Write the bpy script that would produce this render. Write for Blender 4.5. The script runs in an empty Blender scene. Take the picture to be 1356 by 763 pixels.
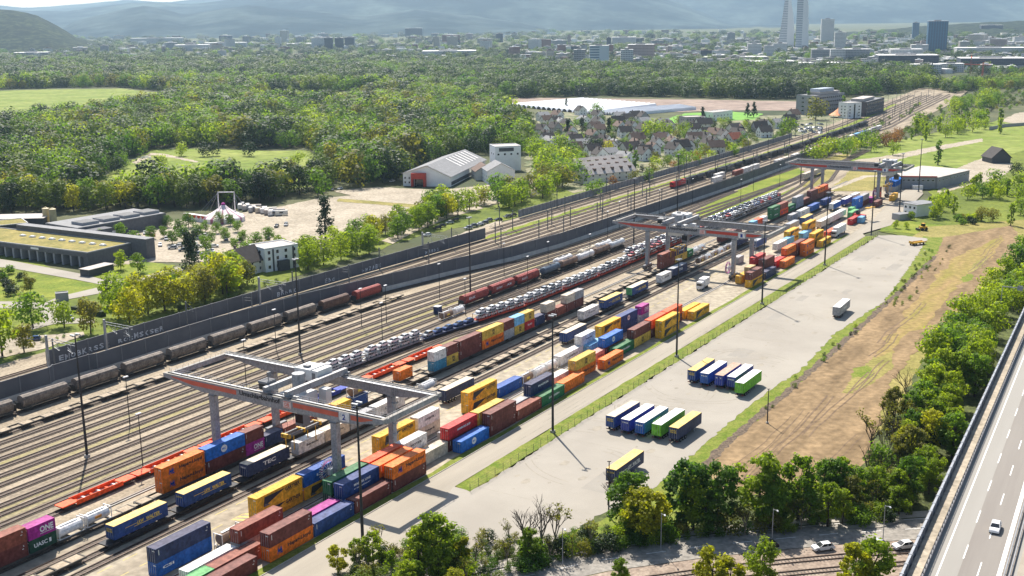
import bpy, bmesh, math, random
from math import sin, cos, pi, radians, sqrt, atan2, hypot
from mathutils import Vector, Matrix

S = bpy.context.scene
COL = S.collection
rnd = random.Random(7)

# ------------------------------------------------------------------ camera
CAM_H, FPX, PITCH, ROLL = 101.0, 1520.0, radians(13.35), radians(-0.6)
cd = bpy.data.cameras.new("camera")
cam = bpy.data.objects.new("camera", cd)
COL.objects.link(cam)
cd.sensor_width = 36.0
cd.lens = FPX / 1356 * 36.0
cd.clip_start, cd.clip_end = 1.0, 60000.0
cam.matrix_world = Matrix.Translation((0, 0, CAM_H)) @ (Matrix.Rotation(pi / 2 - PITCH, 4, 'X') @ Matrix.Rotation(ROLL, 4, 'Z'))
S.camera = cam

# ------------------------------------------------------------------ sky, sun, exposure
SUN_EL, SUN_AZ = radians(50.0), radians(-15.5)          # azimuth from +Y towards +X
W = bpy.data.worlds.new("World")
S.world = W
W.use_nodes = True
wn = W.node_tree.nodes
sky = wn.new('ShaderNodeTexSky')
sky.sky_type = 'NISHITA'
sky.sun_disc = False
sky.sun_elevation = SUN_EL
sky.sun_rotation = SUN_AZ
sky.altitude = 300
sky.dust_density = 1.5
W.node_tree.links.new(sky.outputs[0], wn['Background'].inputs[0])
wn['Background'].inputs[1].default_value = 0.078
sd = bpy.data.lights.new("sun", 'SUN')
sd.energy = 5.0
sd.angle = radians(0.5)
sd.color = (1.0, 0.935, 0.84)
sun = bpy.data.objects.new("sun", sd)
COL.objects.link(sun)
sv = Vector((sin(SUN_AZ) * cos(SUN_EL), cos(SUN_AZ) * cos(SUN_EL), sin(SUN_EL)))
sun.rotation_euler = sv.to_track_quat('Z', 'Y').to_euler()
sun.location = sv * 500
S.view_settings.view_transform = 'Standard'
S.view_settings.look = 'None'
S.view_settings.gamma = 1.0
S.view_settings.use_curve_mapping = False
S.view_settings.exposure = 1.0
S.render.engine = 'CYCLES'
S.cycles.use_denoising = True
S.cycles.max_bounces = 6
S.cycles.diffuse_bounces = 3
S.cycles.volume_bounces = 0
S.cycles.transparent_max_bounces = 6

# ------------------------------------------------------------------ places
_cR, _sR = cos(ROLL), sin(ROLL)


def at(px, py, z=0.0):
    """world x, y where the height z shows at a pixel of the photograph"""
    a, b = px - 678, py - 381.5
    u = (_cR * a + _sR * b) / FPX
    v = -(-_sR * a + _cR * b) / FPX
    dy = cos(PITCH) + v * sin(PITCH)
    dz = -sin(PITCH) + v * cos(PITCH)
    k = (z - CAM_H) / dz
    return (u * k, dy * k)


YA = radians(31.8)
YD = (sin(YA), cos(YA))
YN = (cos(YA), -sin(YA))
YO = at(732, 572)
YROT = pi / 2 - YA


def yd(s, t):
    """yard coordinates: s metres along the tracks, t metres across"""
    return (YO[0] + YD[0] * s + YN[0] * t, YO[1] + YD[1] * s + YN[1] * t)


def st(x, y):
    a, b = x - YO[0], y - YO[1]
    return (a * YD[0] + b * YD[1], a * YN[0] + b * YN[1])


def dist(x, y):
    return hypot(x, y)


# ------------------------------------------------------------------ materials
MATS = {}


def _n(nt, typ, **kw):
    n = nt.nodes.new(typ)
    for k, v in kw.items():
        setattr(n, k, v)
    return n


def mat(name, rgb, rough=0.65, var=0.18, scale=0.35, rgb2=None, scale2=None, metal=0.0, spec=0.3, bump=0.0, detail=5.0,
        stretch=None, wave=None, th=(0.35, 0.65), rust=None):
    """principled surface whose colour wanders between rgb and rgb2 with world-space noise"""
    if name in MATS:
        return MATS[name]
    m = bpy.data.materials.new(name)
    m.use_nodes = True
    nt = m.node_tree
    L = nt.links.new
    p = nt.nodes['Principled BSDF']
    p.inputs['Roughness'].default_value = rough
    p.inputs['Metallic'].default_value = metal
    p.inputs['Specular IOR Level'].default_value = spec
    geo = _n(nt, 'ShaderNodeNewGeometry')
    vec = geo.outputs['Position']
    if stretch:
        mp = _n(nt, 'ShaderNodeMapping')
        mp.inputs['Rotation'].default_value = (0, 0, stretch[0])
        mp.inputs['Scale'].default_value = (stretch[1], stretch[2], 1)
        mp.vector_type = 'TEXTURE'
        L(vec, mp.inputs['Vector'])
        vec = mp.outputs[0]
    nz = _n(nt, 'ShaderNodeTexNoise')
    nz.inputs['Scale'].default_value = scale
    nz.inputs['Detail'].default_value = detail
    nz.inputs['Roughness'].default_value = 0.65
    L(vec, nz.inputs['Vector'])
    mr = _n(nt, 'ShaderNodeMapRange')
    mr.inputs['From Min'].default_value = th[0]
    mr.inputs['From Max'].default_value = th[1]
    L(nz.outputs['Fac'], mr.inputs['Value'])
    mix = _n(nt, 'ShaderNodeMix', data_type='RGBA')
    if rgb2 is None:
        a = [max(0, c * (1 - var)) for c in rgb]
        b = [min(1, c * (1 + var)) for c in rgb]
    else:
        a, b = rgb, rgb2
    mix.inputs['A'].default_value = (*a, 1)
    mix.inputs['B'].default_value = (*b, 1)
    L(mr.outputs[0], mix.inputs['Factor'])
    out = mix.outputs['Result']
    if scale2:
        n2 = _n(nt, 'ShaderNodeTexNoise')
        n2.inputs['Scale'].default_value = scale2
        n2.inputs['Detail'].default_value = 3
        L(geo.outputs['Position'], n2.inputs['Vector'])
        m2 = _n(nt, 'ShaderNodeMapRange')
        m2.inputs['From Min'].default_value = 0.3
        m2.inputs['From Max'].default_value = 0.7
        m2.inputs['To Min'].default_value = 0.72
        m2.inputs['To Max'].default_value = 1.22
        L(n2.outputs['Fac'], m2.inputs['Value'])
        mu = _n(nt, 'ShaderNodeVectorMath', operation='SCALE')
        L(out, mu.inputs[0])
        L(m2.outputs[0], mu.inputs['Scale'])
        out = mu.outputs[0]
    if rust:                                            # scuffed, rusty patches with a shape of their own
        n3 = _n(nt, 'ShaderNodeTexNoise')
        n3.inputs['Scale'].default_value = 0.9
        n3.inputs['Detail'].default_value = 6
        n3.inputs['Roughness'].default_value = 0.75
        L(geo.outputs['Position'], n3.inputs['Vector'])
        m3 = _n(nt, 'ShaderNodeMapRange')
        m3.inputs['From Min'].default_value = 0.56
        m3.inputs['From Max'].default_value = 0.72
        m3.inputs['To Max'].default_value = 0.55
        L(n3.outputs['Fac'], m3.inputs['Value'])
        x3 = _n(nt, 'ShaderNodeMix', data_type='RGBA')
        x3.inputs['B'].default_value = (*rust, 1)
        L(out, x3.inputs['A'])
        L(m3.outputs[0], x3.inputs['Factor'])
        out = x3.outputs['Result']
    L(out, p.inputs['Base Color'])
    if bump:
        b = _n(nt, 'ShaderNodeBump')
        b.inputs['Strength'].default_value = bump
        b.inputs['Distance'].default_value = 0.3
        L(nz.outputs['Fac'], b.inputs['Height'])
        L(b.outputs[0], p.inputs['Normal'])
    if wave:                                            # corrugated sheet: ribs along the object's own length
        tc = _n(nt, 'ShaderNodeTexCoord')
        wv = _n(nt, 'ShaderNodeTexWave')
        wv.bands_direction = 'X'
        wv.inputs['Scale'].default_value = wave
        L(tc.outputs['Object'], wv.inputs['Vector'])
        b = _n(nt, 'ShaderNodeBump')
        b.inputs['Strength'].default_value = 0.5
        b.inputs['Distance'].default_value = 0.05
        L(wv.outputs['Fac'], b.inputs['Height'])
        L(b.outputs[0], p.inputs['Normal'])
    MATS[name] = m
    return m


def leafmat(name, dark, light, trans=0.35):
    """leaves: every tree its own tone, light passing through the leaves"""
    m = bpy.data.materials.new(name)
    m.use_nodes = True
    nt = m.node_tree
    L = nt.links.new
    p = nt.nodes['Principled BSDF']
    p.inputs['Roughness'].default_value = 0.6
    p.inputs['Specular IOR Level'].default_value = 0.2
    oi = _n(nt, 'ShaderNodeObjectInfo')
    geo = _n(nt, 'ShaderNodeNewGeometry')
    nz = _n(nt, 'ShaderNodeTexNoise')
    nz.inputs['Scale'].default_value = 0.45
    nz.inputs['Detail'].default_value = 2
    L(geo.outputs['Position'], nz.inputs['Vector'])
    n2 = _n(nt, 'ShaderNodeTexNoise')
    n2.inputs['Scale'].default_value = 0.011
    n2.inputs['Detail'].default_value = 2
    L(oi.outputs['Location'], n2.inputs['Vector'])
    a1 = _n(nt, 'ShaderNodeMath', operation='MULTIPLY_ADD')
    L(oi.outputs['Random'], a1.inputs[0])
    a1.inputs[1].default_value = 0.6
    hf = _n(nt, 'ShaderNodeMath', operation='MULTIPLY')
    hf.inputs[1].default_value = 0.5
    L(nz.outputs['Fac'], hf.inputs[0])
    L(hf.outputs[0], a1.inputs[2])
    a2 = _n(nt, 'ShaderNodeMath', operation='MULTIPLY_ADD')
    L(n2.outputs['Fac'], a2.inputs[0])
    a2.inputs[1].default_value = 1.1
    L(a1.outputs[0], a2.inputs[2])
    mr = _n(nt, 'ShaderNodeMapRange')
    mr.inputs['From Min'].default_value = 0.62
    mr.inputs['From Max'].default_value = 1.55
    L(a2.outputs[0], mr.inputs['Value'])
    mix = _n(nt, 'ShaderNodeMix', data_type='RGBA')
    mix.inputs['A'].default_value = (*dark, 1)
    mix.inputs['B'].default_value = (*light, 1)
    L(mr.outputs[0], mix.inputs['Factor'])
    L(mix.outputs['Result'], p.inputs['Base Color'])
    tr = _n(nt, 'ShaderNodeBsdfTranslucent')
    sc = _n(nt, 'ShaderNodeVectorMath', operation='MULTIPLY')
    L(mix.outputs['Result'], sc.inputs[0])
    sc.inputs[1].default_value = (2.3, 2.3, 1.2)
    L(sc.outputs[0], tr.inputs['Color'])
    ms = _n(nt, 'ShaderNodeMixShader')
    ms.inputs[0].default_value = trans
    L(p.outputs[0], ms.inputs[1])
    L(tr.outputs[0], ms.inputs[2])
    L(ms.outputs[0], nt.nodes['Material Output'].inputs['Surface'])
    MATS[name] = m
    return m


# ------------------------------------------------------------------ mesh building
TEXTS = {}


def text_mesh(body):
    if body not in TEXTS:
        c = bpy.data.curves.new("lettering", 'FONT')
        c.body = body
        c.resolution_u = 2
        c.offset = 0.03
        o = bpy.data.objects.new("lettering", c)
        me = bpy.data.meshes.new_from_object(o)
        vs = [tuple(v.co) for v in me.vertices]
        fs = [tuple(p.vertices) for p in me.polygons]
        x0 = min(v[0] for v in vs); x1 = max(v[0] for v in vs)
        y0 = min(v[1] for v in vs); y1 = max(v[1] for v in vs)
        TEXTS[body] = ([((v[0] - x0), (v[1] - y0)) for v in vs], fs, x1 - x0, y1 - y0)
        bpy.data.objects.remove(o)
        bpy.data.meshes.remove(me)
        bpy.data.curves.remove(c)
    return TEXTS[body]


class MB:
    def __init__(self):
        self.v, self.f, self.mi, self.m = [], [], [], []

    def mat(self, m):
        if m not in self.m:
            self.m.append(m)
        return self.m.index(m)

    def face(self, pts, m):
        i = len(self.v)
        self.v += [tuple(p) for p in pts]
        self.f.append(tuple(range(i, i + len(pts))))
        self.mi.append(self.mat(m))

    def mesh(self, vs, fs, m):
        i = len(self.v)
        k = self.mat(m)
        self.v += [tuple(p) for p in vs]
        for f in fs:
            self.f.append(tuple(a + i for a in f))
            self.mi.append(k)

    def box(self, x0, x1, y0, y1, z0, z1, m, top=None, skip=''):
        v = [(x0, y0, z0), (x1, y0, z0), (x1, y1, z0), (x0, y1, z0), (x0, y0, z1), (x1, y0, z1), (x1, y1, z1), (x0, y1, z1)]
        F = {'b': (0, 3, 2, 1), 't': (4, 5, 6, 7), 'f': (0, 1, 5, 4), 'r': (1, 2, 6, 5), 'k': (2, 3, 7, 6), 'l': (3, 0, 4, 7)}
        fs = [F[k] for k in 'bfrkl' if k not in skip]
        self.mesh(v, fs, m)
        if 't' not in skip:
            self.mesh(v, [F['t']], top or m)

    def bar(self, p, q, w, h, m):
        """rectangular bar from p to q"""
        p, q = Vector(p), Vector(q)
        d = (q - p).normalized()
        up = Vector((0, 0, 1)) if abs(d.z) < 0.95 else Vector((1, 0, 0))
        a = d.cross(up).normalized()
        b = a.cross(d).normalized()
        vs = []
        for e in (p, q):
            for i, j in ((-1, -1), (1, -1), (1, 1), (-1, 1)):
                vs.append(e + a * (i * w / 2) + b * (j * h / 2))
        self.mesh(vs, [(0, 1, 2, 3), (7, 6, 5, 4), (0, 4, 5, 1), (1, 5, 6, 2), (2, 6, 7, 3), (3, 7, 4, 0)], m)

    def tube(self, p, q, r0, r1, m, n=8, caps=True):
        p, q = Vector(p), Vector(q)
        d = (q - p)
        if d.length < 1e-6:
            return
        d.normalize()
        up = Vector((0, 0, 1)) if abs(d.z) < 0.95 else Vector((1, 0, 0))
        a = d.cross(up).normalized()
        b = a.cross(d).normalized()
        vs = []
        for e, r in ((p, r0), (q, r1)):
            for i in range(n):
                k = 2 * pi * i / n
                vs.append(e + a * (cos(k) * r) + b * (sin(k) * r))
        fs = [(i, (i + 1) % n, n + (i + 1) % n, n + i) for i in range(n)]
        if caps:
            fs += [tuple(range(n - 1, -1, -1)), tuple(range(n, 2 * n))]
        self.mesh(vs, fs, m)

    def prism(self, prof, x0, x1, m, cap=None):
        """closed profile of (y, z) pairs swept along x"""
        n = len(prof)
        vs = [(x0, a, b) for a, b in prof] + [(x1, a, b) for a, b in prof]
        self.mesh(vs, [(i, (i + 1) % n, n + (i + 1) % n, n + i) for i in range(n)], m)
        self.mesh(vs, [tuple(range(n - 1, -1, -1)), tuple(range(n, 2 * n))], cap or m)

    def ext(self, pts, z0, z1, m, top=None):
        """ground outline raised from z0 to z1"""
        n = len(pts)
        ar = sum(pts[i][0] * pts[(i + 1) % n][1] - pts[(i + 1) % n][0] * pts[i][1] for i in range(n))
        if ar < 0:
            pts = pts[::-1]
        vs = [(a, b, z0) for a, b in pts] + [(a, b, z1) for a, b in pts]
        self.mesh(vs, [(i, (i + 1) % n, n + (i + 1) % n, n + i) for i in range(n)], m)
        self.mesh(vs[n:], [tuple(range(n))], top or m)

    def lathe(self, prof, m, n=16, c=(0, 0)):
        vs = []
        for r, z in prof:
            for i in range(n):
                k = 2 * pi * i / n
                vs.append((c[0] + r * cos(k), c[1] + r * sin(k), z))
        fs = []
        for j in range(len(prof) - 1):
            for i in range(n):
                fs.append((j * n + i, j * n + (i + 1) % n, (j + 1) * n + (i + 1) % n, (j + 1) * n + i))
        fs.append(tuple(range((len(prof) - 1) * n, len(prof) * n)))
        self.mesh(vs, fs, m)

    def text(self, body, org, xd, ud, width, m, height=None):
        """letters laid on a surface: org = lower left corner"""
        vs, fs, w, h = text_mesh(body)
        k = width / w
        ky = k if height is None else height / h
        org, xd, ud = Vector(org), Vector(xd), Vector(ud)
        self.mesh([org + xd * (a * k) + ud * (b * ky) for a, b in vs], fs, m)

    def data(self, name, smooth=False):
        me = bpy.data.meshes.new(name)
        me.from_pydata(self.v, [], self.f)
        for m in self.m:
            me.materials.append(m)
        me.polygons.foreach_set('material_index', self.mi)
        if smooth:
            me.polygons.foreach_set('use_smooth', [True] * len(self.f))
        me.update()
        return me

    def build(self, name, parent=None, smooth=False):
        return link(name, self.data(name, smooth), parent)


def link(name, data, parent=None):
    o = bpy.data.objects.new(name, data)
    COL.objects.link(o)
    if parent:
        o.parent = parent
    return o


def tag(o, label, cat, group=None, kind=None):
    o['label'] = label
    o['category'] = cat
    if group:
        o['group'] = group
    if kind:
        o['kind'] = kind
    return o


def place(o, x, y, z=0.0, rz=0.0):
    o.location = (x, y, z)
    o.rotation_euler = (0, 0, rz)
    return o


def yplace(o, s, t, z=0.0, rz=0.0):
    x, y = yd(s, t)
    return place(o, x, y, z, YROT + rz)


def empty(name):
    return link(name, None)


KIDS = {}


def copy_tree(o, parent=None):
    c = o.copy()
    COL.objects.link(c)
    if parent:
        c.parent = parent
    for ch in KIDS.get(o.name) or [k for k in o.children]:
        copy_tree(ch, c)
    return c


def inside(x, y, poly):
    r = False
    n = len(poly)
    j = n - 1
    for i in range(n):
        xi, yi = poly[i]
        xj, yj = poly[j]
        if (yi > y) != (yj > y) and x < (xj - xi) * (y - yi) / (yj - yi) + xi:
            r = not r
        j = i
    return r


def px(poly, z=0.0):
    return [at(a, b, z) for a, b in poly]


def patch(name, pts, z, m, label, cat='ground', jit=0.0, kind='structure'):
    """a flat piece of ground, its edge a little ragged"""
    out = []
    n = len(pts)
    for i in range(n):
        a, b = pts[i], pts[(i + 1) % n]
        k = max(1, int(hypot(b[0] - a[0], b[1] - a[1]) / (jit * 3))) if jit else 1
        for j in range(min(k, 60)):
            f = j / min(k, 60)
            q = (a[0] + (b[0] - a[0]) * f, a[1] + (b[1] - a[1]) * f)
            if jit and j:
                q = (q[0] + rnd.uniform(-jit, jit), q[1] + rnd.uniform(-jit, jit))
            out.append(q)
    bm = bmesh.new()
    f = bm.faces.new([bm.verts.new((a, b, 0)) for a, b in out])
    bm.normal_update()
    if f.normal.z < 0:
        f.normal_flip()
    bmesh.ops.triangulate(bm, faces=[f])
    me = bpy.data.meshes.new(name)
    bm.to_mesh(me)
    bm.free()
    me.materials.append(m)
    o = link(name, me)
    o.location.z = z
    tag(o, label, cat, kind=kind)
    return o


def strip(line, w0, w1, closed=False):
    """outline of a band running w0..w1 metres to the right of a line of points"""
    L, R = [], []
    n = len(line)
    for i, p in enumerate(line):
        a = line[max(0, i - 1)]
        b = line[min(n - 1, i + 1)]
        d = hypot(b[0] - a[0], b[1] - a[1])
        nx, ny = (b[1] - a[1]) / d, -(b[0] - a[0]) / d
        L.append((p[0] + nx * w0, p[1] + ny * w0))
        R.append((p[0] + nx * w1, p[1] + ny * w1))
    return L + R[::-1]
from mathutils import noise as mn

# ------------------------------------------------------------------ surfaces
M_meadow = mat('meadow', (0.085, 0.115, 0.02), 0.9, scale=0.03, rgb2=(0.17, 0.2, 0.03), scale2=0.6, spec=0.1)
M_plain = mat('plain', (0.05, 0.065, 0.03), 0.9, scale=0.006, rgb2=(0.12, 0.12, 0.06), scale2=0.04, spec=0.1)
M_grass = mat('grass_bright', (0.1, 0.15, 0.015), 0.9, scale=0.06, rgb2=(0.22, 0.24, 0.035), scale2=1.3, spec=0.1)
M_clear = mat('clearing_grass', (0.13, 0.18, 0.025), 0.9, scale=0.02, rgb2=(0.22, 0.25, 0.06), scale2=0.12, spec=0.1)
M_dry = mat('dry_grass', (0.17, 0.16, 0.045), 0.95, scale=0.07, rgb2=(0.3, 0.25, 0.09), scale2=0.9, spec=0.1)
M_verge = mat('verge_grass', (0.1, 0.15, 0.014), 0.9, scale=0.3, rgb2=(0.2, 0.21, 0.045), scale2=2.0, spec=0.1)
M_dirt = mat('bare_soil', (0.13, 0.09, 0.05), 0.95, scale=0.11, rgb2=(0.28, 0.195, 0.108), scale2=0.5, spec=0.1,
             stretch=(YROT, 3.5, 1), bump=0.5, th=(0.3, 0.62))
M_dirtg = mat('soil_with_grass', (0.3, 0.2, 0.1), 0.95, scale=0.1, rgb2=(0.22, 0.19, 0.05), scale2=0.5, spec=0.1,
              stretch=(YROT, 5, 1))
M_gravel = mat('pale_gravel', (0.29, 0.25, 0.19), 0.95, scale=0.06, rgb2=(0.4, 0.345, 0.27), scale2=0.8, spec=0.1)
M_ballast = mat('ballast', (0.19, 0.155, 0.115), 0.95, scale=0.16, rgb2=(0.36, 0.3, 0.22), scale2=1.5, spec=0.1,
                stretch=(YROT, 9, 1))
M_weed = mat('weedy_ballast', (0.27, 0.23, 0.165), 0.95, scale=0.12, rgb2=(0.27, 0.235, 0.095), scale2=1.5, spec=0.1, stretch=(YROT, 9, 1))
M_oil = mat('track_bed', (0.085, 0.068, 0.055), 0.9, scale=0.3, rgb2=(0.2, 0.16, 0.125), scale2=2.0, spec=0.1, stretch=(YROT, 9, 1))
M_sleeper = mat('sleeper', (0.12, 0.1, 0.085), 0.9, var=0.35, scale=0.7)
M_rail = mat('rail', (0.09, 0.06, 0.045), 0.5, var=0.3, scale=0.5, metal=0.3)
M_yardc = mat('yard_concrete', (0.26, 0.22, 0.165), 0.9, scale=0.09, rgb2=(0.38, 0.33, 0.25), scale2=0.5, spec=0.15,
              stretch=(YROT, 9, 1))
M_lot = mat('lot_asphalt', (0.275, 0.25, 0.213), 0.92, scale=0.04, rgb2=(0.325, 0.297, 0.253), scale2=0.0, spec=0.15)
M_lane = mat('terminal_road', (0.27, 0.24, 0.195), 0.9, scale=0.13, rgb2=(0.33, 0.295, 0.24), scale2=0.0, spec=0.15,
             stretch=(YROT, 9, 1))
M_street = mat('street_asphalt', (0.2, 0.185, 0.165), 0.9, scale=0.2, rgb2=(0.3, 0.275, 0.24), scale2=1.0, spec=0.15)
M_deck = mat('motorway_concrete', (0.26, 0.245, 0.22), 0.9, scale=0.2, rgb2=(0.29, 0.275, 0.247), scale2=0.0, spec=0.15,
             stretch=(radians(61.3), 16, 1))
M_deck2 = mat('worn_lanes', (0.205, 0.185, 0.165), 0.9, scale=0.25, rgb2=(0.24, 0.22, 0.195), scale2=0.0, spec=0.15,
              stretch=(radians(61.3), 20, 1))
M_white = mat('road_paint', (0.78, 0.77, 0.74), 0.7, var=0.08, scale=1.0)
M_kerb = mat('kerb_stone', (0.36, 0.33, 0.29), 0.9, var=0.15, scale=0.8)
M_field = mat('ploughed_field', (0.2, 0.145, 0.115), 0.95, scale=0.02, rgb2=(0.29, 0.22, 0.175), scale2=0.1)
M_crop = mat('green_crop', (0.09, 0.24, 0.02), 0.9, scale=0.05, rgb2=(0.15, 0.32, 0.03))
M_bare = mat('brush_heap', (0.05, 0.036, 0.025), 0.95, scale=1.2, rgb2=(0.17, 0.125, 0.085), bump=0.8)

# ------------------------------------------------------------------ the plain and the hills
g = MB()
g.face([(-16000, -600, 0), (16000, -600, 0), (16000, 19000, 0), (-16000, 19000, 0)], M_plain)
tag(g.build('ground'), 'wide flat plain under woods, fields and city', 'ground', kind='structure').location.z = -0.6

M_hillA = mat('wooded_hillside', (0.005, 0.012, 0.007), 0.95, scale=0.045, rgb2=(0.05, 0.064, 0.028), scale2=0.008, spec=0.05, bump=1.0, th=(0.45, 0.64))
M_hillB = mat('haze_tinted_hillside', (0.01, 0.026, 0.036), 0.95, scale=0.0016, rgb2=(0.075, 0.105, 0.1), scale2=0.012, spec=0.05,  # blue of the distant haze is painted into the hillside colour
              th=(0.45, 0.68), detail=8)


def hill(name, crest, D, front, back, m, label, amp=0.12, rows=22, step=7, seed=0.0):
    xs = []
    a = crest[0][0]
    while a <= crest[-1][0]:
        xs.append(a)
        a += step
    vs, fs = [], []
    for q in xs:
        for (x0, y0), (x1, y1) in zip(crest, crest[1:]):
            if x0 <= q <= x1:
                cy = y0 + (y1 - y0) * (q - x0) / (x1 - x0)
                break
        hor = 381.5 - FPX * math.tan(PITCH) + (q - 678) * math.tan(ROLL)
        h = max(3.0, CAM_H + (hor - cy) / FPX * D * 1.03)
        for j in range(rows):
            f = j / (rows - 1)
            dd = D - front + (front + back) * f
            e = dd - D
            k = 1 - (abs(e) / (front if e < 0 else back)) ** 1.5
            wx, wy = (q - 678) / FPX * dd, dd
            nn = mn.fractal(Vector((wx * 0.0011 + seed, wy * 0.0011, seed)), 1.0, 2.0, 5)
            n3 = mn.fractal(Vector((wx * 0.012 + seed, wy * 0.012, seed)), 1.0, 2.0, 3)
            z = h * k * (1 + amp * nn * (1 - 0.6 * k)) + n3 * 5 * min(1, k * 3) - 2 * (1 - k)
            vs.append((wx, wy, max(z, -2)))
    for i in range(len(xs) - 1):
        for j in range(rows - 1):
            fs.append((i * rows + j, (i + 1) * rows + j, (i + 1) * rows + j + 1, i * rows + j + 1))
    b = MB()
    b.mesh(vs, fs, m)
    return tag(b.build(name, smooth=True), label, 'hill', kind='structure')


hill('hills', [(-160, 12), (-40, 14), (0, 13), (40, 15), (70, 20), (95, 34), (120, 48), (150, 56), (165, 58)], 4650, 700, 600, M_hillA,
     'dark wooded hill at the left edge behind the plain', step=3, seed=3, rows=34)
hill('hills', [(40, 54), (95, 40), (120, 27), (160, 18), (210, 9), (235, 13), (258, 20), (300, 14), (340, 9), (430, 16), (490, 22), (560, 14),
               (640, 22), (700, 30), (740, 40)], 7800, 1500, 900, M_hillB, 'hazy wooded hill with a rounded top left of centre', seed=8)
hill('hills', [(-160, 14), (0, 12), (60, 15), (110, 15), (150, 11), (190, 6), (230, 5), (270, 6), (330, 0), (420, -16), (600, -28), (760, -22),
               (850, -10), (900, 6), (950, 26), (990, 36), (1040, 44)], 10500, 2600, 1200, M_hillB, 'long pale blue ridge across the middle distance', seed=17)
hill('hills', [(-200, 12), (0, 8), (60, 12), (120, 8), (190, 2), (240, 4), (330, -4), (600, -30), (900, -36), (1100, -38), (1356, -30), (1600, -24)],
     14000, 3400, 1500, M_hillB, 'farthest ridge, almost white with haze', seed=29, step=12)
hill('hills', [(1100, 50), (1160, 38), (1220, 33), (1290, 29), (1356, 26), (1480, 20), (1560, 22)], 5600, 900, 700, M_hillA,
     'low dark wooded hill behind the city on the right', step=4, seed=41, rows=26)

# ------------------------------------------------------------------ open land
P = lambda n, pts, z, m, l, c='ground', j=0.0: patch(n, px(pts), z, m, l, c, j)
P('grass', [(-60, 330), (0, 330), (60, 350), (115, 372), (180, 372), (245, 350), (330, 345), (430, 335), (560, 290), (700, 262), (760, 230),
            (1000, 190), (1040, 200), (700, 285), (560, 310), (300, 395), (60, 468), (-60, 500)], -0.5, M_meadow,
  'rough green strip between the road and the railway', j=2)
P('grass', [(-40, 352), (35, 362), (100, 370), (160, 378), (150, 384), (80, 392), (20, 396), (-40, 392)], -0.45, M_grass,
  'bright green lawn in front of the grey depot', j=1)
P('grass', [(118, 366), (158, 350), (190, 345), (232, 350), (225, 357), (170, 368)], -0.44, M_grass, 'small lawn with two young trees beside the depot', j=.6)
P('grass', [(-60, 118), (0, 120), (70, 118), (160, 117), (225, 124), (235, 136), (180, 144), (120, 152), (60, 163), (0, 170), (-60, 176)], -0.4, M_clear,
  'pale green meadow in the far forest on the left', j=4)
P('grass', [(100, 256), (170, 212), (200, 198), (262, 196), (330, 199), (412, 199), (425, 215), (412, 246), (330, 254), (240, 257), (150, 259)], -0.4,
  M_clear, 'sunlit clearing behind the tree belt', j=3)
P('grass', [(355, 124), (490, 121), (520, 124), (450, 138), (350, 140)], -0.4, M_clear, 'thin sunlit meadow strip in the forest', j=4)
P('path', [(175, 214), (200, 202), (218, 203), (262, 213), (262, 215), (216, 206), (202, 205), (180, 217)], -0.36, M_gravel, 'pale path across the clearing', j=1)
P('field', [(640, 141), (690, 129), (800, 130), (960, 132), (1062, 134), (1060, 146), (960, 146), (900, 148)], -0.4, M_field,
  'brown ploughed field before the far wood', j=3)
P('field', [(880, 158), (905, 150), (960, 147), (1010, 150), (1000, 158), (890, 163)], -0.38, M_crop, 'bright green crop strip beyond the village', j=2)
P('ground', [(690, 160), (760, 145), (905, 160), (1062, 150), (1180, 125), (1240, 118), (1060, 205), (900, 235), (760, 255), (700, 230)], -0.42,
  mat('village_ground', (0.07, 0.1, 0.03), 0.95, scale=0.05, rgb2=(0.26, 0.23, 0.15), scale2=0.2), 'gardens and yards of the village', j=3)
# sandy square, car park, streets on the left
P('ground', [(345, 278), (420, 262), (465, 258), (568, 262), (565, 273), (520, 288), (470, 303), (420, 325), (345, 346), (250, 346), (190, 346),
             (140, 352), (112, 345), (190, 300), (240, 290)], -0.4, M_gravel, 'pale sandy fairground square', j=1)
P('ground', [(440, 252), (500, 247), (600, 252), (620, 262), (560, 268), (470, 259)], -0.36, M_gravel, 'pale gravel overflow parking strip', j=1)
P('grass', [(448, 262), (500, 266), (562, 271), (556, 275), (500, 270), (446, 266)], -0.33, M_dry, 'narrow dry grass ridge across the fairground', j=.6)
P('road', [(-40, 336), (20, 345), (110, 362), (140, 370), (185, 366), (235, 352), (245, 356), (200, 371), (150, 384), (85, 396), (58, 400), (80, 391),
           (140, 377), (100, 369), (20, 355), (-40, 348)], -0.36, M_lot, 'pale road bending past the depot', 'road')
P('road', [(-40, 398), (30, 398), (62, 400), (85, 398), (75, 408), (70, 420), (125, 421), (125, 426), (70, 428), (40, 436), (16, 434), (60, 424), (50, 407),
           (-40, 407)], -0.35, M_lot, 'pale lane by the small gate on the lawn', 'road')
P('road', [(-40, 452), (20, 446), (110, 438), (112, 443), (60, 460), (-40, 480)], -0.34, M_gravel, 'pale gravel track beside the railway', 'road', j=.8)
P('road', [(330, 388), (420, 365), (500, 345), (600, 312), (665, 290), (665, 296), (600, 320), (500, 352), (420, 373), (330, 396)], -0.34, M_gravel,
  'pale service track along the far noise wall', 'road', j=.6)
P('ground', [(590, 250), (640, 245), (700, 235), (720, 243), (690, 262), (640, 272), (600, 265)], -0.35, M_gravel, 'yard in front of the white hall', j=1)
P('road', [(505, 318), (545, 300), (600, 280), (630, 272), (640, 275), (600, 286), (550, 306), (520, 322)], -0.33, M_gravel, 'lane from the hall to the railway', 'road')

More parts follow.
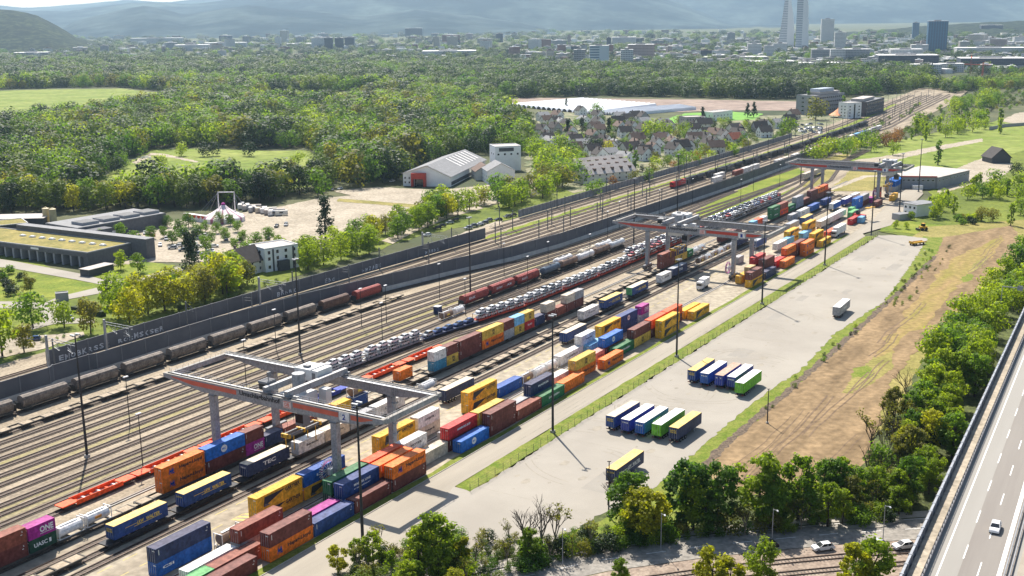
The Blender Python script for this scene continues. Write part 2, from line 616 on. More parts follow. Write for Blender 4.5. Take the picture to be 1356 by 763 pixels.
# ------------------------------------------------------------------ railway ground (yard frame)
YP = lambda n, pts, z, m, l, c='ground', j=0.0: patch(n, [yd(*p) for p in pts], z, m, l, c, j)
YP('ground', [(-190, -176), (200, -170), (600, -170), (760, -172), (900, -182), (1100, -200), (1400, -225), (1400, -160),
              (1150, -132), (1000, -122), (860, -110), (640, -104), (540, -80), (470, -30), (420, -9), (-190, -10)], -0.2, M_ballast, 'beige ballast of the railway yard')
YP('grass', [(206, -149), (420, -150), (700, -150), (900, -162), (1100, -182), (1100, -187), (900, -168), (700, -156), (420, -156), (206, -157)], -0.16,
   M_grass, 'green strip between the main tracks', j=1.2)
YP('grass', [(296, -89), (330, -99), (380, -104), (440, -107), (476, -109), (520, -108), (500, -96), (440, -88), (400, -84), (340, -82)], -0.15, M_grass,
   'green wedge of grass between the yard and the noise wall', j=1)
YP('grass', [(300, -80), (380, -78), (430, -80), (430, -76), (390, -75), (300, -76.5)], -0.145, M_grass, 'narrow grass strip beside the car train', j=.4)
YP('grass', [(420, -72), (470, -70), (620, -100), (560, -108), (500, -92), (450, -80)], -0.15, M_dry, 'dry grass where the yard tracks fan in', j=1)
YP('grass', [(425, -60), (470, -64), (540, -76), (520, -50), (470, -36), (440, -34), (430, -48)], -0.148, M_dry, 'dry grass behind the buffer stops', j=1)
YP('path', [(430, -62), (500, -58), (520, -34), (512, -32), (494, -54), (430, -57)], -0.146, M_gravel, 'sandy path behind the buffer stops', j=.6)
YP('ground', [(-190, -58), (420, -58), (440, -30), (470, -14), (420, -9.6), (-190, -9.6)], -0.14, M_yardc, 'pale concrete under the loading lanes')
for k, (s0, s1, t) in enumerate([(-160, 250, -102.0), (-170, 120, -92.6), (-170, -40, -74.2), (-120, 40, -78.8), (40, 240, -97), (-60, 60, -69.3)]):
    YP('grass', [(s0, t - .9), (s1, t - .9), (s1, t + .9), (s0, t + .9)], -0.15, M_weed, 'yellow weedy band between the rails', j=.35)
YP('grass', [(-190, -11.4), (296, -11.4), (296, -9.5), (-190, -9.5)], -0.12, M_verge, 'green verge between containers and terminal road', j=.35)
YP('road', [(-190, -9.4), (-70, -9.4), (300, -9.4), (345, -11), (400, -17), (470, -24), (480, -19), (440, -8), (330, 1), (302, -5), (296, -2.2), (-40, -2),
            (-50, 4), (-60, 16), (-110, 20), (-190, 6)], -0.11, M_lane, 'pale concrete terminal road beside the containers', 'road')
YP('ground', [(-41, 2.6), (60, 2.8), (180, 2.7), (301, 2.6), (306, 12), (304, 24), (240, 31), (174, 37), (125, 34), (80, 37), (48, 35), (13, 35.5), (-18, 36.5),
              (-34, 33), (-54, 30), (-70, 24), (-66, 15), (-60, 13), (-50, 3.6)], -0.10, M_lot, 'large bare pale trailer parking lot', j=.5)
YP('ground', [(-40.5, -2.2), (-40.5, 2.8), (-46, 6), (-60, 16), (-64, 16), (-52, 2)], -0.108, M_lot, 'worn paving at the entrance of the lot')
YP('grass', [(-40, -1.9), (295, -2.1), (301, 2.4), (180, 2.6), (-41, 2.5)], -0.09, M_verge, 'grass strip with lamp masts beside the terminal road', j=.3)
kb = MB()
for t0 in (-9.5,):
    x = [yd(-190, t0), yd(296, t0), yd(296, t0 + .18), yd(-190, t0 + .18)]
    kb.ext(x, -0.12, 0.02, M_kerb)
tag(kb.build('kerb'), 'low stone kerb along the terminal road', 'kerb', kind='structure')

# bare soil, banks and green right of the lot
YP('grass', [(-74, 26), (-54, 31), (-18, 37), (13, 36), (48, 35.6), (80, 37.6), (125, 34.6), (174, 37.6), (240, 31.6), (306, 24), (320, 40), (300, 52), (240, 46),
             (174, 43), (125, 46), (60, 45), (0, 50), (-40, 50), (-80, 40)], -0.13, M_verge, 'grassy bank along the edge of the lot', j=.8)
P('grass', [(1228, 300), (1362, 290), (1362, 345), (1215, 690), (850, 668), (640, 722), (560, 722), (600, 645), (900, 560), (1100, 415), (1200, 318)], -0.17, M_dry,
  'dry grass below the soil field and the tree belt')
P('grass', [(1222, 312), (1250, 316), (1242, 342), (1202, 382), (1144, 436), (1088, 486), (1016, 552), (966, 594), (930, 630), (900, 655), (850, 665), (858, 640), (925, 585), (990, 530),
            (1050, 490), (1096, 440), (1158, 396), (1200, 345)], -0.14, M_verge, 'green grassy bank between the lot and the soil field', j=.8)
P('field', [(1250, 314), (1340, 298), (1352, 318), (1330, 345), (1300, 372), (1268, 420), (1222, 455), (1180, 505), (1160, 570), (1150, 610), (1090, 648), (1010, 655), (950, 650),
            (925, 627), (960, 590), (1010, 548), (1084, 484), (1140, 434), (1199, 380), (1239, 340)], -0.11, M_dirt, 'brown bare soil field beside the lot', 'field', .8)
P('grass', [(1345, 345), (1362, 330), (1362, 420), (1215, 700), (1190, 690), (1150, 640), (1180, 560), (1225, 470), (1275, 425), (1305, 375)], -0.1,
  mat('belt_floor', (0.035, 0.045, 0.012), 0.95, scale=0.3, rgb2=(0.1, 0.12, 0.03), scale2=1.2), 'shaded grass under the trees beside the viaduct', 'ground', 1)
P('ground', [(1160, 470), (1210, 400), (1265, 340), (1330, 310), (1320, 335), (1280, 365), (1230, 425), (1190, 455), (1150, 505)], -0.1, M_dirtg,
  'greenish streaks in the bare soil', j=1.6)
patch('ground', strip(px([(926, 626), (962, 588), (1012, 546), (1085, 482), (1141, 432), (1200, 379), (1240, 339)]), -1.3, .7), -0.08, M_bare,
      'dark broken edge of the turf along the soil', jit=.5)
P('grass', [(1165, 306), (1215, 285), (1240, 240), (1300, 200), (1420, 150), (1420, 345), (1345, 345), (1335, 300), (1260, 312), (1228, 318)], -0.3, M_meadow,
  'rough meadow beyond the lot', j=2)
P('grass', [(1162, 305), (1190, 290), (1250, 298), (1240, 312), (1210, 309)], -0.2, M_grass, 'mown green corner with young trees by the lot', j=.6)
P('grass', [(1120, 215), (1165, 190), (1240, 175), (1300, 165), (1420, 130), (1420, 180), (1300, 215), (1230, 235), (1190, 215)], -0.28, M_clear,
  'light green meadow behind the far crane', j=2)
P('path', [(1130, 212), (1180, 205), (1240, 193), (1300, 183), (1302, 187), (1240, 199), (1185, 212), (1135, 217)], -0.24, M_gravel,
  'sandy track through the meadow behind the crane', j=1)
P('ground', [(1235, 240), (1268, 222), (1310, 205), (1336, 207), (1340, 222), (1322, 238), (1280, 246), (1245, 256)], -0.22, M_gravel,
  'pale unpaved yard at the right edge', j=1)
P('ground', [(1325, 160), (1345, 150), (1420, 135), (1420, 165), (1356, 166)], -0.2, M_gravel, 'bare pale mound by the far copse', j=1.5)
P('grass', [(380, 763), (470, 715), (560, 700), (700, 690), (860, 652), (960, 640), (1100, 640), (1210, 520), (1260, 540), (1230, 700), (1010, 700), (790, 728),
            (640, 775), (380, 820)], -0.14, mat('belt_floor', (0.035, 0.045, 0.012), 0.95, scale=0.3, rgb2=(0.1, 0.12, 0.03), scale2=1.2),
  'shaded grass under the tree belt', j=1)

# ------------------------------------------------------------------ street and tram-like tracks at the bottom
SC = [at(a, b) for a, b in [(560, 792), (680, 766), (790, 742), (930, 723), (1020, 714), (1110, 706), (1240, 698), (1420, 690)]]
patch('road', strip(SC, -4.6, 4.6), -0.06, M_street, 'two lane street below the tree belt', 'road')
patch('pavement', strip(SC, -7.6, -4.75), 0.06, M_kerb, 'pavement along the upper side of the street', 'pavement')
patch('ground', strip(SC, 4.8, 22), -0.07, mat('red_ballast', (0.2, 0.15, 0.115), 0.95, scale=0.3, rgb2=(0.34, 0.27, 0.21), scale2=1.5),
      'reddish ballast below the street', 'ground')
mk = MB()


def dashes(b, line, off, w, ln, gap, m, z):
    acc = 0.0
    for p, q in zip(line, line[1:]):
        d = hypot(q[0] - p[0], q[1] - p[1])
        ux, uy = (q[0] - p[0]) / d, (q[1] - p[1]) / d
        nx, ny = uy, -ux
        s = -acc
        while s < d:
            a, e = max(0, s), min(d, s + ln)
            if e > a:
                c = [(p[0] + ux * k + nx * (off + h), p[1] + uy * k + ny * (off + h), z) for k, h in ((a, -w / 2), (a, w / 2), (e, w / 2), (e, -w / 2))]
                b.face(c[::-1] if False else c, m)
            s += ln + gap
        acc = (d + acc) % (ln + gap)


dashes(mk, SC, 0, 0.14, 4, 5, M_white, -0.05)
dashes(mk, SC, -4.3, 0.12, 50, 0, M_white, -0.05)
tag(mk.build('road_marking'), 'worn white lines on the street', 'road marking', kind='structure')
P('ground', [(1105, 700), (1150, 692), (1190, 686), (1200, 690), (1165, 699)], 0.07, M_lot, 'pale branch of the pavement under the trees')

M_tmark = mat('tyre_mark', (0.22, 0.195, 0.158), 0.9, scale=0.4, rgb2=(0.31, 0.275, 0.22))
b = MB()
rt = random.Random(4)
for i in range(26):
    cs, ct, R = rt.uniform(-30, 280), rt.uniform(6, 28), rt.uniform(6, 30)
    a0, ln = rt.uniform(0, 6.3), rt.uniform(.5, 2.4)
    for e in (0, 1.9):
        for k in range(14):
            q = []
            for rr, ff in ((R + e, k), (R + e + .28, k), (R + e + .28, k + 1), (R + e, k + 1)):
                a_ = a0 + ln * ff / 14
                q.append((cs + rr * cos(a_), ct + rr * sin(a_) * .9))
            if all(4 < w[1] < 31 and -38 < w[0] < 296 for w in q):
                b.face([(*yd(*w), -.092 + i * .0006) for w in q], M_tmark)
for i in range(30):                                        # straight wheel paths along the road
    s0, t0, ln = rt.uniform(-80, 270), rt.choice((-7.6, -5.8, -4.6, -2.9)) + rt.uniform(-.2, .2), rt.uniform(15, 50)
    q = [(s0, t0), (s0 + ln, t0 + rt.uniform(-.4, .4))]
    zz = -.106 + i * .0005
    b.face([(*yd(q[0][0], q[0][1]), zz), (*yd(q[1][0], q[1][1]), zz), (*yd(q[1][0], q[1][1] + .3), zz), (*yd(q[0][0], q[0][1] + .3), zz)], M_tmark)
for i in range(9):
    s0 = -38 + i * 36
    b.face([(*yd(s0, 3.2), -.0955), (*yd(s0 + .12, 3.2), -.0955), (*yd(s0 + .12, 31), -.0955), (*yd(s0, 31), -.0955)], M_tmark)
spots_ = []
for i in range(150):                                       # oil spots and patches
    cs, ct = rt.uniform(-40, 290), rt.uniform(4, 30)
    R = rt.choice((rt.uniform(.2, .6), rt.uniform(.4, 1.4)))
    n = 9
    q = [(cs + R * rt.uniform(.6, 1.3) * cos(2 * pi * k / n) * 1.6, ct + R * rt.uniform(.6, 1.2) * sin(2 * pi * k / n)) for k in range(n)]
    if all(3.4 < w[1] < 31 for w in q) and all(hypot(cs - e, ct - f) > 2.2 * (R + g_) for e, f, g_ in spots_):
        spots_.append((cs, ct, R))
        b.face([(*yd(*w), -.0945) for w in q], M_tmark)
M_patch = mat('paving_patch', (0.235, 0.215, 0.185), 0.92, scale=.1, rgb2=(0.28, 0.257, 0.22))
for i in range(12):
    cs, ct, a_, w_ = rt.uniform(-30, 270), rt.uniform(5, 24), rt.uniform(4, 18), rt.uniform(2, 6)
    zz = -.0995 + i * .0003
    b.face([(*yd(cs, ct), zz), (*yd(cs + a_, ct), zz), (*yd(cs + a_, ct + w_), zz), (*yd(cs, ct + w_), zz)], M_patch)
tag(b.build('tyre_marks'), 'faint dark tyre marks and joints on the pale lot', 'marks', kind='structure')

M_rut = mat('rut_soil', (0.1, 0.065, 0.04), 0.95, scale=.5, rgb2=(0.2, 0.135, 0.08))
b = MB()
sp = px([(1255, 325), (1330, 310), (1320, 340), (1262, 400), (1210, 450), (1165, 520), (1140, 600), (1085, 640), (1000, 645), (945, 635), (975, 592), (1020, 555), (1092, 490), (1150, 440), (1205, 388)])
for i in range(60):
    s0, t0, ln = rt.uniform(-60, 300), rt.uniform(45, 105), rt.uniform(14, 60)
    tt = [t0 + rt.uniform(-.5, .5)]
    for k in range(8):
        tt.append(tt[-1] + rt.uniform(-.5, .5))
    w = rt.uniform(.2, .5)
    for e in (0, 1.7):
        for k in range(8):
            q = [(s0 + ln * k / 8, tt[k] + e), (s0 + ln * (k + 1) / 8, tt[k + 1] + e), (s0 + ln * (k + 1) / 8, tt[k + 1] + e + w), (s0 + ln * k / 8, tt[k] + e + w)]
            q = [yd(*w_) for w_ in q]
            if all(inside(*w_, sp) for w_ in q):
                b.face([(*w_, -.085 + i * .0006 + e * .0001) for w_ in q], M_rut)
tag(b.build('wheel_ruts'), 'dark wheel ruts along the bare soil field', 'ruts', kind='structure')
for i in range(16):
    cs, ct = rt.uniform(-40, 290), rt.uniform(50, 98)
    n = 14
    a_, w_ = rt.uniform(6, 22), rt.uniform(1.5, 5)
    q = [yd(cs + a_ * rt.uniform(.6, 1.2) * cos(2 * pi * k / n), ct + w_ * rt.uniform(.6, 1.2) * sin(2 * pi * k / n)) for k in range(n)]
    if all(inside(*e, sp) for e in q):
        patch('grass', q, -.09 + i * .0003, M_dry if i % 3 else M_verge, 'ragged patch of thin grass on the bare soil', 'grass', .5)
# ------------------------------------------------------------------ motorway viaduct on the right
M_conc = mat('concrete', (0.36, 0.34, 0.31), 0.85, scale=0.25, var=0.15)
M_steel = mat('galvanised_steel', (0.33, 0.34, 0.36), 0.45, scale=0.6, var=0.15, metal=0.35)
M_wallg = mat('grey_panel', (0.085, 0.088, 0.1), 0.7, scale=0.12, rgb2=(0.12, 0.122, 0.135))
M_wallg2 = mat('grey_panel_frame', (0.17, 0.17, 0.18), 0.7, scale=0.3, var=0.1)
M_dark = mat('dark_metal', (0.03, 0.03, 0.033), 0.6, scale=1.0, var=0.2)
BZ = 8.0
B0 = at(1240, 763, BZ)
B1 = at(1356, 472, BZ)
BA = atan2(B1[1] - B0[1], B1[0] - B0[0])
br = empty('motorway_viaduct')
place(br, B0[0], B0[1], BZ, BA)
tag(br, 'grey concrete motorway viaduct along the right edge', 'viaduct')
X0, X1 = -90, 420
b = MB()
b.box(X0, X1, -26, 5.6, -1.6, -0.02, M_conc, top=M_deck)
b.build('deck', br)
b = MB()
b.face([(X0, -11.3, 0), (X1, -11.3, 0), (X1, -3.1, 0), (X0, -3.1, 0)], M_deck2)
b.build('worn_lane', br)
b = MB()
b.face([(X0, -26, 0.0), (X1, -26, 0.0), (X1, -11.9, 0.0), (X0, -11.9, 0.0)], mat('far_carriageway', (0.3, 0.26, 0.21), 0.9, scale=0.2, var=0.12))
b.build('far_carriageway', br)
b = MB()
b.face([(X0, -.12, .004), (X1, -.12, .004), (X1, .12, .004), (X0, .12, .004)], M_white)
b.build('edge_marking', br)
b = MB()
b.face([(0, -.1, 0), (6, -.1, 0), (6, .1, 0), (0, .1, 0)], M_white)
dd = b.data('lane_dash')
for off in (-3.05, -6.05, -17.5):
    k = X0 + (off + 3) * 2 % 16.5
    while k < X1 - 6:
        o = link('lane_dash', dd, br)
        o.location = (k, off, .008)
        k += 16.5
b = MB()
b.face([(X0, -9.6, .008), (X1, -9.6, .008), (X1, -8.9, .008), (X0, -8.9, .008)], M_white)
b.build('edge_marking', br)
b = MB()
b.box(X0, X1, 2.2, 4.3, 0, 0.35, M_kerb, top=M_gravel)
b.build('service_walk', br)
b = MB()                                            # inner parapet
b.box(X0, X1, 1.75, 2.15, 0, 0.95, M_wallg2)
k = X0
while k < X1:
    b.box(k, k + .12, 1.85, 2.0, .95, 1.5, M_dark)
    k += 2
b.box(X0, X1, 1.88, 1.98, 1.5, 1.6, M_dark)
b.build('parapet', br)
b = MB()                                            # outer glazed barrier with posts
b.box(X0, X1, 4.6, 4.8, 0, 1.9, mat('barrier_sheet', (0.2, 0.22, 0.26), 0.35, scale=0.4, var=0.12))
k = X0
while k < X1:
    b.box(k, k + .2, 4.35, 5.05, 0, 2.1, M_steel)
    k += 4
b.box(X0, X1, 4.5, 4.9, 1.9, 2.02, M_steel)
b.build('noise_barrier', br)
b = MB()                                            # central guard rail
for y in (-10.1, -10.9):
    b.box(X0, X1, y - .06, y + .06, .45, .8, M_steel)
    k = X0
    while k < X1:
        b.box(k, k + .12, y - .03, y + .03, 0, .78, M_dark)
        k += 4
b.build('guard_rail', br)
for k in (-60, -15, 45, 90, 135, 180, 225, 270, 330):
    b = MB()
    b.box(k - 1, k + 1, -22, 2, -BZ - .5, -1.6, M_conc)
    b.build('pier', br)
ga = empty('camera_gantry')
gx, gy = at(1345, 404, BZ)
place(ga, gx, gy, BZ, BA)
b = MB()
b.tube((0, 4.45, 0), (0, 4.45, 5.6), .13, .11, M_steel)
b.build('post', ga)
b = MB()
b.box(-.12, .12, -12, 4.6, 5.6, 5.85, M_steel)
b.build('arm', ga)
b = MB()
b.box(-.6, .5, -1.6, -.2, 5.1, 6.4, M_dark)
b.box(-.7, -.6, -1.7, -.1, 5.0, 6.5, M_steel)
b.build('signal_box', ga)
tag(ga, 'slim sign gantry with a grey box reaching over the motorway', 'gantry')


def bridge_pt(x, y):
    return (B0[0] + cos(BA) * x - sin(BA) * y, B0[1] + sin(BA) * x + cos(BA) * y)


# ------------------------------------------------------------------ railway tracks
def track(pts, label, group, sleepers=True, step=0.72, z=0.0):
    pts = [yd(*p) for p in pts]
    out = [pts[0]]
    for p, q in zip(pts, pts[1:]):                  # finer steps for smooth bends
        n = max(1, int(hypot(q[0] - p[0], q[1] - p[1]) / 40))
        for i in range(1, n + 1):
            out.append((p[0] + (q[0] - p[0]) * i / n, p[1] + (q[1] - p[1]) * i / n))
    pts = out
    t = empty('railway_track')
    x0, y0 = pts[0]
    place(t, x0, y0, -0.1 + z)
    loc = [(a - x0, b - y0) for a, b in pts]

    def ribbon(b, lo, hi, z0, z1, m):
        o = strip(loc, lo, hi)
        n = len(loc)
        Lf, Rt = o[:n], o[n:][::-1]
        for i in range(n - 1):
            b.face([(*Lf[i], z1), (*Rt[i], z1), (*Rt[i + 1], z1), (*Lf[i + 1], z1)], m)
            if z1 - z0 > .05:
                b.face([(*Rt[i], z0), (*Rt[i + 1], z0), (*Rt[i + 1], z1), (*Rt[i], z1)], m)
                b.face([(*Lf[i], z0), (*Lf[i + 1], z0), (*Lf[i + 1], z1), (*Lf[i], z1)], m)
    b = MB()
    ribbon(b, -1.3, 1.3, 0, 0.015, M_oil)
    b.build('track_bed', t)
    for e in (-.76, .76):
        b = MB()
        ribbon(b, e - .09, e + .09, 0.02, 0.24, M_rail)
        b.build('rail', t)
    if sleepers:
        b = MB()
        acc = 0
        for p, q in zip(loc, loc[1:]):
            d = hypot(q[0] - p[0], q[1] - p[1])
            ux, uy = (q[0] - p[0]) / d, (q[1] - p[1]) / d
            s = acc
            while s < d:
                c = (p[0] + ux * s, p[1] + uy * s)
                v = [(c[0] + ux * a + uy * e, c[1] + uy * a - ux * e) for a, e in ((-.13, -1.25), (-.13, 1.25), (.13, 1.25), (.13, -1.25))]
                b.face([(*w, 0.07) for w in v], M_sleeper)
                s += step
            acc = s - d
        b.build('sleepers', t)
    t['kind'] = 'structure'
    tag(t, label, 'railway track', group, kind='structure')
    return t


G1 = 'sidings between the noise wall and the car train'
L1 = 'empty siding with dark rails on pale ballast'
track([(-190, -130), (60, -129.5), (100, -127.5), (140, -121.5), (170, -114)], 'siding under the grey hopper wagons along the noise wall', None)
outer = [-118.5, -113.7, -109.0, -104.4, -99.6]
mid_ = [-109.0, -105.2, -101.6, -97.6, -93.6]
far_ = [-108.6, -105.0, -101.2, -97.6, -93.0]
end_ = [-108.8, -106.4, -104, -93, -90]
for a, bb, c, d in zip(outer, mid_, far_, end_):
    pts = [(-190, a), (70, a), (130, a + (bb - a) * .35), (220, bb), (320, c)]
    pts += [(420, d), (480, d + 1), (560, d + 2.5), (640, d - 1)] if a > -105 or a < -118 else [(400, d - .5)]
    track(pts, L1, G1)
for a, m1, m2 in [(-95, -91.4, -88), (-90.3, -89.2, -88.5), (-85.2, -86, -82.5)]:
    track([(-190, a), (60, a), (150, m1), (230, m1 + 1), (320, m2), (440, m2 - 2), (500, m2 - 6)], L1, G1)
CAR_LINE = [(-190, -80.6), (0, -79.6), (60, -76.6), (100, -71.8), (160, -70.6), (400, -70.8), (440, -74), (500, -84)]
track(CAR_LINE, 'siding under the long train of new cars', None)
CAR_LINE2 = [(150, -79.5), (200, -76.2), (260, -75.2), (400, -75.4), (440, -79)]
track([(-190, -76.2), (20, -76.0), (60, -74), (95, -72.6)], L1, G1)
track([(100, -85.4), (150, -79.8), (200, -76.2), (260, -75.2), (400, -75.4), (440, -79), (500, -88)],
      'siding under the second row of new cars', None)
track([(-190, -71.5), (60, -71.5), (90, -66.8)], L1, G1)
track([(-190, -66.6), (420, -66.2), (470, -70), (520, -80)], 'siding under the empty orange pocket wagons', None)
track([(-190, -53.6), (415, -53.6)], 'loading track under the double stacked containers', None)
track([(-190, -47.8), (415, -47.8)], 'empty loading track between the two container trains', None)
track([(-190, -43.5), (415, -43.5)], 'loading track under the blue trailer train', None)
track([(-190, -39.4), (415, -39.4)], 'empty loading track beside the truck lane', None)
MAIN = [(0, 0), (600, 0), (850, -5), (980, -18), (1330, -44), (1700, -50)]


def mainline(t, s0, s1):
    pts = []
    s = s0
    while s <= s1:
        for (a, c), (d, e) in zip(MAIN, MAIN[1:]):
            if a <= s <= d:
                pts.append((s, t + c + (e - c) * (s - a) / (d - a)))
                break
        else:
            pts.append((s, t))
        s += 60
    return pts


for t, s0 in [(-146.5, -190), (-151.5, -190), (-160.5, -190)]:
    track(mainline(t, s0, 1300), 'main line track beyond the noise wall', 'main line tracks beyond the noise wall', sleepers=False)
for t, s0 in [(-118, 240), (-122.8, 210), (-127.6, 180), (-132.4, 150), (-137.2, 110), (-142, 60), (-164.8, 230)]:
    track(mainline(t, s0, 1300), 'main line track beyond the noise wall', 'main line tracks beyond the noise wall', sleepers=False)
# crane rails
for t in (-59.8, -23.1):
    b = MB()
    b.box(-190, 470, -.6, .6, -.1, .02, M_conc)
    b.box(-190, 470, -.07, .07, .02, .2, M_rail)
    o = b.build('crane_rail')
    yplace(o, 0, t, 0)
    tag(o, 'crane rail on a concrete beam under the %s legs' % ('western' if t < -40 else 'eastern'), 'crane rail', kind='structure')
    o['label'] = 'crane rail on a concrete beam between the %s' % ('double stacked train and the orange wagons' if t < -40 else 'truck lane and the stored containers')
for k, s in enumerate((-80, -64, -46, 22, 40, 120, 140, 250)):   # worn yellow lane paint
    pass
b = MB()
for s in range(-150, 400, 6):
    for t in (-32.2, -36.9):
        q = [yd(s, t - .1), yd(s + 3.5, t - .1), yd(s + 3.5, t + .1), yd(s, t + .1)]
        b.face([(*w, -.13) for w in q], mat('yellow_paint', (0.5, 0.4, 0.13), 0.8, var=0.25, scale=2))
for s in (-93, -78, -60):
    for a in range(4):
        q = [yd(s + a * 1.6, -32), yd(s + a * 1.6 + .7, -32), yd(s + a * 1.6 + 1.8, -29.5), yd(s + a * 1.6 + 1.1, -29.5)]
        b.face([(*w, -.128) for w in q], MATS['yellow_paint'])
tag(b.build('road_marking'), 'worn yellow lane paint between the train and the containers', 'road marking', kind='structure')
b = MB()
b.box(344, 352, -16.5, -15.6, -.1, .0, M_dark)

# ------------------------------------------------------------------ noise walls
M_graf = mat('graffiti_white', (0.55, 0.56, 0.58), 0.8, var=0.3, scale=1.0)
M_pconc = mat('pale_concrete', (0.5, 0.48, 0.44), 0.85, var=0.14, scale=0.3)


def wall(pts, h, base, step, label, graffiti=None, m=None, zb=0.0):
    w = empty('noise_wall')
    pts = [yd(*p) for p in pts]
    place(w, pts[0][0], pts[0][1], -0.1 + zb)
    x0, y0 = pts[0]
    L = [(a - x0, c - y0) for a, c in pts]
    b = MB()
    for p, q in zip(L, L[1:]):
        b.bar((*p, base + (h - base) / 2), (*q, base + (h - base) / 2), .25, h - base, m or M_wallg)
    b.build('panels', w)
    if base > .3:
        b = MB()
        for p, q in zip(L, L[1:]):
            b.bar((*p, base / 2 - .02), (*q, base / 2 - .02), .7, base - .04, M_pconc)
        b.build('concrete_base', w)
    posts = []
    for p, q in zip(L, L[1:]):
        d = hypot(q[0] - p[0], q[1] - p[1])
        n = max(1, int(d / step))
        posts += [(p[0] + (q[0] - p[0]) * i / n, p[1] + (q[1] - p[1]) * i / n) for i in range(n)]
    pm = MB()
    pm.box(-.16, .16, -.24, .24, 0, h - base + .12, M_wallg2)
    pd = pm.data('post')
    for i, p in enumerate(posts[:100]):
        o = link('post', pd, w)
        o.location = (p[0], p[1], base)
        o.rotation_euler.z = YROT
    if graffiti:
        b = MB()
        r = random.Random(5)
        for s0, n in graffiti:
            for i in range(n):
                s = s0 + i * 2.1
                for (sa, ta), (sb, tb) in zip(graffiti_line, graffiti_line[1:]):
                    if sa <= s <= sb:
                        t = ta + (tb - ta) * (s - sa) / (sb - sa)
                q = yd(s, t + .16)
                u = (YD[0], YD[1], 0)
                hh = r.uniform(1.2, 1.9)
                k0 = r.choice('RBSOAEKNMZ')
                b.text(k0, (q[0] - x0, q[1] - y0, .7 + r.uniform(0, .3)), u, (0, 0, 1), 1.7, M_graf, hh)
        b.build('graffiti', w)
    return tag(w, label, 'noise wall')


NEAR = [(-190, -139.6), (-60, -139.4), (-41, -139.3), (-39, -140.4), (-27, -140.2), (-25, -139.2), (20, -139.4), (60, -136.6), (130, -125), (170, -117), (204, -113.4),
        (270, -112.6), (420, -111), (480, -112.4), (560, -113), (640, -112.5), (700, -114)]
wall(NEAR, 6.4, 1.7, 8, 'tall grey panelled noise wall on a pale concrete base')
graffiti_line = [(-26, -158), (60, -157.4), (206, -153.6)]
wall([(-28, -158), (60, -157.4), (206, -153.6)], 5.2, .2, 7, 'shorter grey noise wall with white graffiti across the main line',
     graffiti=[(-24, 9), (-2, 9), (70, 5), (96, 3), (118, 6), (160, 5)])
M_wallb = mat('stone_grey_wall', (0.19, 0.18, 0.18), 0.85, scale=0.5, rgb2=(0.3, 0.29, 0.28))
wall([(262, -169.4), (420, -169), (600, -169), (700, -171)], 4.0, .2, 4, 'rough pale grey noise wall below the village', m=M_wallb)

# ------------------------------------------------------------------ lamp masts, lights and catenary
def lamp_mast(h=30):
    t = empty('lamp_mast')
    b = MB()
    b.tube((0, 0, 0), (0, 0, h), .34, .16, M_dark, 8)
    b.box(-.5, .5, -.5, .5, -.1, .5, M_conc)
    b.build('mast', t)
    b = MB()
    b.box(-.8, .8, -.1, .1, h - .25, h, M_steel)
    for k in (-.9, .45):
        b.box(k, k + .45, -.7, .7, h - .1, h + .22, M_steel)
    b.build('lamp_head', t)
    return t


lm = lamp_mast()
first = True
GM = 'tall lamp masts along the terminal road'
for s, t in [(-75, .2), (0, 0), (75, .4), (150, .4), (225, .3), (300, -.5), (372, -5), (446, -12), (-150, 0)]:
    o = lm if first else copy_tree(lm)
    first = False
    yplace(o, s, t, -.05)
    lab = {-75: 'tall lamp mast before the navy container, nearest the trees', 0: 'tall lamp mast in the grass strip by the lower trailer row',
           75: 'tall lamp mast in the grass strip beside the twin yellow containers', 150: 'tall lamp mast in front of the brown container on the yellow one',
           225: 'tall lamp mast by the stacked orange containers', 300: 'tall lamp mast near the end of the parking lot',
           372: 'tall lamp mast by the small office house', 446: 'tall lamp mast before the long terminal building', -150: 'tall lamp mast'}[s]
    tag(o, lab, 'lamp mast', GM)
    if s == -150:
        for c in list(o.children):
            bpy.data.objects.remove(c)
        bpy.data.objects.remove(o)
tag(yplace(copy_tree(lm), -69.8, -87.7, -.1), 'tall dark lamp mast alone among the sidings at lower left', 'lamp mast')
tag(yplace(copy_tree(lm), 20, -101, -.1), 'tall lamp mast among the sidings behind the near crane', 'lamp mast')
tag(yplace(copy_tree(lm), 106.4, -95.5, -.1), 'tall lamp mast beside the red covered wagons', 'lamp mast')
tag(yplace(copy_tree(lm), 226.3, -87, -.1), 'tall lamp mast behind the left leg of the middle crane', 'lamp mast')
tag(yplace(copy_tree(lm), 318, -106, -.1), 'tall lamp mast in front of the noise wall behind the middle crane', 'lamp mast')
tag(yplace(copy_tree(lm), 445, -81, -.1), 'tall lamp mast left of the far crane', 'lamp mast')
for ppx, ppy, h, lab in [(1016, 560, 9, 'short dark pole on the bank beside the lot'), (806, 683, 12, 'slim dark pole in front of the yellow roofed lone trailer')]:
    b = MB()
    b.tube((0, 0, 0), (0, 0, h), .17, .1, M_dark, 8)
    b.box(-.3, .3, -.3, .3, -.1, .25, M_conc)
    b.box(-.4, .4, -.06, .06, h - .1, h + .05, M_dark)
    tag(place(b.build('pole'), *at(ppx, ppy)), lab, 'pole')
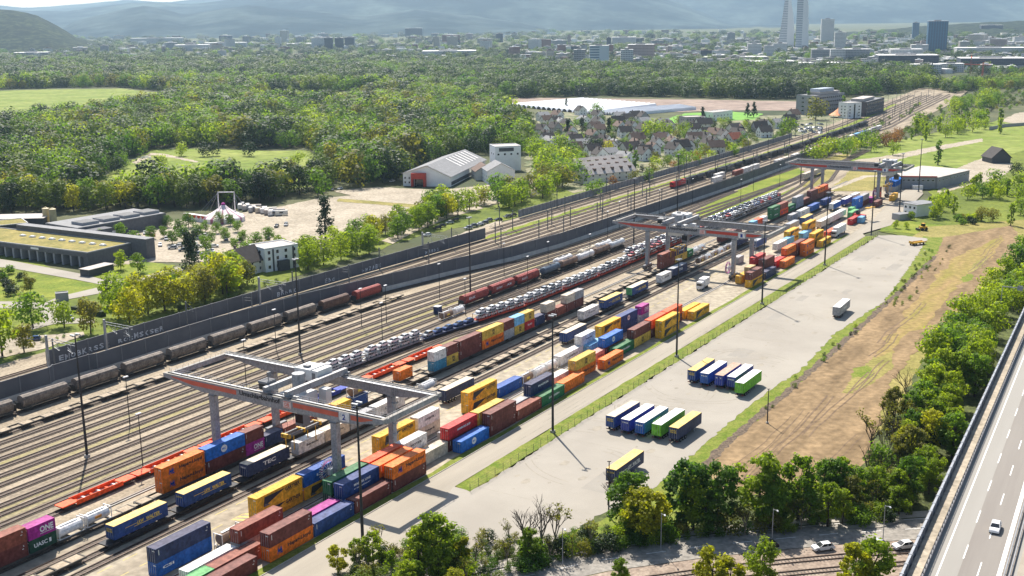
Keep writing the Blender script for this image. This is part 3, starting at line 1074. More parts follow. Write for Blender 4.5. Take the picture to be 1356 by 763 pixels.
for (a, c_), lab in [((1022, 722), 'grey street lamp on the pavement left of the white car'), ((1169, 717), 'grey street lamp behind the yellow green tree'),
                     ((745, 748), 'grey street lamp among the tree shadows'), ((875, 728), 'grey street lamp in the middle of the street')]:
    t = empty('street_lamp')
    b = MB()
    b.tube((0, 0, 0), (0, 0, 7.6), .1, .06, M_steel, 6)
    b.tube((0, 0, 7.5), (.4, -1.4, 7.9), .05, .05, M_steel, 5)
    b.build('pole', t)
    b = MB()
    b.box(.25, .55, -2.0, -1.3, 7.85, 8.0, M_steel)
    b.build('lamp_head', t)
    tag(place(t, *at(a, c_)), lab, 'street lamp')
for off in (9.5, 14.2):
    o = strip(SC, off - .01, off)[:len(SC)]
    track([st(*q) for q in o], 'rusty railway track below the street', 'tracks below the street')


def track_light():
    t = empty('track_light')
    b = MB()
    b.tube((0, 0, 0), (0, 0, 13), .13, .09, M_dark, 6)
    b.build('pole', t)
    b = MB()
    b.box(-.7, .7, -.25, .25, 12.9, 13.15, mat('lamp_white', (0.7, 0.7, 0.7), 0.5))
    b.build('lamp_head', t)
    return t


tl = track_light()
first = True
for s, t in [(-67.5, -71), (-50, -96), (43.3, -87.2), (55.3, -105.4), (63.2, -101), (100.2, -105), (84.8, -83.2), (144.6, -104.8), (127.4, -83.5), (178.4, -84),
             (232.4, -103.3), (155.9, -91), (304, -110), (360, -87), (405, -96.2), (430, -89), (-10, -94.5), (20, -111), (260, -111), (350, -111)]:
    o = tl if first else copy_tree(tl)
    first = False
    yplace(o, s, t, -.1)
    tag(o, 'slim pole with a white lamp head between the sidings', 'track light', 'track lights among the sidings')


M_mast = mat('mast_grey', (0.13, 0.135, 0.14), 0.6, var=0.15)
def catenary(w, two=True):
    t = empty('catenary_mast')
    b = MB()
    b.box(-.17, .17, -.17, .17, 0, 9.5, M_mast)
    b.build('post', t)
    b = MB()
    for z in (7.6, 6.6):
        b.tube((0, 0, z), (0, -w, z - .3), .06, .06, M_mast, 5)
    b.tube((0, 0, 9.2), (0, -w, 7.3), .05, .05, M_mast, 5)
    b.tube((0, -w * .6, 7.5), (0, -w, 6.2), .05, .05, M_mast, 5)
    b.build('bracket', t)
    return t


cm = catenary(3.4)
first = True
for t, ss, k in [(-154.6, range(-80, 1240, 52), 0), (-144.2, range(-60, 420, 52), 1), (-129.9, range(215, 1240, 58), 1), (-139.6, range(240, 1240, 58), 0),
                 (-167.2, range(240, 1240, 58), 1), (-120.4, range(260, 1000, 70), 0), (-134.8, range(190, 1000, 64), 0), (-125.2, range(230, 800, 72), 1)]:
    for s in ss:
        o = cm if first else copy_tree(cm)
        first = False
        sh = [c + (e - c) * (s - a) / (d - a) for (a, c), (d, e) in zip(MAIN, MAIN[1:]) if a <= s < d]
        yplace(o, s, t + (sh[0] if sh else 0), -.1, pi if k else 0)
        tag(o, 'grey catenary mast with a bracket over the main line', 'catenary mast', 'catenary masts along the main line')
# lattice portal over the two main tracks at the left
for s, l in [(-29, 'lattice catenary portal at the left end of the graffiti wall'), (-8, 'catenary portal before the white graffiti'),
             (60, 'catenary portal behind the near lamp mast'), (160, 'catenary portal at the end of the graffiti wall')]:
    t = empty('catenary_portal')
    yplace(t, s, -156, -.1)
    b = MB()
    b.box(-.3, .3, -.3, .3, 0, 10.5, M_steel)
    b.build('post', t)
    b = MB()
    b.bar((0, 0, 9.8), (0, -13, 9.8), .12, .12, M_steel)
    b.bar((0, 0, 9.0), (0, -13, 9.0), .12, .12, M_steel)
    for k in range(7):
        b.bar((0, -k * 1.85, 9.0), (0, -(k + 1) * 1.85, 9.8), .08, .08, M_steel)
    for k in (5, 11):
        b.bar((0, -k, 9), (0, -k, 6.4), .1, .1, M_steel)
        b.bar((0, -k + 1.5, 7.4), (0, -k - .6, 6.5), .08, .08, M_steel)
        b.bar((0, -k + 1.5, 8.2), (0, -k - .6, 6.7), .08, .08, M_steel)
    b.build('lattice_beam', t)
    t.scale.y = -1 if False else 1
    tag(t, l, 'portal')

# ------------------------------------------------------------------ wire fence
fe = empty('mesh_fence')
yplace(fe, -41, 2.6, -.1)
b = MB()
k = 0.0
while k <= 340:
    b.tube((k, 0, 0), (k, 0, 2.0), .05, .05, M_dark, 4)
    k += 3.4
b.build('posts', fe)
b = MB()
for z in (.3, .8, 1.3, 1.9):
    b.box(0, 340, -.015, .015, z, z + .03, M_dark)
b.build('wires', fe)
tag(fe, 'low dark wire mesh fence along the grass strip', 'fence')
# ------------------------------------------------------------------ paint
COLS = {'brown': (0.15, 0.034, 0.027), 'rust': (0.24, 0.06, 0.036), 'orange': (0.8, 0.17, 0.006), 'hsred': (0.52, 0.018, 0.02), 'redor': (0.78, 0.085, 0.01),
        'navy': (0.022, 0.036, 0.1), 'blue': (0.008, 0.09, 0.36), 'mblue': (0.01, 0.14, 0.52), 'dblue': (0.016, 0.055, 0.2), 'grey': (0.36, 0.36, 0.37),
        'white': (0.7, 0.68, 0.65), 'cream': (0.58, 0.5, 0.4), 'yellow': (0.78, 0.4, 0.012), 'myel': (0.64, 0.41, 0.06), 'green': (0.012, 0.15, 0.05),
        'pgreen': (0.1, 0.4, 0.13), 'dgreen': (0.012, 0.06, 0.035), 'purple': (0.36, 0.012, 0.24), 'teal': (0.04, 0.22, 0.34), 'pink': (0.62, 0.31, 0.27),
        'black': (0.02, 0.02, 0.024), 'sky': (0.17, 0.44, 0.68), 'lgreen': (0.16, 0.48, 0.015), 'tan': (0.55, 0.39, 0.19), 'indigo': (0.025, 0.045, 0.3)}


def paint(c, corr=False):
    k = 'paint_' + c + ('_ribbed' if corr else '')
    r = COLS[c]
    return mat(k, [v * 0.82 for v in r], 0.55, rgb2=[min(1, v * 1.12 + 0.012) for v in r], scale=0.35, scale2=1.4, spec=0.18,
               wave=(3.6 / 2 if corr else None), rust=[0.3 * v + q for v, q in zip(r, (0.075, 0.045, 0.03))] if corr else None)


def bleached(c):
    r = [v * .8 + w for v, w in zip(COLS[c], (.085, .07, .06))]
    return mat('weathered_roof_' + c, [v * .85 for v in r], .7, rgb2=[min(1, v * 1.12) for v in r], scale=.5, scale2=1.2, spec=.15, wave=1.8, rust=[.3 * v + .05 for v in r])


M_lw = mat('white_lettering', (0.75, 0.75, 0.73), 0.6, var=0.06)
M_lb = mat('black_lettering', (0.02, 0.02, 0.025), 0.6, var=0.1)
M_ly = mat('yellow_lettering', (0.7, 0.5, 0.06), 0.6, var=0.08)
M_lblue = mat('blue_lettering', (0.02, 0.05, 0.28), 0.6, var=0.08)
M_glass = mat('dark_glass', (0.012, 0.015, 0.02), 0.12, var=0.1, spec=0.6)
M_tyre = mat('tyre', (0.018, 0.018, 0.018), 0.85, var=0.1)
M_tarp = mat('pale_tarpaulin', (0.5, 0.42, 0.31), 0.7, scale=0.4, rgb2=(0.62, 0.53, 0.4), scale2=1.5)
M_tarpy = mat('yellow_tarpaulin', (0.56, 0.38, 0.11), 0.7, scale=0.4, rgb2=(0.7, 0.5, 0.17), scale2=1.5)
M_tarpw = mat('white_tarpaulin', (0.66, 0.64, 0.62), 0.7, scale=0.4, rgb2=(0.8, 0.78, 0.76), scale2=1.5)
M_tarpb = mat('brown_tarpaulin', (0.36, 0.24, 0.17), 0.7, scale=0.4, rgb2=(0.46, 0.32, 0.24), scale2=1.5)
M_tarpg = mat('grey_tarpaulin', (0.27, 0.28, 0.31), 0.7, scale=0.4, rgb2=(0.37, 0.38, 0.41), scale2=1.5)
M_tank = mat('tank_skin', (0.5, 0.5, 0.5), 0.4, scale=0.5, rgb2=(0.66, 0.65, 0.63), scale2=1.5, metal=0.2)
M_tankb = mat('tank_brown', (0.13, 0.08, 0.06), 0.6, scale=0.5, rgb2=(0.24, 0.16, 0.11))
M_under = mat('underframe', (0.05, 0.045, 0.04), 0.8, scale=0.8, rgb2=(0.1, 0.085, 0.07))
M_wood = mat('wagon_floor', (0.3, 0.24, 0.17), 0.9, scale=0.6, rgb2=(0.42, 0.34, 0.25), scale2=2)
CW, CH = 2.44, 2.88

CACHE = {}


def container_data(col, L, H, words, logo):
    key = (col, L, H, words, logo)
    if key in CACHE:
        return CACHE[key]
    m, mc = paint(col), paint(col, True)
    w = CW / 2
    b = MB()
    e = .05
    b.box(.06, L - .06, -w + e, w - e, .14, H - .1, mc, top=mc, skip='t')
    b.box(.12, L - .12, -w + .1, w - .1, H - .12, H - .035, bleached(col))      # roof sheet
    for y in (-w, w - .14):                                          # rails and posts
        b.box(0, L, y, y + .14, H - .13, H - .005, m)
        b.box(0, L, y, y + .14, 0, .17, m)
        for x in (0, L - .17):
            b.box(x, x + .17, y, y + .14, .17, H - .13, m)
    for x in (0.002, L - .122):
        b.box(x, x + .12, -w + .14, w - .14, H - .11, H - .007, m)
        b.box(x, x + .12, -w + .14, w - .14, .0, .14, m)
    ys = -w - .004
    if words == 'HAPAG':
        b.text("Hapag-Lloyd", (L * .4, ys, H * .36), (1, 0, 0), (0, 0, 1), L * .54, M_lb, 1.0)
        b.text("HL", (L * .16, ys, H * .28), (1, 0, 0), (.18, 0, 1), L * .12, M_lblue, 1.3)
        b.box(L * .17, L * .27, ys, ys + .003, H * .42, H * .6, M_lblue)
    elif words == 'GARTNER':
        b.mesh([(L * .14, ys, .3), (L * .17, ys, H - .5), (L * .62, ys, H - .62), (L * .6, ys, H - .72)], [(0, 3, 2, 1)], M_lb)
        b.mesh([(L * .15, ys - .001, .3), (L * .3, ys - .001, .3), (L * .17, ys - .001, H * .34)], [(0, 1, 2)], M_dgrey)
        b.text("GARTNER", (L * .62, ys, H * .52), (1, 0, 0), (0, 0, 1), L * .33, M_lb, .85)
        b.text("T R A N S P O R T E", (L * .64, ys, H * .42), (1, 0, 0), (0, 0, 1), L * .28, M_lb, .16)
    elif words == 'ONE':
        b.text("ONE", (L * .42, ys, H * .3), (1, 0, 0), (0, 0, 1), L * .5, M_lw, 1.25)
        b.text("OCEAN NETWORK EXPRESS", (L * .42, ys, H * .18), (1, 0, 0), (0, 0, 1), L * .5, M_lw, .2)
    elif words == 'UASC':
        b.text("UASC", (L * .16, ys, H * .3), (1, 0, 0), (0, 0, 1), L * .5, M_lw, .85)
        b.box(L * .72, L * .8, ys, ys + .003, H * .3, H * .62, M_lw)
    elif words == 'MSC':
        b.text("m", (L * .47, ys, H * .52), (1, 0, 0), (0, 0, 1), 1.3, M_lb, .7)
        b.text("sc", (L * .47, ys, H * .2), (1, 0, 0), (0, 0, 1), 1.3, M_lb, .75)
    elif words == 'ROUND':
        q = [(L * .46 + .95 * cos(a * pi / 9), ys, H * .5 + .85 * sin(a * pi / 9)) for a in range(18)]
        b.mesh(q, [tuple(range(18))], M_lw)
        b.text("MSC", (L * .46 - .6, ys - .003, H * .42), (1, 0, 0), (0, 0, 1), 1.2, m, .5)
    elif words:
        for i, line in enumerate(words.split('/')):
            ml = M_lb if col in ('white', 'cream', 'grey', 'myel', 'yellow', 'orange', 'pink') else M_lw
            b.text(line, (L * (.3 if logo != 'left' else .1), ys, H * (.44 - .26 * i)), (1, 0, 0), (.0, 0, 1), L * (.46 if logo != 'left' else .2), ml, .55 if i == 0 else .3)
    else:                                                            # code plates
        b.text("2", (L * .92, ys, H * .72), (1, 0, 0), (0, 0, 1), .25, M_lw, .35)
        b.box(L * .9, L * .93, ys, ys + .003, H * .55, H * .6, M_lw)
        b.box(L * .05, L * .06, ys, ys + .003, H * .5, H * .86, M_lw)
    body = b.data('container')
    b = MB()                                                         # the doors at the near end
    for y0 in (-w + .15, .02):
        b.box(-.0, .05, y0, y0 + w - .17, .15, H - .12, m)
        for k in (.25, .75):
            yy = y0 + (w - .17) * k
            b.box(-.05, -.0, yy - .02, yy + .02, .1, H - .1, M_steel)
    b.box(-.004, -.001, -w + .25, -.3, H * .78, H * .84, M_lw)
    door = b.data('door')
    CACHE[key] = (body, door)
    return CACHE[key]


M_dgrey = mat('charcoal_print', (0.1, 0.1, 0.11), 0.6, var=0.1)


def container(col, L, s, t, z, label, words=None, H=CH, group=None, logo=None, name='shipping_container'):
    bd, dd = container_data(col, L, H, words, logo)
    o = link(name, bd)
    d = link('container_door', dd, o)
    yplace(o, s, t, z, rnd.uniform(-.006, .006))
    tag(o, label, 'container', group)
    return o


# right edges measured at t; rows of stored containers (centre lines)
A, B_, C_, D_, E_ = -12.75, -15.85, -19.0, -22.1, -26.5
F40, F20, F30, F45 = 12.19, 6.06, 9.1, 13.7
GS = 'stored containers beside the terminal road'
c = lambda *a, **k: container(*a, group=k.pop('group', GS), **k)
Z0, Z1 = 0.0, CH + .02
# nearest block
c('blue', F45, -103.7, E_, Z0, 'blue 45 foot container under the dark navy one at the bottom edge', 'CSI', logo='left')
c('navy', F45, -103.7, E_, Z1, 'dark navy 45 foot container on top of a blue one at the bottom edge')
c('white', F40, -103, C_, Z0, 'long dirty white container lying low beside the navy stack')
c('pgreen', F40, -111.7, B_, Z0, 'light green container cut by the bottom edge')
c('rust', F40, -99.4, B_, Z0, 'low pale red container next to the long dirty white one')
c('brown', F40, -104.0, A, Z0, 'low brown container nearest the road at the bottom edge')
c('grey', F40, -90, C_, Z0, 'bluish grey container under a rusty red one at lower left')
c('rust', F40, -90, C_, Z1, 'rusty red container on a bluish grey one beside the yellow pair')
c('orange', F40, -88.3, A, Z0, 'orange lettered container under a brown one, nearest the trees', 'HAPAG')
c('brown', F40, -88.3, A, Z1, 'brown container on the nearest orange lettered one by the road')
c('purple', F40, -76.2, B_, Z0, 'purple container lying low beside a dark blue one')
c('dblue', F40, -75.6, A, Z0, 'dark blue low container between two stacks by the road')
c('brown', F40, -62.9, A, Z0, 'low brown red container before the big orange lettered stack')
c('brown', F40, -49.9, A, Z0, 'brown container under the bright orange one by the road')
c('orange', F40, -49.9, A, Z1, 'bright orange lettered container on a brown one by the road', 'HAPAG')
c('dblue', F40, -63, B_, Z0, 'dark container under the navy one with white lettering')
c('dblue', F40, -63, B_, Z1, 'navy container with white lettering beside the green one', 'MAERSK LINE/reefer')
c('brown', F40, -50.6, B_, Z0, 'brown container under the plain orange one')
c('orange', F40, -50.6, B_, Z1, 'plain orange container squeezed behind the lettered orange one')
c('dgreen', F40, -63, C_, Z0, 'dark green container under the light green one')
c('green', F40, -63, C_, Z1, 'green container in the shade of the crane leg')
c('redor', F40, -50.3, C_, Z0, 'red orange lower container by the crane leg')
c('redor', F40, -50.3, C_, Z1, 'red orange top container in the shade of the crane girder')
c('cream', F30, -37.6, C_, Z0, 'low cream container under the white lettered one')
c('white', F30, -37.6, C_, Z1, 'white container with orange lettering beside the red orange one', 'HOYER')
c('cream', F40, -37, A - 3, Z0, 'cream white low container behind the bright orange stack')
yl = 'yellow swap body of the pair '
c('yellow', F45, -77.4, E_, Z0, 'lower yellow lettered swap body beside the cable reel', 'GARTNER')
c('yellow', F45, -77.4, E_, Z1, 'upper yellow lettered swap body beside the cable reel', 'GARTNER')
c('yellow', F45, -63.1, E_, Z0, 'yellow container under the blue one at the cable reel', 'GARTNER')
c('blue', F45, -63.1, E_, Z1, 'blue container behind the cable reel of the near crane', 'LKW')
c('yellow', F45, -36.9, E_, Z0, 'lower yellow swap body under the right arm of the near crane', 'GARTNER')
c('yellow', F45, -36.9, E_, Z1, 'upper yellow swap body under the right arm of the near crane', 'GARTNER')
c('cream', F30, -21.8, E_, Z0, 'cream container under the rosy white one behind the crane arm', 'Schenk')
c('white', F30, -21.8, E_, Z1, 'rosy white container with a small orange sign behind the crane arm', 'LOGISTIK')
c('grey', F30, -21.0, C_, Z0, 'rose grey low container with blue marks behind the red one', 'CONT')
c('pink', F30, -11.7, C_, Z0, 'pale pink low container beside the long yellow one')
c('brown', F40, -24.2, B_, Z0, 'brown container under the bright red one')
c('hsred', F40, -24.2, B_, Z1, 'bright red container with white lettering behind the royal blue one', 'HAMBURG SUD')
c('mblue', F40, -23.6, A, Z0, 'royal blue container with a round white badge by the road', 'ROUND')
c('yellow', F40, -11.4, B_, Z0, 'lower orange yellow container behind the brown pair')
c('myel', F40, -11.4, B_, Z1, 'pale yellow topped container behind the brown pair')
c('brown', F40, -10.7, A, Z0, 'lower brown container of the pair shading the road')
c('brown', F40, -10.7, A, Z1, 'upper brown container of the pair shading the road')
c('rust', F40, 2.0, A, Z0, 'single rust red container before the green one')
c('grey', F20, 6.6, B_, Z0, 'short grey container behind the single rust red one')
c('orange', F30, -4.2, C_ + .2, Z0, 'low orange container behind the brown pair')
c('yellow', F45, .3, E_, Z0, 'lower yellow swap body with a black wedge in the middle block', 'GARTNER')
c('yellow', F45, .3, E_, Z1, 'upper yellow swap body with a black wedge in the middle block', 'GARTNER')
c('blue', F40, 14.6, E_, Z0, 'low blue container just beyond the yellow pair of the middle block')
c('dblue', F40, 14.2, B_, Z0, 'dark lower container under the navy one near the lamp mast')
c('navy', F40, 14.2, B_, Z1, 'navy container with white sign near the lamp mast', 'MAERSK')
c('green', F40, 14.6, A, Z0, 'dark green container behind the lamp mast', 'EVERGREEN')
c('orange', F40, 27.2, A - .6, Z0, 'orange container next to the green one behind the lamp mast')
c('white', F40, 26.5, C_ + .9, Z0, 'white roofed low container behind the orange one')
c('orange', F40, 38.8, B_, Z0, 'orange lettered container under the mustard yellow one', 'HAPAG')
c('myel', F40, 38.8, B_, Z1, 'mustard yellow container with a dark emblem on an orange one', 'MSC')
c('orange', F40, 52.2, A - .7, Z0, 'orange lettered container alone by the green verge', 'HAPAG')
c('white', F30, 46.8, C_, Z0, 'white topped container behind the mustard yellow one')
c('pink', F20, 57.0, C_, Z0, 'pale red and white short container', 'box')
c('white', F30, 62.0, E_, Z0, 'lower white refrigerated container with red and blue stripes')
c('white', F30, 62.0, E_, Z1, 'upper white refrigerated container beside the royal blue one', 'thermo')
c('brown', F40, 63.6, C_ - .2, Z0, 'brown container under the blue one with a white badge')
c('mblue', F40, 63.6, C_ - .2, Z1, 'bright blue container with white badge on a brown one', 'ROUND')
c('green', F40, 64.4, B_, Z0, 'green container with white lettering beside the orange one', 'EVERGREEN')
c('myel', F40, 76.6, B_, Z0, 'mustard container with emblem under a brown one', 'MSC')
c('brown', F40, 76.6, B_, Z1, 'brown container on a mustard yellow one')
c('yellow', F45, 75.2, E_, Z0, 'lower yellow swap body next to the tall blue stack', 'GARTNER')
c('yellow', F45, 75.2, E_, Z1, 'upper yellow swap body next to the tall blue stack', 'GARTNER')
c('dblue', F40, 89.0, E_, Z0, 'dark blue lower container of the tall blue stack')
c('dblue', F40, 89.0, E_, Z1, 'dark blue upper container with faint round badge', 'ROUND')
c('grey', F20, 104.3, E_, Z0, 'grey short container under the purple one')
c('purple', F20, 104.3, E_, Z1, 'purple short container on a grey one', 'ONE')
c('dblue', F40, 103, C_ - 2, Z0, 'low dark blue container behind the long orange red row')
c('brown', F40, 89.6, B_ - .3, Z0, 'long brown container joining the twin yellow ones')
c('redor', F40, 89.6, B_ - .3, Z1, 'salmon topped container behind the twin yellow ones')
c('redor', F40, 102.2, B_ - .3, Z1, 'orange topped container behind the lamp mast shadow')
c('brown', F40, 102.2, B_ - .3, Z0, 'brown container under the orange topped one')
c('yellow', F45, 90.6, A, Z0, 'lower yellow swap body of the pair behind the second lamp mast', 'GARTNER')
c('yellow', F45, 90.6, A, Z1, 'upper yellow swap body of the pair behind the second lamp mast', 'GARTNER')
c('yellow', F45, 117, A - .2, Z0, 'yellow swap body with a black wedge at the end of the row', 'GARTNER')
c('yellow', F45, 116.5, B_ - .3, Z0, 'yellow topped swap body behind the end of the row', 'GARTNER')
# beyond the middle crane
c('yellow', F45, 171.2, A, Z0, 'yellow swap body under the brown container right of the middle crane', 'GARTNER')
c('brown', F40, 171.4, A, Z1, 'brown container on a yellow swap body right of the middle crane')
c('yellow', F30, 176, C_ + .6, Z0, 'blocky yellow container by the middle crane wheel')
c('tan', F20, 180, B_ - .6, Z1, 'tan container behind the brown one at the middle crane')
c('brown', F20, 180, B_ - .6, Z0, 'brown short container under the tan one at the middle crane')
c('navy', F40, 187.6, A, Z0, 'dark blue low container with pale roof beyond the middle crane')
c('brown', F40, 195.2, B_ - .4, Z0, 'lower brown container beside the dark blue low one')
c('brown', F40, 195.2, B_ - .4, Z1, 'upper brown container beside the dark blue low one')
c('hsred', F40, 198, C_ - 2, Z1, 'red container with white lettering behind the middle crane leg', 'SUD')
c('brown', F40, 198, C_ - 2, Z0, 'brown container under the red one behind the middle crane leg')
c('grey', F20, 209, -32, Z0, 'light grey container standing in the truck lane')
c('pink', F40, 207, B_ - 3, Z0, 'long rose container behind the brown pair')
c('orange', F40, 210.6, A, Z0, 'single orange container beyond the dark blue one')
c('hsred', F40, 208, B_ - .2, Z0, 'red end of a container beside the single orange one')
c('brown', F40, 222, B_ - .2, Z0, 'brown container under the vivid orange one')
c('orange', F40, 222, B_ - .2, Z1, 'vivid orange container on a brown one', 'Hapag')
c('orange', F40, 236.6, A, Z0, 'lower orange container of the far orange pair', 'HAPAG')
c('orange', F40, 236.6, A, Z1, 'upper orange container of the far orange pair', 'HAPAG')
c('brown', F40, 235, B_ - .2, Z1, 'reddish container beside the far orange pair')
c('brown', F40, 235, B_ - .2, Z0, 'reddish container under the one beside the far orange pair')
c('yellow', F45, 260, A, Z0, 'yellow swap body before the white box truck', 'GARTNER')
c('yellow', F45, 259.4, B_ - .3, Z0, 'lower yellow swap body behind the one by the white truck', 'GARTNER')
c('yellow', F45, 259.4, B_ - .3, Z1, 'upper yellow swap body behind the one by the white truck', 'GARTNER')
c('yellow', F45, 259.2, E_ - 1, Z0, 'lower amber swap body alone in the far row', 'GARTNER')
c('yellow', F45, 259.2, E_ - 1, Z1, 'upper amber swap body alone in the far row', 'GARTNER')
c('yellow', F45, 283, E_ - .5, Z0, 'lower amber swap body of the farthest yellow pair', 'GARTNER')
c('yellow', F45, 283, E_ - .5, Z1, 'upper amber swap body of the farthest yellow pair', 'GARTNER')
c('sky', F40, 273.4, E_ + 1, Z0, 'flat light blue container between amber swap bodies')
c('redor', F40, 282, B_ - .4, Z0, 'orange red container before the white box truck')
c('white', F40, 240, -26.0, .9, 'white container in the row left of the far orange pair')
c('sky', F30, 253, -26.0, .9, 'pale blue container in the row left of the far orange pair')
c('white', F40, 268, C_, Z0, 'white topped container behind the yellow ones')
c('pgreen', F40, 340, C_ - 2.8, Z0, 'light green topped container in the far block')
c('pgreen', F20, 353, E_ + 1.2, Z0, 'small light green container in the far block')
c('mblue', F40, 366, E_ - .4, Z0, 'lower blue container of the far tall stack')
c('mblue', F40, 366, E_ - .4, Z1, 'upper blue container of the far tall stack', 'ROUND')
c('grey', F40, 378.6, E_ - .4, Z1, 'pale grey container on the far row')
c('brown', F40, 378.6, E_ - .4, Z0, 'brown container under the pale grey one on the far row')
c('purple', F20, 391.5, E_ + .6, Z0, 'purple container at the far end of the row')
c('tan', F20, 398, E_ + .6, Z0, 'tan container at the far end of the row')
c('brown', F20, 404.6, E_ + .6, Z0, 'brown container before the orange red stack')
c('redor', F20, 411, E_ - .4, Z0, 'orange red short container under the farthest brown one')
c('brown', F20, 411, E_ - .4, Z1, 'farthest brown short container, on an orange red one')
c('brown', F40, 379, C_ - .6, Z0, 'brown container standing alone before the far row')
c('yellow', F20, 404, C_ + 2, Z0, 'yellow container near the terminal building')
c('yellow', F20, 412, C_ + 1, Z0, 'yellow container behind the first one near the terminal building')
c('hsred', F40, 321, B_ - .6, Z0, 'red container behind the white box truck')
c('sky', F20, 328, A - .8, Z0, 'bright light blue container by the reach stacker')

# ------------------------------------------------------------------ rail wagons
def bogie(b, x, zr=.22):
    b.box(x - 1.3, x + 1.3, -1.0, -.82, zr + .2, zr + .75, M_under)
    b.box(x - 1.3, x + 1.3, .82, 1.0, zr + .2, zr + .75, M_under)
    for d in (-.9, .9):
        for y in (-.78, .66):
            b.tube((x + d, y, zr + .46), (x + d, y + .12, zr + .46), .46, .46, M_dark, 10)
        b.tube((x + d, -.7, zr + .46), (x + d, .7, zr + .46), .1, .1, M_dark, 6)


def flat_wagon(L, m=None, floor=None, name='flat_wagon', low=False):
    m = m or M_under
    t = empty(name)
    b = MB()
    for y in (-1.3, 1.12):
        b.box(0, L, y, y + .18, .75, 1.12, m)
    n = int(L / 3.2)
    for i in range(n + 1):
        x = (L - .3) * i / n
        b.box(x, x + .3, -1.12, 1.12, .82, 1.1, m)
    if floor:
        for i in range(n):
            if i % 2 == 0 or i == n - 1:
                x = (L - .3) * i / n + .3
                b.box(x, x + L / n - .5, -1.1, 1.1, 1.0, 1.12, floor)
    b.box(-.35, 0, -.9, -.6, .9, 1.1, M_dark)
    b.box(-.35, 0, .6, .9, .9, 1.1, M_dark)
    b.build('frame', t)
    for x in (2.2, L - 2.2):
        b = MB()
        bogie(b, x)
        b.build('bogie', t)
    return t


def pocket_wagon(L, col):
    m = paint(col)
    t = empty('pocket_wagon')
    b = MB()
    b.box(0, 4, -1.35, 1.35, .95, 1.2, m)
    b.box(L - 4, L, -1.35, 1.35, .95, 1.2, m)
    for y in (-1.4, 1.25):
        b.box(3.6, L - 3.6, y, y + .15, .45, 1.45, m)
    b.box(3.8, L - 3.8, -1.2, 1.2, .35, .5, mat('pocket_floor', (0.4, 0.3, 0.24), 0.8, scale=1.0, var=0.3))
    for k in range(6):
        x = 4.4 + k * (L - 9.4) / 5
        b.box(x, x + .5, -1.25, 1.25, .5, .8, M_tarpw if k % 2 else m)
    b.build('frame', t)
    for x in (2, L - 2):
        b = MB()
        bogie(b, x)
        b.build('bogie', t)
    return t


def protos(fn, *a, **k):
    p = fn(*a, **k)
    st_ = [p]

    def get():
        if st_:
            return st_.pop()
        return copy_tree(p)
    return get


wag60 = protos(flat_wagon, 19.6, None, M_wood)
GW = 'container wagons under the loading cranes'


def lay(get, s, t, label, cat, group=None, z=0.0):
    o = get()
    yplace(o, s, t, z)
    return tag(o, label, cat, group)


T_ONE, T_LKW = -53.6, -43.6
GT = 'containers on the double stacked train'
ct = lambda *a, **k: container(*a, group=GT, **k)
W0, W1 = 1.15, 1.15 + CH + .02
h8 = 2.6
ct('brown', F40, -123.5, T_ONE, W0, 'brown container under the reddish one at the left edge')
ct('rust', F40, -123.5, T_ONE, W0 + CH, 'reddish brown container at the left edge on another')
ct('dgreen', F20, -110.9, T_ONE, W0, 'dark green container lettered UASC under the purple one', 'UASC', H=h8)
ct('purple', F20, -110.9, T_ONE, W0 + h8, 'purple container lettered ONE on a dark green one', 'ONE', H=h8)
ct('orange', F40, -77.9, T_ONE, W0, 'lower orange lettered container on the train before the blue one', 'HAPAG')
ct('orange', F40, -77.9, T_ONE, W1, 'upper orange lettered container on the train before the blue one', 'HAPAG')
ct('brown', F40, -65.2, T_ONE, W0, 'dark brown container under the blue one with a white badge')
ct('mblue', F40, -65.2, T_ONE, W1, 'blue container with white badge shaded by the crane leg', 'ROUND')
ct('purple', F20, -52.8, T_ONE, W0, 'purple container lettered ONE under a brown one', 'ONE')
ct('brown', F20, -52.8, T_ONE, W1, 'brown container on the purple lettered one under the crane')
ct('navy', F20, -46.4, T_ONE, W0, 'dark open topped container loaded with pale scrap')
ct('rust', F40, -40.1, T_ONE, W0, 'red container beneath the crane cab')
ct('yellow', F20, -20.6, T_ONE, W0, 'yellow container standing before the navy tank')
ct('dblue', F20, -13.6, T_ONE, W0 - .2, 'dark blue container beside the round tank under the crane')
ct('orange', F20, 10.8, -57.5 + .6, W0, 'orange container alone on the orange wagon before the double stack')
ct('teal', F20, 23.0, T_ONE, W0, 'teal container at the head of the double stack')
ct('white', F20, 23.0, T_ONE, W1, 'dirty white container on the teal one')
ct('myel', F20 - .2, 29.4, T_ONE, W0, 'mustard container with emblem under a dark red one', 'MSC')
ct('brown', F20 - .2, 29.4, T_ONE, W1, 'dark red short container on the mustard one')
ct('brown', F40, 36.0, T_ONE, W0, 'brown 40 foot container low in the double stack')
ct('brown', F40, 36.0, T_ONE, W1, 'brown 40 foot container on top of another brown one')
ct('orange', F40, 48.4, T_ONE, W0, 'orange container under the mustard one with emblem', 'HAPAG')
ct('myel', F40, 48.4, T_ONE, W1, 'mustard container with emblem on an orange one', 'MSC')
ct('grey', F20, 61.0, T_ONE, W0, 'white grey container under a dark red short one')
ct('brown', F20, 61.0, T_ONE, W1, 'dark red short container behind the long mustard one')
ct('myel', F20, 67.3, T_ONE, W0, 'mustard short container under a light blue one', 'MSC')
ct('sky', F20, 67.3, T_ONE, W1, 'light blue short container of the double stack')
ct('hsred', F20, 73.6, T_ONE, W0, 'red short container with white sign under a mustard one', 'SUD')
ct('myel', F20, 73.6, T_ONE, W1, 'mustard short container on the red one', 'MSC')
ct('navy', F20, 80.6, T_ONE, W0, 'dark navy container single on the train')
ct('brown', F20, 88, T_ONE, W0, 'brown container under the first cream one')
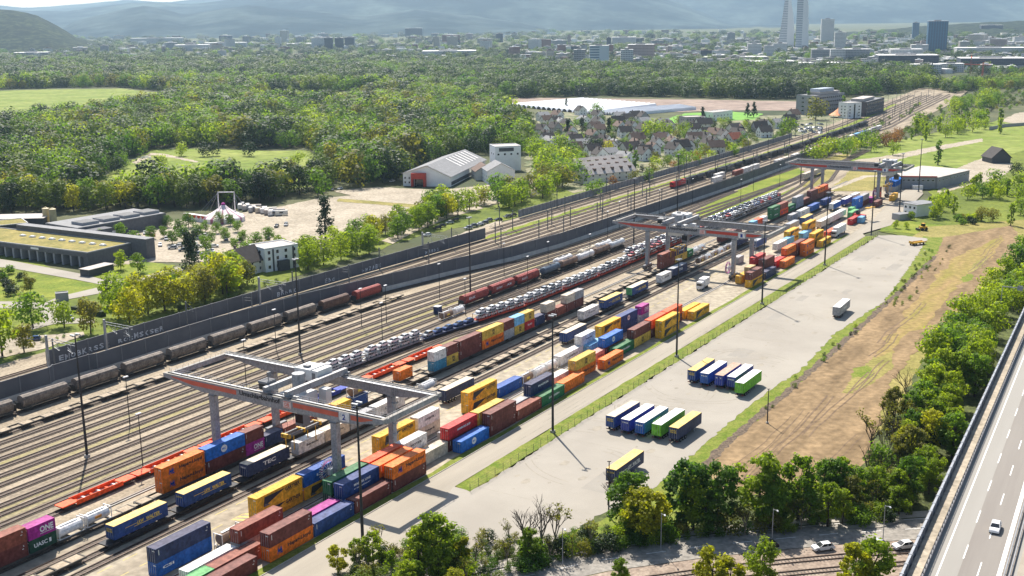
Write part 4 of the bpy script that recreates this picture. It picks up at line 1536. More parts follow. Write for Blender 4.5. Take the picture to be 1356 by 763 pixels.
ct('cream', F20, 87.6, T_ONE, W1, 'cream container first of three on brown ones')
ct('rust', F20, 95, T_ONE, W0, 'rust container between two cream topped stacks')
ct('brown', F20, 101.6, T_ONE, W0, 'brown container under the second cream one')
ct('cream', F20, 101.6, T_ONE, W1, 'cream container second of three on brown ones')
ct('brown', F20, 108, T_ONE, W0, 'brown container under the last cream one')
ct('grey', F20, 108, T_ONE, W1, 'greyish cream container last of three on brown ones')
ct('rust', F40, 181, T_ONE, W0, 'rusty brown container low behind the middle crane leg')
ct('rust', F20, 181, T_ONE, W1, 'rusty short container on top by the middle crane leg')
ct('brown', F20, 187.3, T_ONE, W1, 'brown short container on top by the middle crane leg')
ct('myel', F40, 193.5, T_ONE, W0, 'mustard container under a navy one inside the middle crane', 'MSC')
ct('navy', F40, 193.5, T_ONE, W1, 'navy container with white sign inside the middle crane', 'CMA')
ct('green', F20, 206.3, T_ONE, W0, 'green container inside the middle crane', 'EVER')
ct('brown', F40, 245, T_ONE, W0, 'dark brown container behind the middle crane')
ct('brown', F40, 258, T_ONE, W0, 'dark red container behind the middle crane')
ct('sky', F20, 285, T_ONE, W0, 'pale blue container low before the far green stack')
ct('redor', F20, 292, T_ONE, W0, 'orange container low before the far green stack')
ct('white', F20, 299, T_ONE, W0, 'white container low before the far green stack')
ct('green', F40, 311.4, T_ONE, W0, 'green container with white band, lower', 'EVERGREEN')
ct('green', F40, 311.4, T_ONE, W1, 'green container with white band, upper', 'EVERGREEN')
ct('redor', F40, 324, T_ONE, W0, 'orange red container under the far brown one', 'HAPAG')
ct('rust', F40, 324, T_ONE, W1, 'far brown container on an orange red one')
ct('green', F40, 336.4, T_ONE, W0, 'single green container beyond the brown one', 'EVER')
ct('grey', F40, 349, T_ONE, W0, 'lower light grey container of the far grey pair')
ct('grey', F40, 349, T_ONE, W1, 'upper light grey container of the far grey pair')
ct('brown', F40, 361.6, T_ONE, W0, 'long brown container beyond the far grey pair')
ct('brown', F40, 374, T_ONE, W0, 'brown container under the dark one in the far train')
ct('brown', F40, 374, T_ONE, W1, 'dark brown container raised in the far train')
ct('brown', F40, 386.4, T_ONE, W0, 'brown container under the far orange one')
ct('orange', F40, 386.4, T_ONE, W1, 'far orange container on the train', 'HAPAG')
ct('brown', F40, 399, T_ONE, W0, 'brown last lower container of the train')
ct('redor', F20, 399, T_ONE, W1, 'orange red last upper container of the train')
s = -126
while s < 405:
    lay(wag60, s, T_ONE, 'container wagon under the double stacked train', 'wagon', GW)
    s += 21.0


# tank containers: a horizontal vessel in a frame
def tank_container(m, sign=None, band=None):
    t = empty('tank_container')
    b = MB()
    n = 14
    prof = [(1.12 * cos(2 * pi * i / n), 1.32 + 1.12 * sin(2 * pi * i / n)) for i in range(n)]
    b.prism(prof, .35, 5.7, m)
    for x0, x1 in ((.15, .35), (5.7, 5.9)):
        vs = [(x0 if x0 < 1 else x1, .7 * y, 1.32 + .7 * (z - 1.32)) for y, z in prof] + [(x1 if x0 < 1 else x0, y, z) for y, z in prof]
        b.mesh(vs, [(i, (i + 1) % n, n + (i + 1) % n, n + i) for i in range(n)] + [tuple(range(n))], m)
    b.build('vessel', t, smooth=False)
    b = MB()
    for x in (0, 5.92):
        for y in (-1.2, 1.08):
            b.box(x, x + .14, y, y + .12, 0, 2.6, M_tarpw)
        for z in (0, 2.48):
            b.box(x, x + .14, -1.08, 1.08, z, z + .12, M_tarpw)
    for y in (-1.2, 1.08):
        b.box(.14, 5.92, y, y + .12, 0, .12, M_tarpw)
    b.box(1, 5, -.3, .3, 2.45, 2.52, M_steel)
    b.build('frame', t)
    if sign:
        b = MB()
        b.box(2.0, 3.6, -1.2, -1.16, 1.2, 1.75, sign)
        b.build('sign', t)
    return t


tkw, tkb = protos(tank_container, M_tarpw), protos(tank_container, M_tankb, M_ly)
tkg = protos(tank_container, M_tank, mat('orange_sign', (0.6, 0.25, 0.03), 0.6))
lay(tkw, -104.2, T_ONE, 'white tank container beside the purple lettered one', 'tank container', z=1.1)
lay(tkg, -97.6, T_ONE, 'silver tank container with an orange sign on the train', 'tank container', z=1.1)
lay(tkb, -88.4, E_ + 1.2, 'rusty brown tank container with pale lids beside the navy stack', 'tank container')
lay(tkb, -13.4, T_ONE, 'round brown tank container under the near crane', 'tank container', z=3.8)
lay(tkb, 27.8, E_, 'brown tank container with white ends in the middle block', 'tank container')
lay(tkw, 35, E_, 'white tank container in the middle block', 'tank container')
lay(tkw, 41.6, E_, 'white tank container next to the pale swap bodies', 'tank container')
lay(tkw, 8, -46.6, 'white tank container behind the right arm of the near crane', 'tank container')
lay(tkw, 213, T_ONE, 'white tank container next to the green one inside the middle crane', 'tank container', z=1.1)
lay(tkg, 220, T_ONE, 'silver tank container inside the middle crane', 'tank container', z=1.1)
c('white', F45, 49.0, E_, Z0, 'long white swap body with a dark panel', 'LOGISTICS', group=GS)
c('sky', F30, 63.3, E_ + 2.0, Z0, 'light blue topped swap body before the white refrigerated pair', group=GS)


# ------------------------------------------------------------------ semitrailers
def trailer(body, roof, words=None, rear=None, wheels=True, L=13.6, lm=None, rw=None, rm=None):
    bm_ = paint(body)
    t = empty('semitrailer')
    b = MB()
    b.box(0, L, -1.27, 1.27, 1.15, 4.0, bm_, skip='t')
    b.build('body', t)
    b = MB()
    b.box(.04, L - .04, -1.24, 1.24, 3.96, 4.03, roof)
    b.build('roof', t)
    b = MB()
    b.box(-.05, 0, -1.2, -.02, 1.25, 3.9, paint(rear or body))
    b.box(-.05, 0, .02, 1.2, 1.25, 3.9, paint(rear or body))
    for y in (-.9, -.3, .3, .9):
        b.box(-.09, -.05, y - .025, y + .025, 1.3, 3.8, M_steel)
    if rw:
        for i, w in enumerate(rw.split('/')):
            b.text(w, (-.1, .85, 3.1 - .45 * i), (0, -1, 0), (0, 0, 1), 1.7, rm or M_lw, .34)
    b.build('rear_door', t)
    if words:
        b = MB()
        ml = lm or M_lw
        w0 = words.split('/')
        if words.startswith('LKW'):
            b.text("LKW", (L * .42, -1.28, 2.3), (1, 0, 0), (.1, 0, 1), 1.6, ml, .75)
            b.text("WALTER", (L * .58, -1.28, 2.3), (1, 0, 0), (.1, 0, 1), 3.6, ml, .75)
            b.box(L * .36, L * .88, -1.283, -1.28, 2.12, 2.22, ml)
            b.box(L * .2, L * .42, -1.283, -1.28, 2.6, 2.7, ml)
        else:
            b.text(w0[0], (L * .36, -1.28, 2.2), (1, 0, 0), (0, 0, 1), L * .3, ml, .95)
        b.build('lettering', t)
    b = MB()
    b.box(.2, L - .3, -.5, .5, .95, 1.15, M_dark)
    b.box(L * .72, L * .75, -1.0, -.8, .05, 1.15, M_steel)
    b.box(L * .72, L * .75, .8, 1.0, .05, 1.15, M_steel)
    b.box(.1, .3, -1.2, 1.2, .45, .65, M_dark)
    b.box(.08, .1, -1.2, -.7, .5, .62, mat('tail_lamp', (0.35, 0.02, 0.015), 0.4))
    b.box(.08, .1, .7, 1.2, .5, .62, MATS['tail_lamp'])
    b.build('chassis', t)
    if wheels:
        for x in (1.8, 3.1, 4.4):
            for y in (-1.22, .92):
                b = MB()
                b.tube((x, y, .5), (x, y + .3, .5), .5, .5, M_tyre, 12)
                b.tube((x, y - .01, .5), (x, y + .31, .5), .24, .24, M_steel, 8)
                b.build('wheel', t)
    return t


LOT = [  # lower row then upper row in the lot, left to right
    ('dblue', M_tarp, None, 'LKW/WALTER', M_ly, 'pale roofed navy trailer at the left of the lower lot row', (835, 561, 829)),
    ('indigo', M_tarpw, None, 'TKS', M_lw, 'white roofed royal blue trailer second in the lower lot row', 0),
    ('blue', M_tarpw, 'P&O FERRY', 'P&O', M_lw, 'white roofed blue trailer with big white lettering on its side', 0),
    ('lgreen', M_tarpw, None, '', M_lw, 'bright green trailer with a pinkish roof in the lower lot row', 0),
    ('navy', M_tarpy, None, 'LKW/WALTER', M_ly, 'dark navy trailer with a yellow roof at the right of the lower lot row', 0)]
px_low = [(814.2, 552.0), (834.0, 556.5), (853.0, 560), (875.5, 563), (898.3, 567.2)]
px_up = [(921.6, 491.2), (938.3, 495), (957.8, 497.7), (974, 499.8), (985, 507.7)]
UP = [('dblue', M_tarpy, None, 'LKW/WALTER', M_ly, 'blue trailer with a patched yellow roof at the left of the upper lot row'),
      ('blue', M_tarpw, None, 'P&O', M_lw, 'white roofed blue trailer second in the upper lot row'),
      ('indigo', M_tarpb, None, 'E  T', M_lw, 'brown roofed dark blue trailer in the middle of the upper lot row'),
      ('indigo', M_tarpw, None, 'DKB', M_lw, 'white roofed dark trailer fourth in the upper lot row'),
      ('lgreen', M_tarpw, None, '', M_lw, 'green trailer with a white roof at the right of the upper lot row')]
for rows, pxs, rz in ((LOT, px_low, -.028), (UP, px_up, -.012)):
    for r, (a, bb) in zip(rows, pxs):
        t = trailer(r[0], r[1], r[2], rw=r[3] or None, rm=r[4])
        s, tt = st(*at(a, bb, 4.0))
        yplace(t, s, tt - 1.26, -.1, rz)
        tag(t, r[5], 'semitrailer', 'semitrailers parked on the lot')
t = trailer('grey', M_tarpw, 'box', 'grey')
s, tt = st(*at(1112.6, 407.2, 4))
tag(yplace(t, s, tt - 1.26, -.1, .028), 'grey and dark trailer with a white roof alone in the middle of the lot', 'semitrailer')
t = trailer('navy', M_tarpy, 'LKW', rw='LKW', rm=M_ly)
s, tt = st(*at(816, 622.5, 4))
tag(yplace(t, s, tt - 1.26, -.1, -.02), 'yellow roofed dark trailer alone near the bottom of the lot', 'semitrailer')

GL = 'semitrailers on the rail wagons'
pk = protos(pocket_wagon, 17.5, 'black')


def on_rail(s, body, roof, words, label, rear=None, lm=M_ly, rw=None):
    t = trailer(body, roof, words, rear, True, lm=lm, rw=rw, rm=lm)
    yplace(t, s, T_LKW, .42)
    tag(t, label, 'semitrailer', GL)
    lay(pk, s - 1.9, T_LKW, 'black pocket wagon carrying a trailer', 'wagon', 'pocket wagons under the trailer train')


on_rail(-99.2, 'dblue', M_tarpy, 'LKW/', 'blue trailer with yellow lettering nearest the left edge on the train', rw='LKW/WALTER')
on_rail(-81.2, 'dblue', M_tarpy, 'LKW/', 'blue trailer with yellow lettering second on the train', rw='LKW')
on_rail(-62.6, 'navy', M_tarp, 'TEC', 'navy trailer lettered TEC under the near crane', lm=M_lw, rw='TEC')
on_rail(111, 'dblue', M_tarpy, 'LKW/', 'blue trailer behind the white box on the train', rw='LKW')
on_rail(132.5, 'dblue', M_tarp, 'LKW/', 'blue trailer with a pale green rear on the train', rear='pgreen')
on_rail(169, 'navy', M_tarpg, 'TFG', 'grey roofed navy trailer before the middle crane', lm=M_lw)
on_rail(238, 'navy', M_tarpg, None, 'dark blue trailer behind the right leg of the middle crane')
GX = 'boxes on the trailer train'
for s, L, col, lab, w in [(-45.8, F30, 'white', 'white box container under the near crane', 'Bertschi'), (-36.4, F30, 'cream', 'cream white box container with an orange sign', 'Cargo'),
                          (-26.8, F30, 'grey', 'light grey box container hidden by the crane girder', None),
                          (-16.6, F40, 'white', 'white box container with blue lettering beneath the far girder', 'CRONOS'),
                          (95.4, F30 + 2, 'white', 'white box alone before the blue trailers', 'Cargo'), (158.2, F30, 'white', 'white box before the navy pair', 'TRANSFER'),
                          (312, F30, 'grey', 'whitish box first behind the middle crane', None), (325.3, F30, 'white', 'white striped box in the far part of the train', 'box'),
                          (334, F20, 'white', 'small white box in the far part of the train', None),
                          (343.5, F45, 'blue', 'blue box with a white roof in the far part of the train', None), (365.8, F40, 'dblue', 'tall dark blue box in the far part of the train', None)]:
    o = container(col, L, s, T_LKW, 1.15, lab, w, group=GX, name='swap_body')
    if s in (-45.8, -26.8, 95.4, 158.2, 325.3, 343.5, 365.8, 312):
        lay(wag60, s - 1, T_LKW, 'flat wagon under boxes of the trailer train', 'wagon', 'flat wagons of the trailer train')
for i, s in enumerate((196, 203, 210, 217, 224, 231)):
    lay(tkg if i % 2 else tkb, s, T_LKW, 'pale tank container in a row inside the middle crane', 'tank container', 'row of tank containers inside the middle crane', z=1.1)
wf = protos(flat_wagon, 19.6, None, M_wood, 'empty_flat_wagon')
for s in (-146, -125.5, 8, 29, 50, 71, 176, 255, 276, 297):
    lay(wf, s, T_LKW, 'empty flat wagon with a patchy wooden floor', 'wagon', 'empty flat wagons of the trailer train')
for s in (-66, -47.6, -29.2, -10.8, 7.6, 26, 44.4, 62.8, 81.2, 99.6, 118, 136.4):
    lay(wf, s - 6, -118.6, 'rusty empty flat wagon along the hopper wagons', 'wagon', 'empty flat wagons along the hopper wagons') if s < 90 else None
# orange pocket wagons
po = protos(pocket_wagon, 19.5, 'redor')
for s in (-93.8, -73.8, -53.6, -33.4):
    lay(po, s, -66.6, 'empty vivid orange pocket wagon on the siding', 'wagon', 'empty orange pocket wagons')
for s in (7, 27.3):
    lay(po, s, -66.4 + (2 if s < 10 else 0) * 0, 'empty orange pocket wagon beside the double stack', 'wagon', 'empty orange pocket wagons by the car train')
pn = protos(pocket_wagon, 19.5, 'indigo')
for s in (-14.6,):
    lay(pn, s - 5, -66.4, 'navy and white pocket wagon framed by the near crane', 'wagon')
lay(wf, 10.0, -57.0 + .4, 'wagon under the lone orange container', 'wagon')

# hopper wagons along the wall
M_hop = mat('hopper_grey', (0.11, 0.088, 0.072), 0.7, scale=0.5, rgb2=(0.24, 0.195, 0.16), scale2=2)
M_hopb = mat('hopper_brown', (0.085, 0.045, 0.035), 0.7, scale=0.5, rgb2=(0.15, 0.085, 0.06), scale2=2)
M_hopr = mat('hopper_red', (0.24, 0.04, 0.035), 0.65, scale=0.5, rgb2=(0.32, 0.07, 0.055), scale2=2)


def hopper(L, m, name='hopper_wagon', tag_=None):
    t = empty(name)
    b = MB()
    prof = [(-.7, .95), (.7, .95), (1.35, 2.2), (1.35, 3.3), (1.1, 3.85), (.5, 4.15), (-.5, 4.15), (-1.1, 3.85), (-1.35, 3.3), (-1.35, 2.2)]
    b.prism(prof, .9, L - .9, m)
    b.box(.9, L - .9, -.35, .35, 4.15, 4.22, m)
    for x in range(2, int(L) - 1, 3):
        b.box(x, x + .12, -1.42, 1.42, 2.1, 3.4, m)
    b.build('body', t)
    b = MB()
    b.box(0, L, -1.1, 1.1, .8, 1.0, M_under)
    b.box(.1, .2, -1.2, 1.2, 1.0, 2.6, M_dark)
    b.box(L - .2, L - .1, -1.2, 1.2, 1.0, 2.6, M_dark)
    b.build('frame', t)
    for x in (2.2, L - 2.2):
        b = MB()
        bogie(b, x)
        b.build('bogie', t)
    if tag_:
        b = MB()
        for i, w in enumerate(tag_):
            b.text(w, (L * (.2 + .4 * i), -1.38, 2.2), (1, 0, 0), (0, 0, 1), L * .24, M_graf, .9)
        b.build('graffiti', t)
    return t


hg, hb = protos(hopper, 15.8, M_hop), protos(hopper, 15.8, M_hopb)
for i, s in enumerate((-92, -75, -58, -41, -24, -7, 10, 27, 44)):
    lay(hg, s, -130 if s < 40 else -129.7, 'dusty grey hopper wagon along the noise wall', 'wagon', 'grey hopper wagons along the noise wall')
lay(hb, 61.5, -129.2, 'dark brown hopper wagon behind the grey ones', 'wagon')
t = hopper(15.8, M_hopr)
yplace(t, 79, -128.4, 0)
tag(t, 'dark red wagon at the end of the grey hopper wagons', 'wagon')
for s, w, l in [(92.5, ('ENK',), 'red covered wagon with white graffiti at the front of its row'), (110.5, ('SOW', 'AK'), 'red covered wagon with white graffiti second in its row'),
                (128.5, ('RIOT',), 'red covered wagon third in its row')]:
    t = hopper(17.3, M_hopr, 'covered_wagon', w)
    yplace(t, s, -90.4 + (s - 92) * .01, 0)
    tag(t, l, 'wagon')


def tank_wagon(m, m2=None):
    t = empty('tank_wagon')
    b = MB()
    n = 16
    L = 14
    prof = [(1.4 * cos(2 * pi * i / n), 2.6 + 1.4 * sin(2 * pi * i / n)) for i in range(n)]
    b.prism(prof, .9, L - .9, m)
    for xo, xi in ((.45, .9), (L - .45, L - .9)):
        vs = [(xo, .65 * y, 2.6 + .65 * (z - 2.6)) for y, z in prof] + [(xi, y, z) for y, z in prof]
        b.mesh(vs, [(i, (i + 1) % n, n + (i + 1) % n, n + i) for i in range(n)] + [tuple(range(n))], m)
    b.tube((L / 2, 0, 3.9), (L / 2, 0, 4.3), .4, .4, m, 10)
    b.build('tank', t)
    b = MB()
    b.box(0, L, -1.1, 1.1, .85, 1.05, M_under)
    b.box(3, L - 3, -.25, .25, 4.02, 4.1, M_dark)
    b.build('frame', t)
    for x in (2.2, L - 2.2):
        b = MB()
        bogie(b, x)
        b.build('bogie', t)
    return t


M_tblue = mat('tank_slate', (0.08, 0.11, 0.15), 0.55, scale=0.5, var=0.2)
for s, m, l in [(147.5, M_tblue, 'slate blue tank wagon behind the red covered wagons'), (162.2, M_tankb, 'dark brown tank wagon between slate and white ones'),
                (177, M_tarpw, 'dirty white tank wagon in the siding'), (191.6, M_tankb, 'dark brown tank wagon before the last pale one'),
                (206.2, M_tank, 'pale tank wagon at the far end of its row')]:
    t = tank_wagon(m)
    yplace(t, s, -89.3 + (s - 147) * .0, 0)
    tag(t, l, 'wagon')
for s, m, l in [(165, M_tarpw, 'white tank wagon in the row behind the slate one'), (186, M_tarp, 'cream tank wagon in the row behind the white one'),
                (201, M_tarpw, 'white tank wagon in the row behind the pale last one')]:
    t = tank_wagon(m)
    yplace(t, s, -93.2, 0)
    tag(t, l, 'wagon')
lay(tkb, 75, -86.6, 'small brown tank standing before the white car train', 'tank container')
lay(tkw, 82, -86.6, 'small white tank standing before the white car train', 'tank container')
b = MB()
b.box(-1.2, 1.2, -1, 1, 0, 2.6, paint('navy'), top=M_steel)
b.box(-1.3, 1.3, -1.1, 1.1, 2.6, 2.7, M_steel)
tag(yplace(b.build('relay_hut'), 82, -93, -.1), 'small dark blue relay hut at the end of the red wagons', 'hut')
# white covered wagons under the far crane, main line freight
for s, l in [(461, 'first'), (480, 'second')]:
    o = container('cream', 18, s, -84.5, 1.1, 'pale ribbed covered wagon left of the far crane, %s of two' % l, name='covered_wagon')
    o['category'] = 'wagon'
    o['group'] = 'pale covered wagons'
loco = empty('locomotive')
b = MB()
b.prism([(-1.45, 1), (1.45, 1), (1.45, 3.2), (1.2, 3.9), (-1.2, 3.9), (-1.45, 3.2)], 0, 17.5, paint('hsred'))
b.build('body', loco)
b = MB()
b.box(.3, 17.2, -1.2, 1.2, .3, 1.0, M_under)
b.box(-.02, .0, -1.1, 1.1, 2.3, 3.2, M_glass)
b.build('underframe', loco)
b = MB()
b.box(3, 14, -1, 1, 3.9, 4.2, M_dark)
b.build('roof_gear', loco)
tag(yplace(loco, 392, -142, -.1), 'red locomotive at the head of the dark train', 'locomotive')
hopb2 = protos(hopper, 15.8, M_dark, 'dark_wagon')
ht = protos(tank_wagon, M_dark)
s = 411
i = 0
while s < 830:
    sh = 0 if s < 600 else -5 * (s - 600) / 250
    lay(ht if i % 3 else hopb2, s, -142 + sh, 'black wagon of the long dark train on the main line', 'wagon', 'wagons of the long dark train', z=-.1)
    s += 16.6
    i += 1
for k, (s, t, col) in enumerate([(420, -127.6, 'white'), (436, -132.4, 'white'), (455, -127.6, 'rust'), (470, -127.6, 'white'), (486, -127.6, 'white'), (520, -122.8, 'white'), (536, -122.8, 'cream'),
                                 (556, -122.8, 'white'), (596, -122.8, 'white'), (612, -122.8, 'hsred'), (628, -122.8, 'white'), (645, -122.8, 'white'), (700, -124, 'white'),
                                 (718, -124, 'sky'), (736, -124, 'blue'), (754, -124, 'white'), (772, -125, 'grey'), (790, -125, 'white')]):
    o = container(col, 13.5, s, t, .9, 'parked %s wagon on the main line behind the noise wall' % {'sky': 'light blue', 'hsred': 'red', 'rust': 'brown red', 'cream': 'cream'}.get(col, col),
                  name='box_wagon', group='parked wagons behind the noise wall')
    o['category'] = 'wagon'


# ------------------------------------------------------------------ cars
def car_data(m, kind=0):
    b = MB()
    L, w = (4.3, .88) if kind == 0 else (4.5, .92)
    h = 1.45 if kind == 0 else 1.65
    lower = [(0, .35), (.05, .75), (.35, .95), (1.15, .98), (3.7, 1.0), (4.15, .95), (L, .7), (L - .02, .35)]

    def shell(prof, wb, wt, m_):
        zs = [z for _, z in prof]
        zlo, zhi = min(zs), max(zs)
        n = len(prof)
        ww = [wb + (wt - wb) * (z - zlo) / (zhi - zlo) for _, z in prof]
        vs = [(x, -k, z) for (x, z), k in zip(prof, ww)] + [(x, k, z) for (x, z), k in zip(prof, ww)]
        b.mesh(vs, [(i, (i + 1) % n, n + (i + 1) % n, n + i) for i in range(n)], m_)
        b.mesh(vs, [tuple(range(n - 1, -1, -1)), tuple(range(n, 2 * n))], m_)
    shell(lower, w, w - .06, m)
    body = b
    shell([(1.0, .97), (1.75, h - .06), (2.1, h), (3.3, h), (3.75, h - .12), (4.05, .99)], w - .08, w - .26, M_glass)
    b.mesh([(1.82, -w + .28, h + .004), (1.82, w - .28, h + .004), (2.1, w - .24, h + .02), (2.1, -w + .24, h + .02)], [(0, 3, 2, 1)], m)
    b.box(2.0, 3.45, -w + .25, w - .25, h - .03, h + .025, m)
    for x in (1.45, 2.75, 3.6):                                          # pillars
        for sgn in (-1, 1):
            b.bar((x if x > 1.5 else 1.1, sgn * (w - .1), .98), (x + (.05 if x > 1.5 else .45), sgn * (w - .25), h - .02), .09, .06, m)
    bd = b.data('car')
    wb = MB()
    for x in (.8, 3.45):
        for y in (-w - .01, w - .19):
            b.tube((x, y, .32), (x, y + .2, .32), .33, .33, M_tyre, 8)
    far = b.data('car')
    wb.tube((0, 0, 0), (0, .2, 0), .33, .33, M_tyre, 12)
    wb.tube((0, -.005, 0), (0, .205, 0), .18, .18, M_steel, 8)
    wd = wb.data('wheel')
    b = MB()
    for y in (-w + .12, w - .42):
        b.box(-.012, .06, y, y + .3, .6, .74, mat('head_lamp', (0.75, 0.75, 0.78), 0.2, spec=0.6))
        b.box(L - .06, L + .006, y, y + .3, .72, .86, MATS['tail_lamp'])
    ld = b.data('lamps')
    return bd, wd, ld, far, w


CARP = {'white': (0.74, 0.74, 0.74), 'silver': (0.42, 0.43, 0.45), 'black': (0.015, 0.016, 0.02), 'red': (0.42, 0.02, 0.02), 'blue': (0.03, 0.07, 0.2), 'grey': (0.14, 0.145, 0.155)}
CARD = {k: car_data(mat('car_paint_' + k, v, 0.22, var=0.03, spec=0.6), i % 2) for i, (k, v) in enumerate(CARP.items())}


def car(col, x, y, z, rz, label, group=None, simple=False):
    bd, wd, ld, far, w = CARD[col]
    o = link('car', far if simple else bd)
    if not simple:
        link('lamps', ld, o)
        for wx in (.8, 3.45):
            for wy in (-w - .01, w - .19):
                link('wheel', wd, o).location = (wx, wy, .32)
    place(o, x, y, z, rz)
    return tag(o, label, 'car', group)


def path_at(line, s):
    for (a, c), (d, e) in zip(line, line[1:]):
        if a <= s <= d:
            return c + (e - c) * (s - a) / (d - a), atan2(-(e - c), d - a)
    return line[-1][1], 0


M_cgrey = mat('carrier_grey', (0.3, 0.31, 0.33), 0.6, scale=0.6, var=0.2)


def carrier(m, two=True):
    t = empty('car_carrier')
    L = 26.5
    b = MB()
    b.box(0, L, -1.35, 1.35, .75, .9, m)
    for y in (-1.45, 1.35):
        b.box(0, L, y, y + .1, .6, 1.15, m)
    b.build('lower_deck', t)
    if two:
        b = MB()
        b.box(0, L, -1.4, 1.4, 2.78, 2.88, M_cgrey)
        for y in (-1.48, 1.4):
            b.box(0, L, y, y + .08, 2.68, 2.98, M_cgrey)
        for k in range(9):
            x = k * (L - .2) / 8
            for y in (-1.47, 1.37):
                b.box(x, x + .16, y, y + .1, 1.1, 2.72, m)
        for k in range(0, 8, 2):
            x = k * (L - .2) / 8
            b.bar((x + .1, -1.42, 1.1), (x + 3.3, -1.42, 2.75), .1, .1, m)
        b.build('upper_deck', t)
    for x in (1.6, 8.8, L - 8.8, L - 1.6):
        b = MB()
        b.tube((x, -.85, .6), (x, .85, .6), .4, .4, M_dark, 8)
        b.build('wheelset', t)
    return t


cg, crd, cflat = protos(carrier, M_cgrey), protos(carrier, mat('carrier_red', (0.5, 0.06, 0.03), .6, var=.25, scale=.8)), protos(carrier, paint('navy'), False)
rc = random.Random(11)


def car_train(line, s0, s1, plan, name):
    s = s0
    while s + 26 < s1:
        kind, cols, colname = plan(s)
        get = {'g': cg, 'r': crd, 'f': cflat}[kind]
        tm, ang = path_at(line, s + 13)
        o = get()
        yplace(o, s, path_at(line, s)[0], 0, ang)
        tag(o, {'g': 'grey double deck car carrier', 'r': 'red framed double deck car carrier', 'f': 'dark low car carrier with a single deck'}[kind] + ' in the ' + name, 'wagon',
            'car carriers of the ' + name)
        for deck, z in ((0, .9), (1, 2.88)):
            if deck and kind == 'f':
                continue
            for k in range(5):
                col = rc.choice(cols)
                ss = s + .9 + k * 5.15 + rc.uniform(-.1, .1)
                t_, a_ = path_at(line, ss)
                x, y = yd(ss, t_)
                car(col, x, y, z, YROT + a_, 'new %s car on the %s deck of the %s' % (col, 'upper' if deck else 'lower', name), 'new cars on the ' + name, simple=True)
        s += 27.3


W_ = ['white'] * 6 + ['silver']


def plan1(s):
    if s < 50:
        return 'g', ['white'], 0
    if s < 76:
        return 'f', ['blue', 'blue', 'silver'], 0
    if s < 165:
        return 'r', W_, 0
    if s < 205:
        return 'r', ['black', 'blue', 'silver', 'white', 'black', 'red'], 0
    if s < 240:
        return 'r', ['red', 'black', 'silver', 'white', 'red'], 0
    return 'g', ['black', 'blue', 'red', 'silver', 'black', 'white'], 0


car_train(CAR_LINE, -4, 390, plan1, 'long car train')
car_train(CAR_LINE2, 196, 395, lambda s: ('g', W_ if s < 255 or s > 340 else ['blue', 'silver', 'black', 'white'], 0), 'second car train')

# cars on the road
p = bridge_pt(*[0, 0])
bx, by = at(1312, 716, BZ)
car('white', bx + 1.5, by + 2.4, BZ + .02, BA, 'white car driving towards the camera on the motorway')
for (a, c_), col, l, rz in [((1089, 724), 'white', 'white car on the street left of the yellow green tree', pi + .05), ((1196, 722), 'white', 'white car on the street entering under the viaduct', pi + .05),
                            ((1158, 721), 'silver', 'pale car on the street hidden by the yellow green tree', .05), ((1015, 722), 'black', 'dark car on the street beside the lamp', .05)]:
    x, y = at(a, c_, .6)
    an = radians(90 - 76)
    car(col, x - 2 * cos(an), y - 2 * sin(an), -.05, an if rz < 1 else an, l)
for (a, c_), col, l in [((36, 450), 'blue', 'blue car parked on the gravel track beside the trees'), ((96, 424), 'grey', 'dark car parked by the clipped hedge'),
                        ((365, 301), 'black', 'dark car beside the fairground caravans'), ((378, 299), 'silver', 'pale car beside the fairground caravans'),
                        ((356, 317), 'black', 'dark car under the young trees of the square'), ((441, 252), 'grey', 'grey car beside the hall lawn'), ((448, 251), 'white', 'white car beside the hall lawn'),
                        ((517, 241), 'white', 'white car in front of the white hall')]:
    x, y = at(a, c_)
    car(col, x, y, -.3, rnd.uniform(0, 3), l)
# car parks: rows of small vehicles
GP = 'vehicles in the fairground car park'
for (a, c_), col in zip([(175, 314), (186, 318), (196, 322), (212, 326), (222, 329), (230, 326), (236, 332), (246, 320), (255, 316), (262, 322), (268, 326), (275, 332), (282, 334),
                         (270, 336), (232, 306), (250, 308), (266, 306), (278, 312), (300, 318), (310, 320), (206, 312), (192, 310), (220, 318), (290, 326)],
                        ['white', 'red', 'white', 'white', 'silver', 'white', 'grey', 'white', 'silver', 'white', 'white', 'white', 'white', 'silver', 'white', 'white', 'silver', 'white',
                         'blue', 'grey', 'red', 'white', 'silver', 'white']):
    x, y = at(a, c_)
    car(col, x, y, -.35, rnd.choice((.3, 1.9, 3.4)) + rnd.uniform(-.1, .1), '%s car parked among the young trees of the fairground square' % col, GP, simple=True)
GP = 'cars parked along the railway below the hall'
for a, c_ in [(615, 303), (622, 300), (630, 298), (636, 296), (643, 293), (580, 300), (574, 303), (506, 292), (512, 296), (520, 293), (500, 298), (668, 288), (675, 286), (560, 312), (590, 296), (598, 292), (655, 292)]:
    x, y = at(a, c_)
    k = rnd.choice(['white', 'black', 'grey', 'silver', 'black'])
    car(k, x, y, -.3, rnd.uniform(.4, .8), '%s car parked on the gravel below the white hall' % k, GP, simple=True)
GP = 'vehicles on the caravan lot'
for i in range(34):
    a, c_ = rnd.uniform(1054, 1092), rnd.uniform(164, 178)
    x, y = at(a, c_)
    k = rnd.choice(['white', 'white', 'white', 'silver', 'grey'])
    car(k, x, y, -.3, rnd.choice((.5, 2.0)) + rnd.uniform(-.1, .1), '%s vehicle on the crowded lot by the far railway' % k, GP, simple=True)


